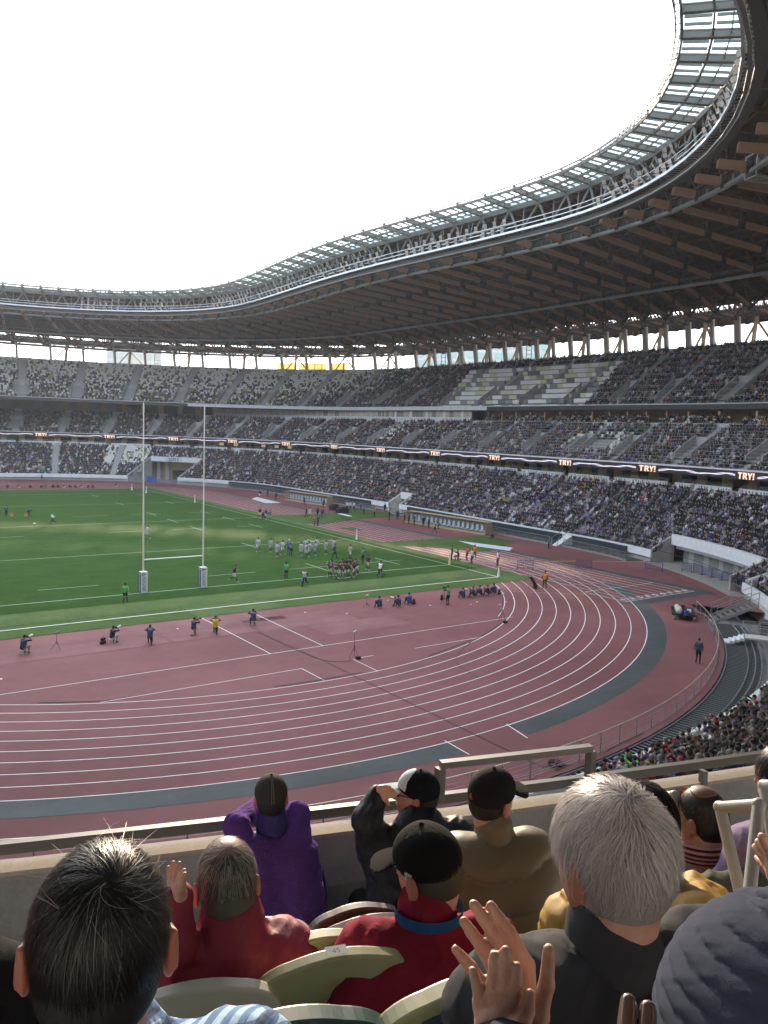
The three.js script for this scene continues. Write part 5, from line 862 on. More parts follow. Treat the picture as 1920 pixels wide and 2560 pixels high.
// ---------------------------------------------------------------- fence round the bend, moat with grating, steps, far fences
{
  const R = 51.3, P = (r, a, y) => [r * Math.sin(rad(a)), y, ZN + r * Math.cos(rad(a))];
  const f = thing('track_fence', 'thin steel railing along the outer edge of the running track bend', 'railing'), A = steps(-34, 47, 1.9), top = new MB(), wire = new MB();
  for (let i = 0; i < A.length; i++) { new MB().beam(P(R, A[i], 0), P(R, A[i], 1.05), .035, .05).add('post', mRail, f); if (i + 1 < A.length) { top.beam(P(R, A[i], 1.05), P(R, A[i + 1], 1.05), .045, .035); for (const h of [.1, .22]) wire.beam(P(R, A[i], h), P(R, A[i + 1], h), .02, .02); for (const h of [.35, .55, .75]) wire.beam(P(R, A[i], h), P(R, A[i + 1], h), .008, .008); } }
  top.add('top_rail', M(.55, .50, .40, .4, { metal: .4 }), f); wire.add('wire', mRail, f);
  const kerb = new MB(); arcStrip(kerb, 51.45, 51.75, -34, 52, .05); for (const a of steps(-34, 52, 2)) { const b = Math.min(52, a + 2); kerb.quad(P(51.45, a, 0), P(51.45, b, 0), P(51.45, b, .05), P(51.45, a, .05)); kerb.quad(P(51.75, a, -2), P(51.75, b, -2), P(51.75, b, .05), P(51.75, a, .05)); } kerb.add('kerb', mTrackPale, f);
  const m = thing('moat_grating', 'dark steel grating of radial bars over the moat behind the railing', 'grating'), barM = M(.2, .22, .235, .45, { metal: .5 }), g = new MB(); g.beam([0, 0, 51.8], [0, -.02, 54.2], .10, .16); const geo = g.geo(); let k = 0;
  for (let a = -6; a < 43; a += .4) { const o = mesh('grating_bar', geo, barM, m); o.position.set(0, -.08, ZN); o.rotation.y = rad(a); k++; }
  const pipes = new MB(); for (const [r, y] of [[53.3, .12], [53.75, .2], [54.15, .12], [54.5, .02], [51.9, .02]]) for (let i = 0; i + 1 < A.length; i++) pipes.tube(P(r, A[i], y), P(r, A[i + 1], y), .05, .05, 6, false); pipes.add('pipe', barM, m);
  const fl = structure('moat'); const w = new MB(); arcStrip(w, 51.7, 57.5, -36, 60, -1.2); w.add('moat_floor', M(.2, .2, .2, .9), fl);
  // white wall that carries the near stand, from the moat floor up
  const nw = new MB(); const vs = steps(213, A1, 2); strip(nw, vs, RR.L0, RR.L0, -1.2, 1.55, .12, .12); nw.add('moat_wall', mWhiteWarm, lower);
  // end wall of the near stand beside the corner gate
  const e = new MB(), q = (i, h) => ring(212, low(i), h); e.hex([q(-.2, -.5), q(-.2, -.5).map((c, i) => c + [.2, 0, .3][i]), q(9, -.5).map((c, i) => c + [.2, 0, .3][i]), q(9, -.5)], [q(-.2, 1.9), q(-.2, 1.9).map((c, i) => c + [.2, 0, .3][i]), q(9, 5.4).map((c, i) => c + [.2, 0, .3][i]), q(9, 5.4)]); e.add('end_wall', mWhite, lower);
  // far fences along the long side
  const ff = thing('side_fence', 'grey railing in front of the dark boards along the far side of the track', 'railing'), tb = new MB(), vb = new MB(); for (const [a, b] of [[52, 126.5], [131.5, 173], [175.5, 189]]) { const S = steps(a, b, 1.6); for (let i = 0; i + 1 < S.length; i++) { const R0 = RR.L0; tb.beam(ring(S[i], R0, 1.1, -2.9), ring(S[i + 1], R0, 1.1, -2.9), .05, .05); tb.beam(ring(S[i], R0, .12, -2.9), ring(S[i + 1], R0, .12, -2.9), .2, .22); new MB().beam(ring(S[i], R0, 0, -2.9), ring(S[i], R0, 1.1, -2.9), .05, .05).add('post', mRail, ff); for (let k = 1; k < 8; k++) { const v = lerp(S[i], S[i + 1], k / 8); vb.beam(ring(v, R0, .1, -2.9), ring(v, R0, 1.1, -2.9), .018, .018); } } } tb.add('rail', mRail, ff); stuff(vb.add('baluster', mRail, ff));
  const mo = new MB(); for (const [a, b] of [[52, 126.5], [131.5, 189]]) strip(mo, steps(a, b, 2), RR.L0, RR.L0, .012, .012, -2.6, 0); mo.add('channel', M(.04, .045, .045, .9), ff);
  // white steps crossing to the long side stand
  const st = thing('access_steps', 'white steps with rails climbing to the long side stand between the dark boards', 'steps'), v0 = 174.2; for (let i = 0; i < 7; i++) { const b = new MB(), a = ring(v0 - .55, RR.L0, .12 + i * .2, -3.4 + i * .45), c = ring(v0 + .55, RR.L0, .12 + i * .2, -3.4 + i * .45); const n = out_(v0, RR.L0), a2 = add(a, mul(n, .46)), c2 = add(c, mul(n, .46)); b.hex([a, c, c2, a2].map((p) => [p[0], 0, p[2]]), [a, c, c2, a2]); b.add('step', mWhite, st); }
  for (const s of [-.6, .6]) { const h = new MB(); h.beam(ring(v0 + s, RR.L0, 1.1, -3.4), ring(v0 + s, RR.L0, 2.4, -.3), .05, .05); h.beam(ring(v0 + s, RR.L0, 0, -3.4), ring(v0 + s, RR.L0, 1.1, -3.4), .05, .05); h.add('handrail', mRail, st); }
  // steel stair down into the moat and the landing bridge beside it
  const S = (a, r, y) => P(r, a, y);
  const bs = thing('steel_stair', 'grey steel stair with tall railings beside the trailer, leading up to the near stand', 'stair');
  for (let i = 0; i < 8; i++) { const b = new MB(), r0 = 52.2 + i * .42, y = .2 + i * .2; const q4 = [S(45.2, r0, y), S(43.2, r0, y), S(43.2, r0 + .4, y), S(45.2, r0 + .4, y)]; b.hex(q4.map((p) => [p[0], p[1] - .06, p[2]]), q4); b.add('tread', mSteelGrey, bs); }
  for (const a of [45.4, 43.0]) { const h = new MB(); for (const dy of [.55, 1.05]) h.beam(S(a, 52.2, .2 + dy), S(a, 55.4, 1.8 + dy), .05, .05); for (const r of [52.2, 53.8, 55.4]) h.beam(S(a, r, (r - 52.2) * .5), S(a, r, (r - 52.2) * .5 + 1.25), .05, .05); h.beam(S(a, 52.2, .1), S(a, 55.4, 1.7), .08, .25); h.add('handrail', mRail, bs); }
  const lb = thing('landing_bridge', 'white landing with four steps bridging the moat', 'bridge'); { const b = new MB(), q4 = [S(36.6, 53.2, .62), S(35.2, 53.2, .62), S(35.2, 57, .62), S(36.6, 57, .62)]; b.hex(q4.map((p) => [p[0], .5, p[2]]), q4); b.add('deck', mWhiteWarm, lb); } for (let i = 0; i < 4; i++) { const b = new MB(), r0 = 51.9 + i * .33, y = .1 + i * .14, q4 = [S(36.6, r0, y), S(35.2, r0, y), S(35.2, r0 + .36, y), S(36.6, r0 + .36, y)]; b.hex(q4.map((p) => [p[0], p[1] - .2, p[2]]), q4); b.add('step', mWhite, lb); } for (const a of [36.7, 35.1]) { const h = new MB(); for (const dy of [.5, 1]) h.beam(S(a, 53.2, .62 + dy), S(a, 57, .62 + dy), .045, .045); for (const r of [53.2, 55, 57]) h.beam(S(a, r, .6), S(a, r, 1.65), .045, .045); h.add('handrail', mRail, lb); }
  const bn = thing('banner', 'narrow violet banner hung on the railing by the landing', 'banner', P(51.2, 37.4, 0), rad(37.4)); { const b = new MB(); b.quad([-.35, .1, 0], [.35, .1, 0], [.35, .95, 0], [-.35, .95, 0]); b.add('cloth', M(.12, .11, .30, .8), bn); const d = new MB(); d.beam([-.37, .97, 0], [.37, .97, 0], .03, .03); d.add('batten', mRail, bn); }
  for (const [a, r, l] of [[41.6, 55.6, 'grey seat folded beside the steel stair'], [40.6, 55.3, 'grey low bench box beside the steel stair']]) { const e2 = thing('grey_box', l, 'box', P(r, a, -.2), rad(a)); const b = new MB(); b.box(0, .5, 0, 1.1, .8, .5); b.add('box_body', mSteelGrey, e2); const c2 = new MB(); c2.box(0, .93, .05, 1.2, .07, .6); c2.add('lid', mSteelDark, e2); }
  // brown seats at the end of the near stand
  const sg = seatGeo(), sm = M(.13, .05, .04, .6); for (let i = 0; i < 4; i++) for (let k = 0; k < 5; k++) { const v = 213 + k * .55, p = ring(v, low(i + .5), low(i)[5]), n = out_(v, low(i)), o = mesh('seat', sg, sm, lower); o.position.set(p[0], p[1], p[2]); o.rotation.y = Math.atan2(-n[0], -n[2]); }
}
// ---------------------------------------------------------------- the nearest spectators, each a person of its own
{
  nearest.sort((a, b) => a[0] - b[0]);
  const kinds = [['sit', 'hands in lap'], ['clap', 'clapping'], ['photo', 'holding phone up'], ['leanon', 'leaning forward'], ['sit', 'turned aside'], ['clap', 'hands at mouth']];
  const coats = [[[.012, .013, .016], 'black'], [[.03, .03, .034], 'charcoal'], [[.018, .022, .04], 'navy'], [[.30, .24, .17], 'beige'], [[.075, .06, .045], 'brown'], [[.03, .035, .022], 'dark olive'], [[.62, .61, .60], 'white'], [[.16, .12, .30], 'violet'], [[.32, .03, .05], 'crimson'], [[.24, .24, .25], 'grey'], [[.16, .42, .08], 'bright green']];
  const proto = new Map(); let n = 0;
  const chosen = []; for (const e of nearest) { if (chosen.length >= 290) break; const q = pix([e[1][0], e[1][1] + 1, e[1][2]]); if (q[0] > 790 || q[1] > 860 || q[0] < 480) continue; const k = Math.floor(rnd() * 6), c = rnd() < .78 ? Math.floor(rnd() * 6) : 6 + Math.floor(rnd() * 4); chosen.push({ e, k, c: chosen.length === 40 ? 10 : c, hk: rnd() < .78 ? 0 : rnd() < .5 ? 1 : 2 }); }
  const rows = new Map(); for (const q of chosen) { const i = q.e[4]; if (!rows.has(i)) rows.set(i, []); rows.get(i).push(q); } for (const l of rows.values()) { l.sort((x, y) => x.e[3] - y.e[3]); l.forEach((q, j) => { const m = l[j + 1]; q.next = m ? ', right of ' + coats[m.c][1] + ' coat' : ', at the left end'; }); }
  for (const { e: [d, p, yaw, v, i], k, c: cc, hk, next } of chosen) {
    const key = k + '_' + cc + '_' + hk, hair = [HAIR, [.22, .21, .2], pick([[.5, .5, .5], [.12, .08, .3], [.35, .04, .05], [.03, .04, .08]])][hk];
    let o; if (proto.has(key)) { o = proto.get(key).clone(); o.name = numbered('person'); scene.add(o); } else { o = mesh('person', figure(kinds[k][0], K(coats[cc][0], rnd() < .6 ? BK : [.05, .06, .1], { 1: hair }), .036), mFig); proto.set(key, o); }
    o.position.set(p[0], p[1] + rr(-.04, .05) - .04, p[2]); o.rotation.y = yaw + rr(-.5, .5); o.scale.setScalar(rr(.94, 1.06));
    tag(o, coats[cc][1] + ' coated spectator, ' + kinds[k][1] + ', ' + ['dark hair', 'grey hair', 'cap'][hk] + ', row ' + (i + 1) + next, 'person', 'spectators in the near lower stand'); n++;
  }
}

// cables and small marks on the track
{
  const cm = M(.03, .03, .032, .7), run = (pts, l) => { const c = new THREE.CatmullRomCurve3(pts.map(([x, z]) => new THREE.Vector3(x, .03, z))), g = new THREE.TubeGeometry(c, 40, .012, 5); tag(mesh('cable', g, cm), l, 'cable', 'cables on the track'); };
  run([[2.95, 25.9], [2.3, 26.2], [1.6, 26.0], [1.0, 25.4], [.5, 22], [.3, 16.8]], 'thin black cable from the tall beige microphone stand towards the turf'); run([[18.9, 23.3], [15, 25.4], [11, 27.6], [8.4, 30], [7.6, 33]], 'thin black cable curving from the microphone stand on the bend'); run([[1.35, 44.4], [3.5, 45.2], [6, 44.6], [9, 44.2]], 'black cable lying along the railing at the foot of the bend');
  const t = thing('cable_coil', 'coil of black cable lying at the foot of the bend railing', 'cable', [1.9, .05, 44.6]); for (let i = 0; i < 3; i++) { const g = new THREE.TorusGeometry(.3 + i * .04, .025, 6, 20); g.rotateX(-PI / 2); g.translate(i * .05, i * .04, 0); mesh('loop', g, cm, t); }
  const tm = new MB(); for (const [x, z] of [[-18, 18.6], [-17.4, 19.4], [-4.5, 13.2], [1.8, 12.4], [6.5, 12.9], [9.4, 14.8], [14.2, 12.6], [15.4, 12.2], [17.6, 15.6], [21.2, 16.9], [22.4, 16.4], [24.8, 17.6], [26.5, 16.9], [23.5, 18.2]]) tm.box(x, .01, z, .16, .02, .1, x); stuff(tm.add('tape_marks', mPaint, scene.getObjectByName('running_track')));
}
// ---------------------------------------------------------------- the tier the viewer sits in: steps, parapet, rails, seats
const PR = (r, a, y) => [r * Math.sin(rad(a)), y, ZN + r * Math.cos(rad(a))];
const at = (x, y, d) => { const t = Math.tan(rad(66.887) / 2), v = new THREE.Vector3((x / 1920 - .5) * 2 * .75 * t, (.5 - y / 2560) * 2 * t, -1).normalize().applyQuaternion(camera.quaternion); return [camera.position.x + v.x * d, camera.position.y + v.y * d, camera.position.z + v.z * d]; };
const polar = (p) => [Math.hypot(p[0], p[2] - ZN), Math.atan2(p[0], p[2] - ZN) * 180 / PI];
{
  const t = thing('near_terrace', 'stepped concrete terrace under the nearest spectators', 'terrace'), A = steps(-34, -2, .8);
  for (let i = 0; i < 8; i++) { const r0 = 74.28 + .8 * i, r1 = r0 + .8, h = 12.05 + .45 * i, m = new MB(); for (let k = 0; k + 1 < A.length; k++) { const [a, b] = [A[k], A[k + 1]]; m.quad(PR(r0, a, h), PR(r0, b, h), PR(r1, b, h), PR(r1, a, h)); m.quad(PR(r1, a, h), PR(r1, b, h), PR(r1, b, h + .45), PR(r1, a, h + .45)); } m.add('step', mStep, t); }
  const p = thing('parapet', 'grey concrete parapet with dark pipe rail in front of the nearest rows', 'parapet'), wm = M(.38, .40, .415, .85, { map: again(texMottle, .8), bumpMap: again(texGrain, 3), bumpScale: .003 }), w = new MB(), c = new MB(), rl = new MB(), B = steps(-36, 2, .5);
  for (let k = 0; k + 1 < B.length; k++) { const [a, b] = [B[k], B[k + 1]]; const q = (r, y) => [PR(r, a, y), PR(r, b, y)]; const face = (r, y0, y1, m) => m.quad(PR(r, a, y0), PR(r, b, y0), PR(r, b, y1), PR(r, a, y1)); face(74.2, 11.2, 12.79, w); face(74.09, 11.2, 12.79, w); face(74.208, 12.79, 12.815, c); face(74.08, 12.79, 12.815, c); c.quad(PR(74.08, a, 12.815), PR(74.08, b, 12.815), PR(74.208, b, 12.815), PR(74.208, a, 12.815)); c.quad(PR(74.08, a, 12.79), PR(74.08, b, 12.79), PR(74.208, b, 12.79), PR(74.208, a, 12.79)); rl.beam(PR(74.085, a, 12.885), PR(74.085, b, 12.885), .045, .06); }
  w.add('wall', wm, p); c.add('coping', M(.50, .48, .45, .8, { map: again(texMottle, .8) }), p); rl.add('pipe_rail', M(.14, .14, .135, .45, { metal: .4 }), p); for (let a = -34; a < 0; a += 1.6) new MB().beam(PR(74.12, a, 12.78), PR(74.12, a, 12.9), .03, .03).add('rail_bracket', mSteelDark, p);
  const bx = new MB(), P = (r, a, y) => PR(r, a, y); bx.hex([P(74.52, -17.72, 11.9), P(74.52, -17.3, 11.9), P(74.2, -17.3, 11.9), P(74.2, -17.72, 11.9)], [P(74.3, -17.72, 12.55), P(74.3, -17.3, 12.55), P(74.2, -17.3, 12.6), P(74.2, -17.72, 12.6)]); bx.add('bulge', wm, p);
  // sign with the no-climbing mark
  const cv = document.createElement('canvas'); cv.width = cv.height = 256; const x = cv.getContext('2d'); x.fillStyle = '#16171a'; x.fillRect(0, 0, 256, 256); x.strokeStyle = '#c2402c'; x.lineWidth = 22; x.beginPath(); x.arc(128, 140, 92, 0, 2 * PI); x.stroke(); x.strokeStyle = '#e8e8e8'; x.fillStyle = '#e8e8e8'; x.lineWidth = 16; x.lineCap = 'round'; x.beginPath(); x.arc(112, 92, 17, 0, 2 * PI); x.fill(); x.beginPath(); x.moveTo(118, 128); x.lineTo(128, 172); x.moveTo(118, 132); x.lineTo(168, 104); x.moveTo(118, 132); x.lineTo(80, 150); x.moveTo(128, 172); x.lineTo(160, 204); x.moveTo(128, 172); x.lineTo(96, 208); x.stroke();
  const T = new THREE.CanvasTexture(cv); T.colorSpace = THREE.SRGBColorSpace; const s = thing('sign', 'black sign with red ring pictogram on the parapet behind the olive jacket', 'sign'); const a0 = polar(at(1282, 2050, 5.15))[1], a1 = a0 + .16; const m = new MB(), y0 = 12.5, y1 = 12.69; m.quad(PR(74.225, a0, y0), PR(74.225, a1, y0), PR(74.225, a1, y1), PR(74.225, a0, y1), [[0, 0], [1, 0], [1, 1], [0, 1]]); m.add('sign_face', M(1, 1, 1, .5, { map: T }), s); const bk = new MB(); const pc = PR(74.212, (a0 + a1) / 2, (y0 + y1) / 2); bk.box(pc[0], pc[1], pc[2], .205, .19, .016, rad((a0 + a1) / 2)); bk.add('back_plate', mDark, s);
  // cup holders, red cylinder, raised rail frame
  const cup = (px, py, d, l) => { const [, a] = polar(at(px, py, d)), q = PR(74.27, a, 0), o = thing('cup_holder', l, 'cup holder', [q[0], 12.42, q[2]], rad(a), 'cup holders on the parapet'), b = new MB(); b.tube([0, 0, 0], [0, .13, 0], .036, .042, 14, false); b.tube([0, 0, 0], [0, .004, 0], .036, .036, 14); b.add('cup', M(.06, .06, .06, .35, { metal: .4 }), o); const k = new MB(); k.box(0, .07, -.05, .07, .16, .02); k.add('bracket', mSteelDark, o); };
  cup(785, 2150, 4.95, 'dark cup holder on the parapet right of the purple fleece'); cup(1770, 1990, 6.0, 'dark metal cup holder on the parapet above the balding man');
  const e = thing('red_cylinder', 'glossy red cylinder fixed to the parapet beside the white handrail', 'cylinder'), ea = polar(at(1692, 1965, 5.95))[1], eq = PR(74.29, ea, 12.42); const eb = new MB(); eb.tube([eq[0], 12.42, eq[2]], [eq[0], 12.78, eq[2]], .042, .042, 16); eb.add('cylinder_body', M(.55, .015, .015, .25, { clearcoat: .6 }), e); const ec = new MB(); ec.tube([eq[0], 12.78, eq[2]], [eq[0], 12.82, eq[2]], .046, .04, 16); ec.add('cap', M(.5, .012, .012, .25), e);
  const f = thing('rail_frame', 'raised grey steel rail frame standing on the parapet', 'railing'), fm = M(.2, .195, .18, .42, { metal: .4 }), fa = polar(at(1099, 1990, 5.1))[1], fb = polar(at(1470, 1945, 5.6))[1]; for (const a of [fa, fb]) new MB().beam(PR(74.12, a, 12.88), PR(74.12, a, 13.1), .05, .05).add('post', fm, f); { const m2 = new MB(), S = steps(fa, fb, .2); for (let i = 0; i + 1 < S.length; i++) m2.beam(PR(74.12, S[i], 13.12), PR(74.12, S[i + 1], 13.12), .05, .04); m2.add('top_bar', fm, f); }
  const pp = polar(at(1748, 1960, 6.1))[1]; new MB().beam(PR(74.24, pp, 12.2), PR(74.2, pp, 12.9), .035, .05).add('rail_post', fm, p);
  const hm = M(.38, .38, .37, .32, { clearcoat: .3 });
  const loop = (pts, l, r = .0175) => { const o = thing('handrail', l, 'handrail', [0, 0, 0], 0, 'white aisle handrails'); const c = new MB(); const w = pts.map(([x, y, d]) => at(x, y, d)); c.path([w[0], w[1]], r, 14); c.add('post', hm, o); const b = new MB(); b.path([w[1], w[2]], r, 14); b.ball(w[1], r * 1.15, 14); b.ball(w[2], r * 1.15, 14); b.add('grip', hm, o); const c2 = new MB(); c2.path([w[2], w[3]], r, 14); c2.add('post', hm, o); };
  loop([[1640, 2250, 3.6], [1645, 1990, 3.6], [1686, 1988, 3.5], [1680, 2250, 3.4]], 'white loop handrail standing left of the balding man');
  loop([[1862, 2280, 2.7], [1800, 2018, 2.75], [1897, 2012, 2.6], [1868, 2290, 2.5]], 'white loop handrail before the lavender hoodie, narrowing downwards');
  loop([[1952, 2220, 2.6], [1912, 1965, 2.7], [1965, 1960, 2.6], [1960, 2230, 2.5]], 'white loop handrail cut off by the right edge of the view');
}
function seatShell(row, px, d, col, label, tagNo, dr = 0) {
  const a = polar(at(px, 2400, d))[1], r = 74.28 + .8 * row - .25 + dr, q = PR(r, a, 12.05 + .45 * (row - 1)), o = thing('stadium_seat', label, 'seat', q, rad(a), 'moulded seats of the nearest rows');
  const m = M(...col, .42, { clearcoat: .15 }), shape = (w, h, rt, y) => { const s = new THREE.Shape(); s.moveTo(-w, y); s.lineTo(-w, y + h - rt); s.quadraticCurveTo(-w, y + h - .02, -w + rt, y + h); s.quadraticCurveTo(0, y + h + .035, w - rt, y + h); s.quadraticCurveTo(w, y + h - .02, w, y + h - rt); s.lineTo(w, y); s.closePath(); return s; };
  const ext = (s, dpt, bev) => new THREE.ExtrudeGeometry(s, { depth: dpt, bevelEnabled: true, bevelSize: bev, bevelThickness: bev, bevelSegments: 3, curveSegments: 10 });
  const outer = shape(.215, .46, .10, .36), hole = shape(.17, .39, .08, .375); outer.holes.push(hole); const g = ext(outer, .026, .008); const b = mesh('backrest_rim', g, m, o); b.position.z = 0; b.rotation.x = .14;
  const pnl = mesh('backrest_panel', ext(shape(.172, .392, .08, .374), .008, .002), m, o); pnl.position.set(0, 0, -.004); pnl.rotation.x = .14;
  const pan = mesh('seat_pan', ext(shape(.2, .40, .10, .34), .03, .008), m, o); pan.position.set(0, 0, -.11); pan.rotation.x = .05;
  const st = new MB(); st.beam([0, 0, -.08], [0, .4, -.05], .3, .04, [0, 0, 1]); st.add('bracket', mSteelDark, o);
  if (tagNo) { const c = document.createElement('canvas'); c.width = 128; c.height = 64; const x = c.getContext('2d'); x.fillStyle = '#eef0ee'; x.fillRect(0, 0, 128, 64); x.fillStyle = '#555'; x.font = '44px sans-serif'; x.textAlign = 'center'; x.textBaseline = 'middle'; x.fillText(tagNo, 64, 34); const T = new THREE.CanvasTexture(c); T.colorSpace = THREE.SRGBColorSpace; const k = new MB(); k.quad([-.028, .848, .040], [.028, .848, .040], [.028, .851, .012], [-.028, .851, .012], [[0, 0], [1, 0], [1, 1], [0, 1]]); const tg = k.add('number_tag', M(1, 1, 1, .5, { map: T }), o); tg.rotation.x = .12; }
  return o;
}
const CREAM = [.58, .58, .50], OLIVE = [.40, .41, .25], GREEN = [.025, .065, .05], MAROON = [.085, .03, .025];
seatShell(3, 478, 2.3, CREAM, 'cream moulded seat at the back of the man in the burgundy jacket'); seatShell(2, 690, 3.05, CREAM, 'empty cream moulded seat behind the purple fleece'); seatShell(3, 850, 2.3, OLIVE, 'olive green moulded seat left of the burgundy sweater', '45', -.03); seatShell(2, 985, 3.05, MAROON, 'dark maroon moulded seat with a grey trousered knee beside it'); seatShell(4, 735, 1.42, GREEN, 'dark green moulded seat at the bottom edge between plaid shirt and hands', '46'); seatShell(4, 1330, 1.42, OLIVE, 'olive moulded seat under the man in the grey blazer'); seatShell(4, 120, 1.42, GREEN, 'dark green moulded seat under the man in plaid');

// ---------------------------------------------------------------- the nearest people
const SKN = [.50, .27, .18];
const texSkin = tex(256, (u, v) => { const a = fbm(u * 10, v * 10, 10, 4, 301) - .5, b = fbm(u * 40, v * 40, 40, 2, 305) - .5; return [.88 + .22 * a + .08 * b, .78 + .36 * a + .14 * b, .74 + .38 * a + .14 * b]; });
const mSkin = M(.70, .46, .36, .46, { map: again(texSkin, 6), bumpMap: again(texGrain, 14), bumpScale: .0006 }), mEar = M(.60, .27, .19, .5, { transmission: .35, thickness: 0 });
const mHairS = M(1, 1, 1, .36, { vertexColors: true });
const cloth = (r, g, b, rough = .85, sc = 14, bs = .0012, t = texCloth, o = {}) => M(r, g, b, rough, { specularIntensity: rough < .7 ? .6 : .2, bumpMap: again(t, sc), bumpScale: bs, ...o });
function frame(c, yaw, pitch, roll) { const a = rad(yaw), p = rad(pitch), q = rad(roll); let X = [Math.cos(a), 0, -Math.sin(a)], Z = [Math.sin(a), 0, Math.cos(a)], Y = [0, 1, 0]; const Z2 = sub(mul(Z, Math.cos(p)), mul(Y, Math.sin(p))), Y2 = add(mul(Y, Math.cos(p)), mul(Z, Math.sin(p))); const X3 = add(mul(X, Math.cos(q)), mul(Y2, Math.sin(q))), Y3 = sub(mul(Y2, Math.cos(q)), mul(X, Math.sin(q))); return { c, X: X3, Y: Y3, Z: Z2, P: (x, y, z) => add(c, add(add(mul(X3, x), mul(Y3, y)), mul(Z2, z))), V: (x, y, z) => add(add(mul(X3, x), mul(Y3, y)), mul(Z2, z)), rot: [...X3, ...Y3, ...Z2], L: (x, y, z) => { const d = [x - c[0], y - c[1], z - c[2]]; return [dot(d, X3), dot(d, Y3), dot(d, Z2)]; } }; }
function headPrims(F, nb, s = 1) { const e = (x, y, z, a, b, c, k) => ell(F.P(x * s, y * s, z * s), [a * s, b * s, c * s], 0, k, F.rot); return [e(0, .018, -.012, .076, .098, .096), e(0, -.035, .03, .062, .082, .064), e(0, -.088, .05, .034, .028, .034), cap(F.P(0, .005 * s, .09 * s), F.P(0, -.036 * s, .106 * s), .008 * s, .013 * s, 0, .012), e(0, -.066, .088, .022, .007, .01, .01), e(.03, .012, .082, .018, .008, .01, .012), e(-.03, .012, .082, .018, .008, .01, .012), cap(F.P(0, -.06 * s, -.035 * s), nb, .056 * s, .064 * s, 0, .03)]; }
function ears(F, parent, s = 1) { for (const q of [1, -1]) { const c = F.P(.082 * s * q, -.014 * s, -.012 * s); const g = solid([ell(c, [.008, .033 * s, .019 * s], 0, .01, F.rot), cap(F.P(.086 * s * q, .012 * s, -.022 * s), F.P(.087 * s * q, -.03 * s, -.018 * s), .005, .006, 0, .008), ell(F.P(.082 * s * q, -.044 * s, -.004 * s), [.006, .01, .009], 0, .008, F.rot)], .004, .01); mesh('ear', g, mEar, parent); } }
function eyes(F, parent) { for (const q of [1, -1]) { const m = new MB(); m.ball(F.P(.031 * q, -.002, .083), .0125, 10); m.add('eye', mEyeM, parent); } }
const mEyeM = M(.03, .02, .018, .2);
const lineY = (z, o = {}) => { const n = o.nape ?? -.085, s = o.side ?? -.005, f = o.front ?? .055; return z < -.05 ? n : z < 0 ? lerp(n, s, (z + .05) / .05) : z < .05 ? lerp(s, f, z / .05) : f; };
function hairCap(F, r, parent, m, o = {}) { const g = solid([ell(F.P(0, .022, -.016), r, 0, .02, F.rot), ell(F.P(0, -.03, -.04), [r[0] * .86, r[1] * .62, r[2] * .68], 0, .03, F.rot)], .005, .02, (x, y, z, d) => { const l = F.L(x, y, z), cut = (lineY(l[2], o) - l[1]) * .8; return Math.max(d, cut) - d; }); return mesh('hair', g, m, parent); }
function strands(F, o) {
  const P = [], N = [], C = [], idx = [], seg = o.seg || 6, w = nrm(o.whorl), b = o.base; let made = 0, tries = 0;
  while (made < o.n && tries++ < o.n * 12) {
    let d = nrm([rr(-1, 1), rr(-1, 1), rr(-1, 1)]); const loc = [d[0] * b[0], d[1] * b[1] + .022, d[2] * b[2] - .016];
    if (loc[1] < lineY(loc[2], o) + rr(-.004, .006)) continue; if (o.mask && !o.mask(d, loc)) continue; made++;
    const dw = dot(d, w), L = o.len * rr(.6, 1.15), jit = (fbm(d[0] * 3.2 + 20, d[1] * 3.2 + d[2] * 3.2 + 20, 64, 3, 411) - .5) * 4.5 * (o.messy || .35) + rr(-.3, .3) * (o.messy || .35) * 1.3, lift = rr(.2, 1) * o.lift, b0 = rr(0, o.thick || .008), col = o.color(d, loc), wd = o.w * rr(.6, 1.3), curl = rr(-.6, .6); let prev = null; const start = P.length / 3;
    for (let k = 0; k <= seg; k++) {
      const t = nrm(add(add(add(sub(mul(d, dot(d, w)), w), mul(cross(w, d), jit + (o.swirl || 0))), mul([0, -1, 0], o.grav * (1 - Math.abs(dw) * .3))), [curl * .2, 0, (o.back || 0)])); const tt = nrm(sub(t, mul(d, dot(t, d))));
      const u = k / seg, off = b0 + lift * Math.pow(u, 1.6) + (o.puff || 0) * Math.sin(u * PI * .8), nn = nrm([d[0] / b[0], d[1] / b[1], d[2] / b[2]]);
      const p = F.P(d[0] * b[0] + nn[0] * off, d[1] * b[1] + .022 + nn[1] * off, d[2] * b[2] - .016 + nn[2] * off), sd = F.V(...nrm(cross(nn, tt))), nw = F.V(...nrm(add(nn, mul(tt, .25 * (u - .3))))), hw = wd * (1 - u * u * .85) / 2;
      for (const s of [-1, 1]) { P.push(p[0] + sd[0] * hw * s, p[1] + sd[1] * hw * s, p[2] + sd[2] * hw * s); N.push(...nrm(add(nw, mul(sd, s * .35)))); const sh = lerp(1, o.tipDark ?? 1, u); C.push(col[0] * sh, col[1] * sh, col[2] * sh); }
      if (k) { const q = start + (k - 1) * 2; idx.push(q, q + 3, q + 1, q, q + 2, q + 3); }
      const st = L / seg / ((b[0] + b[1] + b[2]) / 3); d = nrm(add(d, mul(tt, st)));
    }
  }
  const g = new THREE.BufferGeometry(); g.setAttribute('position', new THREE.Float32BufferAttribute(P, 3)); g.setAttribute('normal', new THREE.Float32BufferAttribute(N, 3)); g.setAttribute('color', new THREE.Float32BufferAttribute(C, 3)); g.setIndex(idx); return g;
}
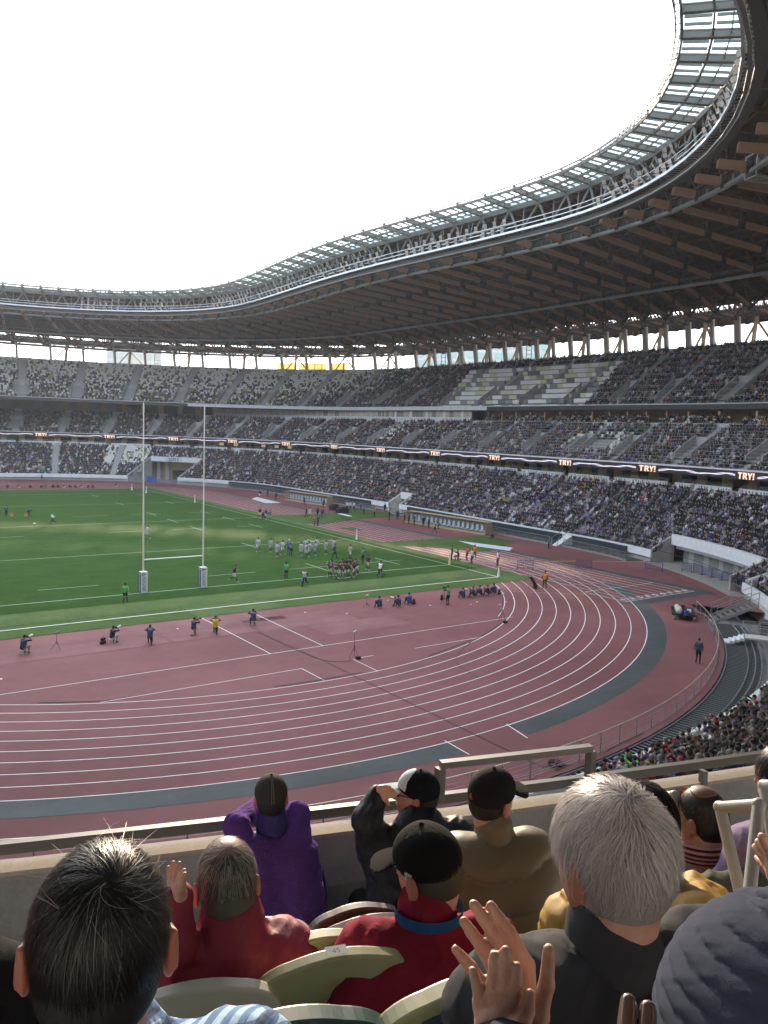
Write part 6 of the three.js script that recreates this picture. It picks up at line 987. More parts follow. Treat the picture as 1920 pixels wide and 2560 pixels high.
const folds = (amp, s, sd = 1) => (x, y, z) => { const a = fbm((x + z * .6) * s + 40, (y * 1.3 - x * .5) * s + 40, 256, 3, 900 + sd), b = fbm((x * .5 - z) * s * 1.7 + 90, y * s * 1.4 + 70, 256, 2, 930 + sd); const c = fbm((x * .8 + z) * s * 2.6 + 20, (y * .7 + x * .6) * s * 2.6 + 30, 256, 2, 950 + sd); return amp * 1.1 * (Math.abs(2 * a - 1) * 1.7 - .5 + Math.abs(2 * c - 1) * .8 - .3 + (b - .5)); };
const puff = (amp, pitch, ph = 0) => (x, y, z) => { const n = .018 * Math.sin(x * 14 + 1) + .014 * Math.sin(z * 17), q = Math.abs(Math.sin(PI * ((y + n) / pitch + ph))); return -amp * (Math.pow(q, .45) - .6) + .004 * (Math.abs(2 * fbm((x + z) * 9 + 50, y * 22 + 50, 256, 3, 77) - 1)); };
function person(name, H, floor, yaw, label) { const o = thing('person', label, 'person', [H[0], floor, H[2]], rad(yaw)); o.hh = H[1] - floor; const c = Math.cos(rad(yaw)), s = Math.sin(rad(yaw)); o.loc = (p) => { const x = p[0] - H[0], z = p[2] - H[2]; return [x * c - z * s, p[1] - floor, x * s + z * c]; }; return o; }
function torso(o, q = {}) { // prims of a seated body in its clothes; q.elbow / q.hand: [left, right]
  const hh = o.hh, sh = hh - (q.drop ?? .25) + .045, w = (q.w ?? .185) - .02, r = q.r ?? 1, zs = q.zs ?? -.05, hz = q.hipZ ?? -.12, nb = [0, sh + .03, zs + .005], pr = [];
  const el = q.elbow || [[w + .035, sh - .29, .0], [-w - .035, sh - .29, .0]], hd = q.hand || [[.1, sh - .33, .27], [-.1, sh - .33, .27]];
  for (const i of [0, 1]) { const s = i ? -1 : 1; pr.push(cap([s * .1, Math.max(.42, sh - .56), hz], [s * .1, sh - .14, zs - .02], .145 * r, .15 * r, 2), cap([s * .09, sh - .1, zs - .01], [s * (w - .01), sh - .045, zs], .13 * r, .088 * r, 2), cap([s * .05, sh - .03, zs], [s * (w - .02), sh - .04, zs], .07 * r, .075 * r, 2, .03)); pr.push(cap([s * w, sh - .045, zs], el[i], .078 * r, .06 * r, 2, .03), cap(el[i], hd[i], .058 * r, .042 * r, 2, .03)); }
  return { pr, sh, nb, zs, hd, el, w };
}
function legs(o, hz, m, spread = .13) { const pr = []; for (const s of [1, -1]) pr.push(cap([s * .09, .5, hz], [s * spread, .5, .36], .095, .07, 3), cap([s * spread, .5, .36], [s * spread, .08, .42], .066, .05, 3), cap([s * spread, .05, .42], [s * spread, .04, .56], .05, .04, 3)); return mesh('trousers', solid(pr, .022, .04), m, o); }
function handPrims(W, K_, T, th, r = .0085, bend = 0, up = [0, 1, 0]) { // wrist, four knuckles, four tips, thumb [base, mid, tip]
  const pr = []; K_.forEach((k, i) => { const m = add(mix3(k, T[i], .48), mul(up, bend)), rr_ = r * [1, 1.05, 1, .88][i]; pr.push(cap(W, k, r * 2, r * 1.3, 0, r * 1.4), cap(k, m, rr_ * 1.2, rr_ * 1.06, 0, r * .25), cap(mix3(k, m, .92), mix3(k, m, 1.08), rr_ * 1.1, rr_ * 1.1, 0, r * .2), cap(m, mix3(m, T[i], .55), rr_ * 1.05, rr_ * .97, 0, r * .25), cap(mix3(m, T[i], .55), T[i], rr_ * .98, rr_ * .8, 0, r * .25)); });
  for (let i = 0; i < 3; i++) pr.push(cap(mix3(W, K_[i], .55), mix3(W, K_[i + 1], .55), r * 1.9, r * 1.9, 0, r)); pr.push(cap(mix3(W, K_[0], .15), th[0], r * 1.9, r * 1.7, 0, r * 1.2), cap(th[0], th[1], r * 1.5, r * 1.15, 0, r * .8), cap(th[1], th[2], r * 1.15, r * .9, 0, r * .5)); return pr;
}
function nails(o, T, back, r) { T.forEach(([k, t]) => { const d = nrm(sub(t, k)), n = nrm(sub(back, mul(d, dot(back, d)))), c = add(add(t, mul(d, -r * .3)), mul(n, r * .72)), s = cross(d, n), m = new MB(); const P = (u, v) => add(add(c, mul(s, u * r * .62)), mul(d, v * r * .8)); m.quad(P(-1, -1), P(1, -1), P(.8, 1), P(-.8, 1)); m.add('nail', M(.62, .40, .33, .3), o); }); }
function ballCap(F, o, m, q = {}) { // crown, brim, button
  const s = q.s || 1, crown = solid([ell(F.P(0, .034, -.012), [.088 * s, .094 * s, .108 * s], 0, .02, F.rot)], .005, .02, (x, y, z, d) => { const l = F.L(x, y, z), cut = (lerp(-.022, .036, clamp((l[2] + .1) / .2, 0, 1)) - l[1]); return Math.max(d, cut * .9) - d + .0022 * Math.max(0, 1 - Math.abs(Math.sin(Math.atan2(l[0], l[2] + .012) * 3)) * 14) * (q.seam ?? 1) + (q.crush || 0) * Math.sin(l[0] * 44) * Math.sin(l[2] * 33 + 1); }); 
  mesh('cap_crown', crown, m, o); const br = solid([ell(F.P(0, .03, .125), [.076 * s, .006, .075], 0, .01, F.rot)], .004, .01, (x, y, z, d) => { const l = F.L(x, y, z); return .35 * (l[0] * l[0]) / .076 * 0 + 0; }); br.attributes.position.array.forEach((v, i, a) => { if (i % 3 === 0) { const l = F.L(a[i], a[i + 1], a[i + 2]), dy = -l[0] * l[0] * 5 - Math.max(0, l[2] - .1) * .28; a[i] += F.Y[0] * dy; a[i + 1] += F.Y[1] * dy; a[i + 2] += F.Y[2] * dy; } }); mesh('cap_brim', br, q.brim || m, o); const bt = new MB(); bt.ball(F.P(0, .129 * s, -.012), .008, 10, .6); bt.add('cap_button', m, o);
}
function capText(F, o, txt, font, fg, pos, w, h, bgw = 256, bgh = 64) { // lettering laid on the curved crown; pos: [azimuth deg from front, height], w, h metres
  const c = document.createElement('canvas'); c.width = bgw; c.height = bgh; const x = c.getContext('2d'); x.clearRect(0, 0, bgw, bgh); x.font = font; x.textAlign = 'center'; x.textBaseline = 'middle'; x.fillStyle = fg; x.fillText(txt, bgw / 2, bgh / 2); const T = new THREE.CanvasTexture(c); T.colorSpace = THREE.SRGBColorSpace;
  const m = new MB(), n = 10; const P = (u, v) => { const az = rad(pos[0]) - (u - .5) * w / .098, y = pos[1] + (v - .5) * h + (pos[2] || 0) * (u - .5); const k = Math.sqrt(Math.max(.05, 1 - Math.pow((y - .034) / .094, 2))) * 1.0 + .02; return F.P(Math.sin(az) * .0888 * k, y, -.012 + Math.cos(az) * .1088 * k); };
  for (let i = 0; i < n; i++) m.quad(P(i / n, 0), P((i + 1) / n, 0), P((i + 1) / n, 1), P(i / n, 1), [[i / n, 0], [(i + 1) / n, 0], [(i + 1) / n, 1], [i / n, 1]]); m.add('cap_lettering', M(1, 1, 1, .7, { map: T, transparent: true, alphaTest: .35 }), o);
}
const body = (o, prims, cell = .0055) => mesh('body', solid(prims, cell, .02), mSkin, o);
const greyMix = (dark, light, p) => (d) => { const k = rnd() < p(d) ? 1 : 0, c = k ? light : dark, q = rr(.7, 1.25); return [c[0] * q, c[1] * q, c[2] * q]; };

{ // A: man with dark greying hair, blue plaid shirt
  const o = person('a', at(250, 2352, 1.2), 13.3, 166, 'man with large dark greying head of hair and blue plaid shirt, nearest at left'), hc = [0, o.hh, 0], F = frame(hc, -4, 4, 2), t = torso(o, { w: .205, drop: .235, zs: -.03, hand: [[.12, .62, .3], [-.12, .62, .3]] });
  body(o, headPrims(F, t.nb, 1.03)); ears(F, o, 1.06); eyes(F, o);
  const tx = tex(128, (u, v) => { const a = Math.floor(u * 8) % 2, b = Math.floor(v * 8) % 2, n = .12 * (fbm(u * 64, v * 64, 64, 1, 7) - .5); return a && b ? [.16 + n, .26 + n, .42 + n] : a || b ? [.30 + n, .46 + n, .66 + n] : [.62 + n, .76 + n, .88 + n]; }, true);
  mesh('shirt', solid(t.pr.concat([cap([0, t.sh + .025, t.zs], [0, t.sh + .06, t.zs + .01], .082, .076, 2)]), .011, .045, folds(.011, 9, 3), 1), M(1, 1, 1, .85, { map: again(tx, 9) }), o);
  hairCap(F, [.081, .104, .102], o, M(.012, .0125, .013, .55), { nape: -.1, side: -.01 });
  mesh('hair_strands', strands(F, { n: 8200, len: .085, lift: .005, thick: .006, w: .00105, whorl: [-.1, .75, -.62], grav: .25, messy: .3, base: [.081, .104, .102], nape: -.1, side: -.01, swirl: .25, seg: 7, color: greyMix([.012, .0125, .0135], [.11, .11, .105], (d) => clamp(.04 + Math.max(0, d[1] - .2) * .4 + (Math.abs(d[0]) > .8 ? .12 : 0), 0, .35)) }), mHairS, o);
  mesh('stray_hair', strands(F, { n: 40, len: .06, lift: .035, thick: .006, w: .0007, whorl: [-.1, .8, -.5], grav: -.1, messy: 1.2, base: [.084, .106, .104], seg: 7, mask: (d) => d[1] > .6, color: () => [.35, .33, .3] }), mHairS, o); legs(o, -.1, cloth(.03, .03, .04), .14);
}
{ // B: balding grey man, burgundy windbreaker, hand raised
  const H = at(566, 2208, 2.45), o = person('b', H, 12.72, 168, 'grey balding man in burgundy windbreaker raising his left hand'), F = frame([0, o.hh, 0], -6, 14, 0), t = torso(o, { w: .195, r: .98, drop: .215, hipZ: -.02, elbow: null, hand: null }); const hw = o.loc(at(449, 2248, 2.32)), q = torso(o, { w: .195, r: .98, drop: .215, hipZ: -.02, elbow: [o.loc(at(432, 2350, 2.4)), [-.235, t.sh - .30, -.04]], hand: [hw, [-.14, .62, .25]] });
  const L = (x, y, d = 2.03) => o.loc(at(x, y, d * 1.13)); const K_ = [L(447, 2203, 1.99), L(439, 2197), L(431, 2199, 2.06), L(426, 2207, 2.08)], T = [L(461, 2176, 1.97), L(449, 2159), L(433, 2157, 2.06), L(421, 2168, 2.09)];
  body(o, headPrims(F, t.nb, 1.06)); mesh('hand', solid(handPrims(L(450, 2238), K_, T, [L(452, 2214, 1.97), L(457, 2200, 1.96), L(462, 2186, 1.95)], .0075, .004, [0, 0, 0]), .0035, .006), mSkin, o); ears(F, o);
  mesh('jacket', solid(q.pr.concat([cap([0, t.sh + .03, t.zs], [0, t.sh + .085, t.zs + .01], .094, .088, 2)]), .011, .04, folds(.012, 7, 5)), cloth(.26, .03, .062, .6, 10, .0008), o);
  hairCap(F, [.080, .102, .1], o, M(.09, .085, .08, .6), { nape: -.09 }); mesh('hair_strands', strands(F, { n: 3400, len: .05, lift: .004, thick: .004, w: .0012, whorl: [0, .72, -.6], grav: .3, messy: .3, base: [.082, .104, .102], nape: -.09, mask: (d) => !(d[1] > .45 && d[2] < .1 && d[2] > -.85 && rnd() < .72), color: (d) => { const k = rnd() < clamp(.35 + d[1] * .5, .1, .85), v = k ? rr(.3, .5) : rr(.03, .08); return [v, v * .96, v * .88]; } }), mHairS, o);
  const bald = solid([ell(F.P(0, .024, -.016), [.0815, .1035, .1015], 0, .02, F.rot)], .006, .02, (x, y, z, d) => { const l = F.L(x, y, z); return Math.max(d, (.052 - l[1]) * .7, Math.hypot(l[0], l[2] + .035) - .052) - d; }); mesh('bald_patch', bald, M(.22, .13, .09, .45), o); legs(o, -.1, cloth(.04, .04, .05), .15);
}
{ // C: purple fleece, dark cap, arms folded on the rail
  const H = at(677, 1992, 4.5), o = person('c', H, 12.05, 162, 'person in purple fleece and dark cap leaning folded arms on the parapet'), F = frame([0, o.hh, 0], -4, 2, 0), e0 = o.loc(at(590, 2066, 4.45)), e1 = o.loc(at(742, 2034, 4.6)), q = torso(o, { w: .15, r: .98, drop: .235, hipZ: -.42, zs: -.13, elbow: [e0, e1], hand: [[.06, o.hh - .15, .2], [-.06, o.hh - .15, .2]] });
  body(o, headPrims(F, [0, q.sh + .06, -.02])); ears(F, o); mesh('fleece', solid(q.pr, .011, .05, folds(.013, 8, 9)), cloth(.135, .062, .31, .95, 9, .007, texFleece, { sheen: .6, sheenRoughness: .6 }), o); mesh('collar', solid([cap([0, q.sh + .04, -.055], [0, q.sh + .10, -.03], .083, .076, 2)], .008, .02, folds(.004, 14, 2)), cloth(.055, .05, .20, .9), o);
  hairCap(F, [.079, .1, .1], o, M(.015, .013, .012, .6)); const cm = cloth(.055, .053, .05, .85, 18, .001); ballCap(F, o, cm); capText(F, o, 'roots', 'bold 54px sans-serif', '#d8d4c8', [180, -.006], .05, .018); const jm = cloth(.14, .24, .34, .9); legs(o, -.4, jm, .2);
  const w = new MB(); for (const a of [176.5, 183.5]) { const pts = []; for (let k = 0; k <= 8; k++) { const y = lerp(.01, .12, k / 8), kk = Math.sqrt(Math.max(.02, 1 - Math.pow((y - .034) / .094, 2))); pts.push(F.P(Math.sin(rad(a)) * .089 * kk, y, -.012 + Math.cos(rad(a)) * .1095 * kk)); } w.path(pts, .0011, 4); } w.add('cap_stitching', M(.3, .29, .26, .8), o);
}
{ // D: navy jacket, white and black cap, hands before the face
  const H = at(1040, 1985, 4.15), o = person('d', H, 12.05, 160, 'man in navy jacket and white fronted black cap, elbow on the rail'), F = frame([0, o.hh, 0], 64, -3, 0), L = (x, y, d) => o.loc(at(x, y, d)), wr = L(942, 1990, 4.02), q = torso(o, { w: .235, r: 1.15, drop: .225, hipZ: -.34, zs: -.06, elbow: [L(916, 2052, 4.0), [-.3, o.hh - .42, .02]], hand: [wr, [-.12, o.hh - .5, .3]] });
  body(o, headPrims(F, q.nb)); ears(F, o); eyes(F, o); mesh('jacket', solid(q.pr.concat([cap([-.02, q.sh + .035, q.zs - .04], [.02, q.sh + .05, q.zs - .03], .11, .105, 2)]), .011, .045, folds(.010, 8, 13)), cloth(.018, .024, .036, .55, 12, .0008), o); mesh('collar', solid([cap([0, q.sh + .075, q.zs + .01], [0, q.sh + .1, q.zs + .02], .073, .07, 2)], .007, .02), cloth(.20, .18, .15, .9), o);
  const K_ = [L(962, 1975, 3.98), L(966, 1982, 3.98), L(966, 1990, 3.99), L(962, 1997, 4.0)], T = [L(984, 1976, 4.0), L(990, 1983, 4.0), L(988, 1991, 4.0), L(972, 2012, 4.0)]; mesh('hand', solid(handPrims(wr, K_, T, [L(950, 1972, 3.98), L(962, 1968, 3.97), L(974, 1968, 3.97)], .0105, .003), .006, .01), mSkin, o); mesh('wrist', solid([cap(L(940, 1995, 4.02), L(948, 1986, 4.0), .026, .024, 0)], .007, .01), mSkin, o);
  hairCap(F, [.079, .1, .1], o, M(.014, .012, .012, .6)); ballCap(F, o, cloth(.008, .012, .02, .85, 18), { brim: cloth(.66, .78, .84, .7, 18) }); const fp = solid([ell(F.P(0, .034, -.012), [.0895, .0955, .1095], 0, .02, F.rot)], .005, .02, (x, y, z, d) => { const l = F.L(x, y, z); return Math.max(d, .018 - l[2] + Math.abs(l[0]) * .35 - Math.max(0, l[1] - .08) * .3, .036 - l[1]) - d; }); mesh('cap_front_panel', fp, cloth(.66, .78, .84, .7, 18), o); capText(F, o, 'ISC', '46px sans-serif', '#c8dade', [196, .016], .052, .02); legs(o, -.3, cloth(.012, .012, .014), .17);
  const g = new MB(); g.path([F.P(.08, .012, .01), F.P(.066, .012, .082)], .002, 5); g.add('glasses_temple', mBlack, o);
}
{ // E: burgundy sweater, black cap, blue collar
  const H = at(1066, 2166, 2.45), o = person('e', H, 12.75, 158, 'man in burgundy sweater with blue collar and black cap, centre'), F = frame([0, o.hh, 0], 36, 12, -6), q = torso(o, { w: .2, r: 1.05, drop: .225, hipZ: -.05, elbow: [[.31, o.hh - .42, -.26], [-.24, o.hh - .5, 0]] });
  body(o, headPrims(F, q.nb)); ears(F, o, 1.1); mesh('sweater', solid(q.pr.concat([cap([0, q.sh + .02, q.zs], [0, q.sh + .085, q.zs + .015], .085, .076, 2, .02)]), .011, .04, folds(.012, 7, 17)), cloth(.26, .02, .048, .85, 14), o);
  const ring = new MB(); for (let i = 0; i < 28; i++) { const P = (k, h) => { const a = k / 28 * 2 * PI; return [Math.sin(a) * .097, q.sh + .055 + h - .01 * Math.cos(a), q.zs + .01 + Math.cos(a) * .096]; }; ring.quad(P(i, 0), P(i + 1, 0), P(i + 1, .032), P(i, .032)); } ring.add('shirt_collar', cloth(.03, .10, .30, .8), o);
  hairCap(F, [.078, .1, .099], o, M(.07, .06, .05, .7), { nape: -.07 }); mesh('hair_strands', strands(F, { n: 1500, len: .016, lift: .003, thick: .002, w: .0012, whorl: [0, .9, -.3], grav: .6, messy: .4, base: [.080, .102, .101], nape: -.078, mask: (d) => d[1] < .05, color: () => { const v = rr(.02, .16); return [v, v * .9, v * .8]; } }), mHairS, o); ballCap(F, o, cloth(.012, .013, .015, .9, 18, .0014), { crush: .0026 });
  const h = new MB(); h.path([F.P(.088, .02, -.02), F.P(.094, .03, -.005), F.P(.09, -.012, -.002)], .0035, 6); h.add('hearing_aid', M(.5, .5, .48, .4), o); legs(o, -.12, cloth(.02, .02, .025), .15);
}
{ // F: olive puffer, dark cap turned right
  const H = at(1232, 1992, 3.55), o = person('f', H, 12.5, 156, 'man in olive puffer jacket and dark cap, head turned right'), F = frame([0, o.hh, 0], -60, 0, 4), q = torso(o, { w: .185, r: 1.22, drop: .245, zs: -.06, hipZ: -.14 });
  body(o, headPrims(F, q.nb, 1.04)); ears(F, o, 1.05); eyes(F, o); mesh('puffer_jacket', solid(q.pr, .012, .05, puff(.026, .13, .2)), cloth(.20, .19, .125, .42, 20, .0006), o); mesh('collar', solid([cap([0, q.sh + .03, q.zs + .02], [0, q.sh + .075, q.zs + .03], .09, .084, 2)], .009, .03, puff(.006, .09)), cloth(.21, .2, .13, .45, 20, .0006), o);
  hairCap(F, [.081, .103, .102], o, M(.02, .018, .016, .6)); ballCap(F, o, cloth(.020, .020, .025, .85, 18), { s: 1.05 }); capText(F, o, 'canterbury', 'bold 46px sans-serif', '#cfc4a4', [-118, .0, .05], .105, .024, 320, 64);
  const lg = new MB(); for (const [a, y] of [[166, .026], [172, .026], [169, .038]]) { const k = .97; lg.ball(F.P(Math.sin(rad(a)) * .0935 * k, y, -.012 + Math.cos(rad(a)) * .1145 * k), .007, 8); } lg.add('cap_emblem', M(.42, .07, .05, .7), o);
  const st = new MB(); st.path([F.P(-.088, .01, -.01), F.P(-.075, -.05, .05)], .0018, 5); st.add('mask_strap', M(.7, .68, .62, .7), o); legs(o, -.12, cloth(.11, .12, .095, .85), .17);
}
{ // G: silver hair, grey blazer
  const H = at(1522, 2140, 1.50), o = person('g', H, 13.4, 160, 'man with thick silver hair and dark grey blazer, large at right of centre'), F = frame([0, o.hh, 0], 14, 6, -3), q = torso(o, { w: .215, r: 1.08, drop: .22, zs: -.035, elbow: [[.275, o.hh - .5, -.02], [-.26, o.hh - .5, .0]] });
  body(o, headPrims(F, q.nb, 1.03)); ears(F, o, 1.08); mesh('blazer', solid(q.pr, .010, .04, folds(.013, 7, 23)), cloth(.052, .058, .068, .75, 26, .0012), o); mesh('collar', solid([cap([0, q.sh + .02, q.zs + .0], [0, q.sh + .055, q.zs + .012], .084, .077, 2)], .008, .02, folds(.004, 12, 4)), cloth(.056, .062, .072, .75, 26, .001), o);
  hairCap(F, [.082, .104, .102], o, M(.36, .33, .33, .6), { nape: -.085, side: .012, front: .05 });
  const silver = (d, l) => { const low_ = clamp((-.02 - l[1]) / .06, 0, 1), v = lerp(rr(.46, .78), rr(.10, .25), low_) * (rnd() < .12 ? .55 : 1); return [v, v * .955, v * .965]; };
  mesh('hair_strands', strands(F, { n: 8600, len: .075, lift: .008, thick: .010, puff: .004, w: .0012, whorl: [.05, .88, -.45], grav: .3, messy: .55, swirl: .2, base: [.083, .105, .103], nape: -.085, side: .012, seg: 7, color: silver }), mHairS, o);
  mesh('nape_hair', strands(F, { n: 1100, len: .03, lift: .003, thick: .003, w: .0014, whorl: [0, .9, -.3], grav: .6, messy: .3, base: [.083, .105, .104], nape: -.118, side: -.02, mask: (d, l) => l[1] < -.05, color: () => { const v = rr(.05, .18); return [v, v * .95, v * .9]; } }), mHairS, o);
  const kn = o.loc(at(1105, 2640, 1.7)), pr = [cap([.1, .5, -.1], kn, .1, .078, 3), cap([-.1, .5, -.1], [-.15, .5, .36], .1, .075, 3), cap(kn, [kn[0], .1, kn[2] + .05], .085, .06, 3)]; mesh('jeans', solid(pr, .016, .04, folds(.006, 10, 8)), cloth(.085, .125, .24, .9, 22, .0015), o);
}
{ // H: mustard jacket, black knit hat, mostly behind G
  const H = at(1600, 2078, 2.35), o = person('h', H, 12.95, 160, 'person in mustard yellow padded jacket and black hat behind the silver haired man'), F = frame([0, o.hh, 0], -20, 4, 6), q = torso(o, { w: .2, r: 1.15, drop: .24, zs: -.03, elbow: [[.12, o.hh - .5, .08], o.loc(at(1745, 2330, 2.15))], hand: [[.05, o.hh - .42, .3], [-.06, o.hh - .5, .3]] });
  body(o, headPrims(F, q.nb)); ears(F, o); mesh('jacket', solid(q.pr.concat([cap([0, q.sh + .05, q.zs], [0, q.sh + .1, q.zs + .01], .095, .088, 2)]), .011, .04, (x, y, z) => puff(.012, .14)(x, y, z) + folds(.009, 9, 31)(x, y, z)), cloth(.40, .235, .045, .6, 18, .0008), o); mesh('hat', solid([ell(F.P(0, .03, -.012), [.093, .108, .11], 0, .02, F.rot)], .006, .02, (x, y, z, d) => { const l = F.L(x, y, z); return Math.max(d, -.03 - l[1]) - d + .0015 * Math.sin(Math.atan2(l[0], l[2]) * 30); }), cloth(.010, .010, .013, .95, 16, .002, texFleece), o); legs(o, -.1, cloth(.03, .03, .03), .15);
}
{ // I: balding man, white top, maroon and white scarf
  const H = at(1752, 2045, 3.5), o = person('i', H, 12.5, 158, 'balding man in white top with maroon and white scarf'), F = frame([0, o.hh, 0], 22, 14, 0), q = torso(o, { w: .2, r: 1.05, hipZ: -.1, zs: -.02 });
  body(o, headPrims(F, q.nb)); ears(F, o); eyes(F, o); mesh('top', solid(q.pr, .012, .045, folds(.01, 7, 37)), cloth(.62, .58, .60, .85), o); hairCap(F, [.0785, .1, .0985], o, M(.02, .018, .017, .5), { nape: -.09 });
  mesh('hair_strands', strands(F, { n: 1700, len: .018, lift: .002, thick: .002, w: .0014, whorl: [0, .8, -.5], grav: .4, messy: .3, base: [.0795, .101, .0995], nape: -.095, mask: (d) => !(d[1] > .5 && d[2] < .2), color: () => { const v = rr(.012, .06) * (rnd() < .12 ? 4 : 1); return [v, v, v]; } }), mHairS, o); mesh('bald_patch', solid([ell(F.P(0, .024, -.016), [.0805, .1025, .1008], 0, .02, F.rot)], .006, .02, (x, y, z, d) => { const l = F.L(x, y, z); return Math.max(d, (.06 - l[1]) * .7, Math.hypot(l[0], l[2] + .03) - .05) - d; }), M(.20, .11, .08, .4), o);
  const sc = tex(64, (u, v) => (Math.floor(v * 4) % 2 ? [.80, .72, .72] : [.45, .10, .16]), true), s = new MB(); for (let i = 0; i < 26; i++) { const P = (k, h, e) => { const a = k / 26 * 2 * PI; return [Math.sin(a) * (.092 + e), q.sh + .055 + h - .015 * Math.cos(a), q.zs + .01 + Math.cos(a) * (.092 + e)]; }, uv = [[i / 3, 0], [(i + 1) / 3, 0], [(i + 1) / 3, 1], [i / 3, 1]]; s.quad(P(i, 0, .012), P(i + 1, 0, .012), P(i + 1, .035, .02), P(i, .035, .02), uv); s.quad(P(i, .035, .02), P(i + 1, .035, .02), P(i + 1, .07, .002), P(i, .07, .002), uv); } s.add('scarf', M(1, 1, 1, .9, { map: sc }), o); mesh('scarf_knot', solid([ell([.125, q.sh + .08, q.zs + .02], [.04, .045, .04], 0), ell([.14, q.sh + .02, q.zs + .04], [.03, .05, .03], 0)], .007, .02, folds(.006, 20, 2)), M(.40, .11, .16, .9), o); legs(o, -.1, cloth(.03, .035, .05), .15);
  const bq = at(1800, 2215, 3.15), bp = thing('backpack', 'dark green canvas backpack on the seat behind the balding man', 'backpack', [bq[0], 12.5, bq[2]], rad(158)); const hB = bq[1] - 12.65; mesh('bag_body', solid([cap([-.12, hB - .22, 0], [.12, hB - .22, 0], .13, .13, 0), cap([-.11, hB + .05, 0], [.11, hB + .05, 0], .11, .11, 0)], .014, .06, folds(.014, 9, 41)), cloth(.055, .062, .048, .85, 20), bp); mesh('flap', solid([cap([-.13, hB + .12, .0], [.13, hB + .12, .0], .075, .075, 0), cap([-.12, hB + .02, -.1], [.12, hB + .02, -.1], .04, .04, 0)], .014, .05, folds(.01, 12, 43)), cloth(.095, .105, .08, .85, 20), bp);
}
{ // J: lavender hoodie at the right edge
  const H = at(1960, 1950, 3.35), o = person('j', H, 12.3, 168, 'person in lavender hoodie at the right edge beyond the handrails'), F = frame([0, o.hh, 0], 8, 6, 0), q = torso(o, { w: .2, r: 1.12, drop: .22, hipZ: -.16, zs: -.05, elbow: [[.27, o.hh - .5, .02], [-.27, o.hh - .5, .02]] });
  body(o, headPrims(F, q.nb)); ears(F, o); mesh('hoodie', solid(q.pr.concat([cap([.05, q.sh + .03, q.zs - .06], [-.05, q.sh + .03, q.zs - .06], .1, .1, 2)]), .012, .045, folds(.014, 6, 47)), cloth(.26, .20, .33, .9, 14), o); hairCap(F, [.088, .108, .108], o, M(.012, .011, .012, .5)); mesh('hair_strands', strands(F, { n: 1800, len: .1, lift: .008, thick: .006, w: .002, whorl: [0, .9, -.3], grav: .7, messy: .3, base: [.09, .11, .11], color: () => { const v = rr(.01, .035); return [v, v, v]; } }), mHairS, o); legs(o, -.14, cloth(.02, .02, .025), .15);
}
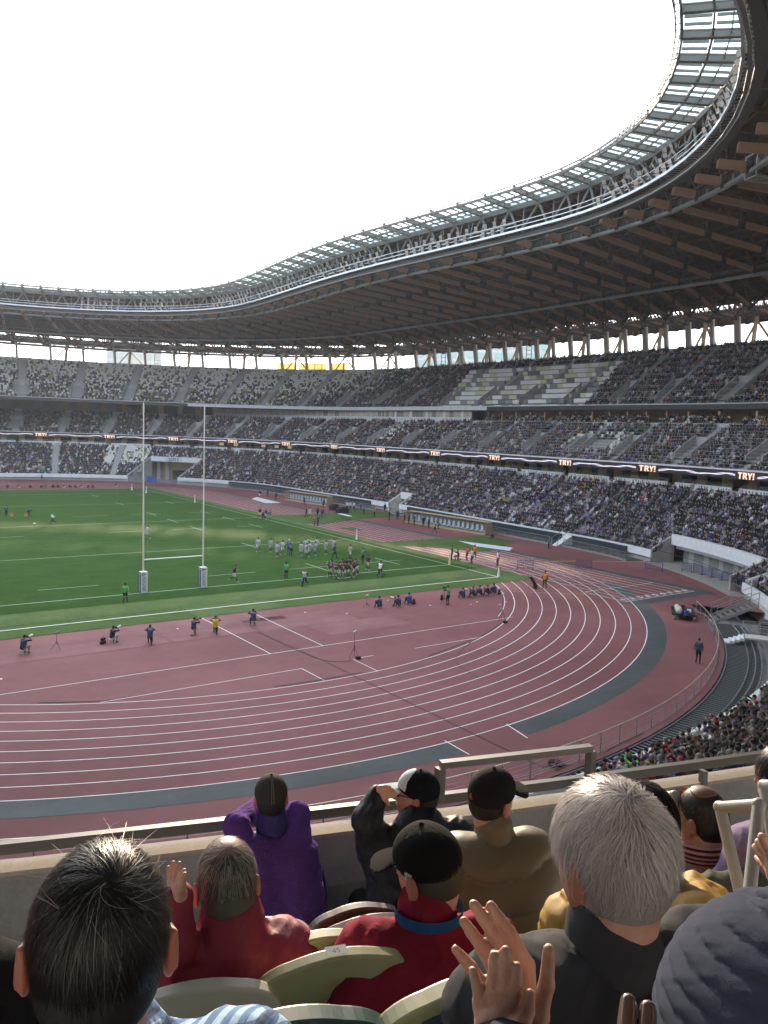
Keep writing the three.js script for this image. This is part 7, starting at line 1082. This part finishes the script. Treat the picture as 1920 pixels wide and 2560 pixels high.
{ // K: navy knitted hat, nearest at the lower right, and the clapping hands
  const H = at(2010, 2790, .84), o = person('k', H, 13.4, 0, 'person in navy ribbed knit hat at the lower right, hands clapping in front'), F = frame([0, o.hh, 0], 158, 8, -4), L = (x, y, d) => o.loc(at(x, y, d)); 
  const hat = solid([ell(F.P(0, .04, -.008), [.108, .128, .124], 0, .02, F.rot)], .0034, .02, (x, y, z, d) => { const l = F.L(x, y, z), a = l[1] + 1.6 * (l[0] + .01) * (l[0] + .01) - .25 * l[0], rib = Math.pow(Math.abs(Math.sin(a * 215)), .55), sm = Math.exp(-Math.pow((l[0] - .03 + l[1] * .12) / .003, 2)); return Math.max(d, -.045 - l[1]) - d - .0036 * rib + .004 * sm + .0014 * (fbm(l[0] * 160 + 50, l[1] * 160 + l[2] * 90 + 50, 256, 3, 5) - .5); });
  mesh('knit_hat', hat, cloth(.055, .068, .105, .95, 60, .0006, texCloth, { sheen: .5, sheenRoughness: .7 }), o); body(o, headPrims(F, [0, o.hh - .22, .03]), .008); ears(F, o);
  const q = { w: .2 }, sh = o.hh - .30; mesh('coat', solid([cap([.1, .5, .12], [.1, sh - .14, .06], .15, .15, 2), cap([-.1, .5, .12], [-.1, sh - .14, .06], .15, .15, 2), cap([.1, sh - .1, .06], [.2, sh, .05], .12, .085, 2), cap([-.1, sh - .1, .06], [-.2, sh, .05], .12, .085, 2), cap([-.2, sh, .05], L(1290, 2860, .86), .08, .06, 2), cap([.2, sh, .05], L(1420, 2880, .8), .08, .06, 2), cap(L(1290, 2860, .86), L(1225, 2680, .98), .058, .044, 2), cap(L(1420, 2880, .8), L(1330, 2720, 1.0), .058, .044, 2)], .016, .04, folds(.008, 9, 51)), cloth(.02, .024, .035, .8), o);
  const z = (x, y, d) => L(960 + .3255 * x, 1880 + .3255 * y, d), r = .0075;
  const K1 = [z(1100, 1640, 1.055), z(985, 1650, 1.06), z(870, 1710, 1.065), z(765, 1800, 1.07)], T1 = [z(820, 1180, 1.03), z(690, 1172, 1.03), z(612, 1300, 1.035), z(548, 1515, 1.045)], W1 = z(1090, 2330, 1.06);
  mesh('hand', solid(handPrims(W1, K1, T1, [z(1180, 2030, 1.03), z(1250, 1790, 1.01), z(1265, 1520, .995)], r, .004, [0, .6, .6]).concat([cap(W1, z(1080, 2560, 1.02), .026, .03, 0)]), .0036, .006), mSkin, o);
  const K2 = [z(985, 1860, .985), z(915, 1830, .985), z(830, 1850, .99), z(735, 1930, .995)], T2 = [z(1020, 1645, .97), z(930, 1525, .965), z(845, 1560, .97), z(682, 1675, .98)], W2 = z(860, 2380, .985);
  mesh('hand', solid(handPrims(W2, K2, T2, [z(1040, 2130, .97), z(1100, 1990, .975), z(1120, 1860, .98)], r * .9, .003, [0, .5, .6]).concat([cap(W2, z(840, 2600, .95), .025, .03, 0)]), .0036, .006), mSkin, o);
  const g = new MB(); for (const [x, y] of [[1571, 2505], [1620, 2522]]) { const a = L(x, y, .70), b = L(x - 4, y + 90, .69); g.tube(a, b, .006, .008, 12); g.ball(a, .006, 12); } g.add('hair_clip', M(.20, .13, .10, .15, { metal: .3, clearcoat: 1 }), o);
}
{ // raised fingers at the right edge, dark coat at the left edge
  const o = person('m', at(2030, 2120, 1.75), 13.2, 160, 'person mostly out of view at the right edge with fingers spread'), L = (x, y, d = 1.55) => o.loc(at(x, y, d)); mesh('body', solid(handPrims(L(1985, 2230), [L(1930, 2135, 1.53), L(1932, 2150), L(1934, 2172), L(1940, 2192)], [L(1905, 2092, 1.5), L(1897, 2106), L(1890, 2118, 1.56), L(1893, 2146, 1.58)], [L(1960, 2150), L(1950, 2110), L(1945, 2080)], .009, .002).concat([cap(L(1985, 2230), L(2040, 2420, 1.5), .028, .034, 0)]), .0045, .007), mSkin, o); mesh('sleeve', solid([cap(L(1995, 2290), L(2060, 2500, 1.45), .045, .06, 2)], .012, .02), cloth(.03, .03, .035), o);
  const H = at(-300, 2345, 1.3), n = person('n', H, 13.4, 165, 'person in black padded coat cut off by the left edge'), F = frame([0, n.hh, 0], 0, 6, 0), q = torso(n, { w: .22, r: 1.2, drop: .23, zs: -.02 }); body(n, headPrims(F, q.nb), .009); hairCap(F, [.085, .106, .106], n, M(.012, .012, .012, .5)); mesh('coat', solid(q.pr.concat([cap([-.1, q.sh + .06, .05], [-.2, q.sh + .03, .02], .06, .05, 2)]), .014, .04, (x, y, z) => puff(.012, .13)(x, y, z) + folds(.008, 9, 61)(x, y, z)), cloth(.014, .017, .021, .9, 16, .001), n); legs(n, -.1, cloth(.02, .02, .02), .15);
}
renderer.render(scene, camera);
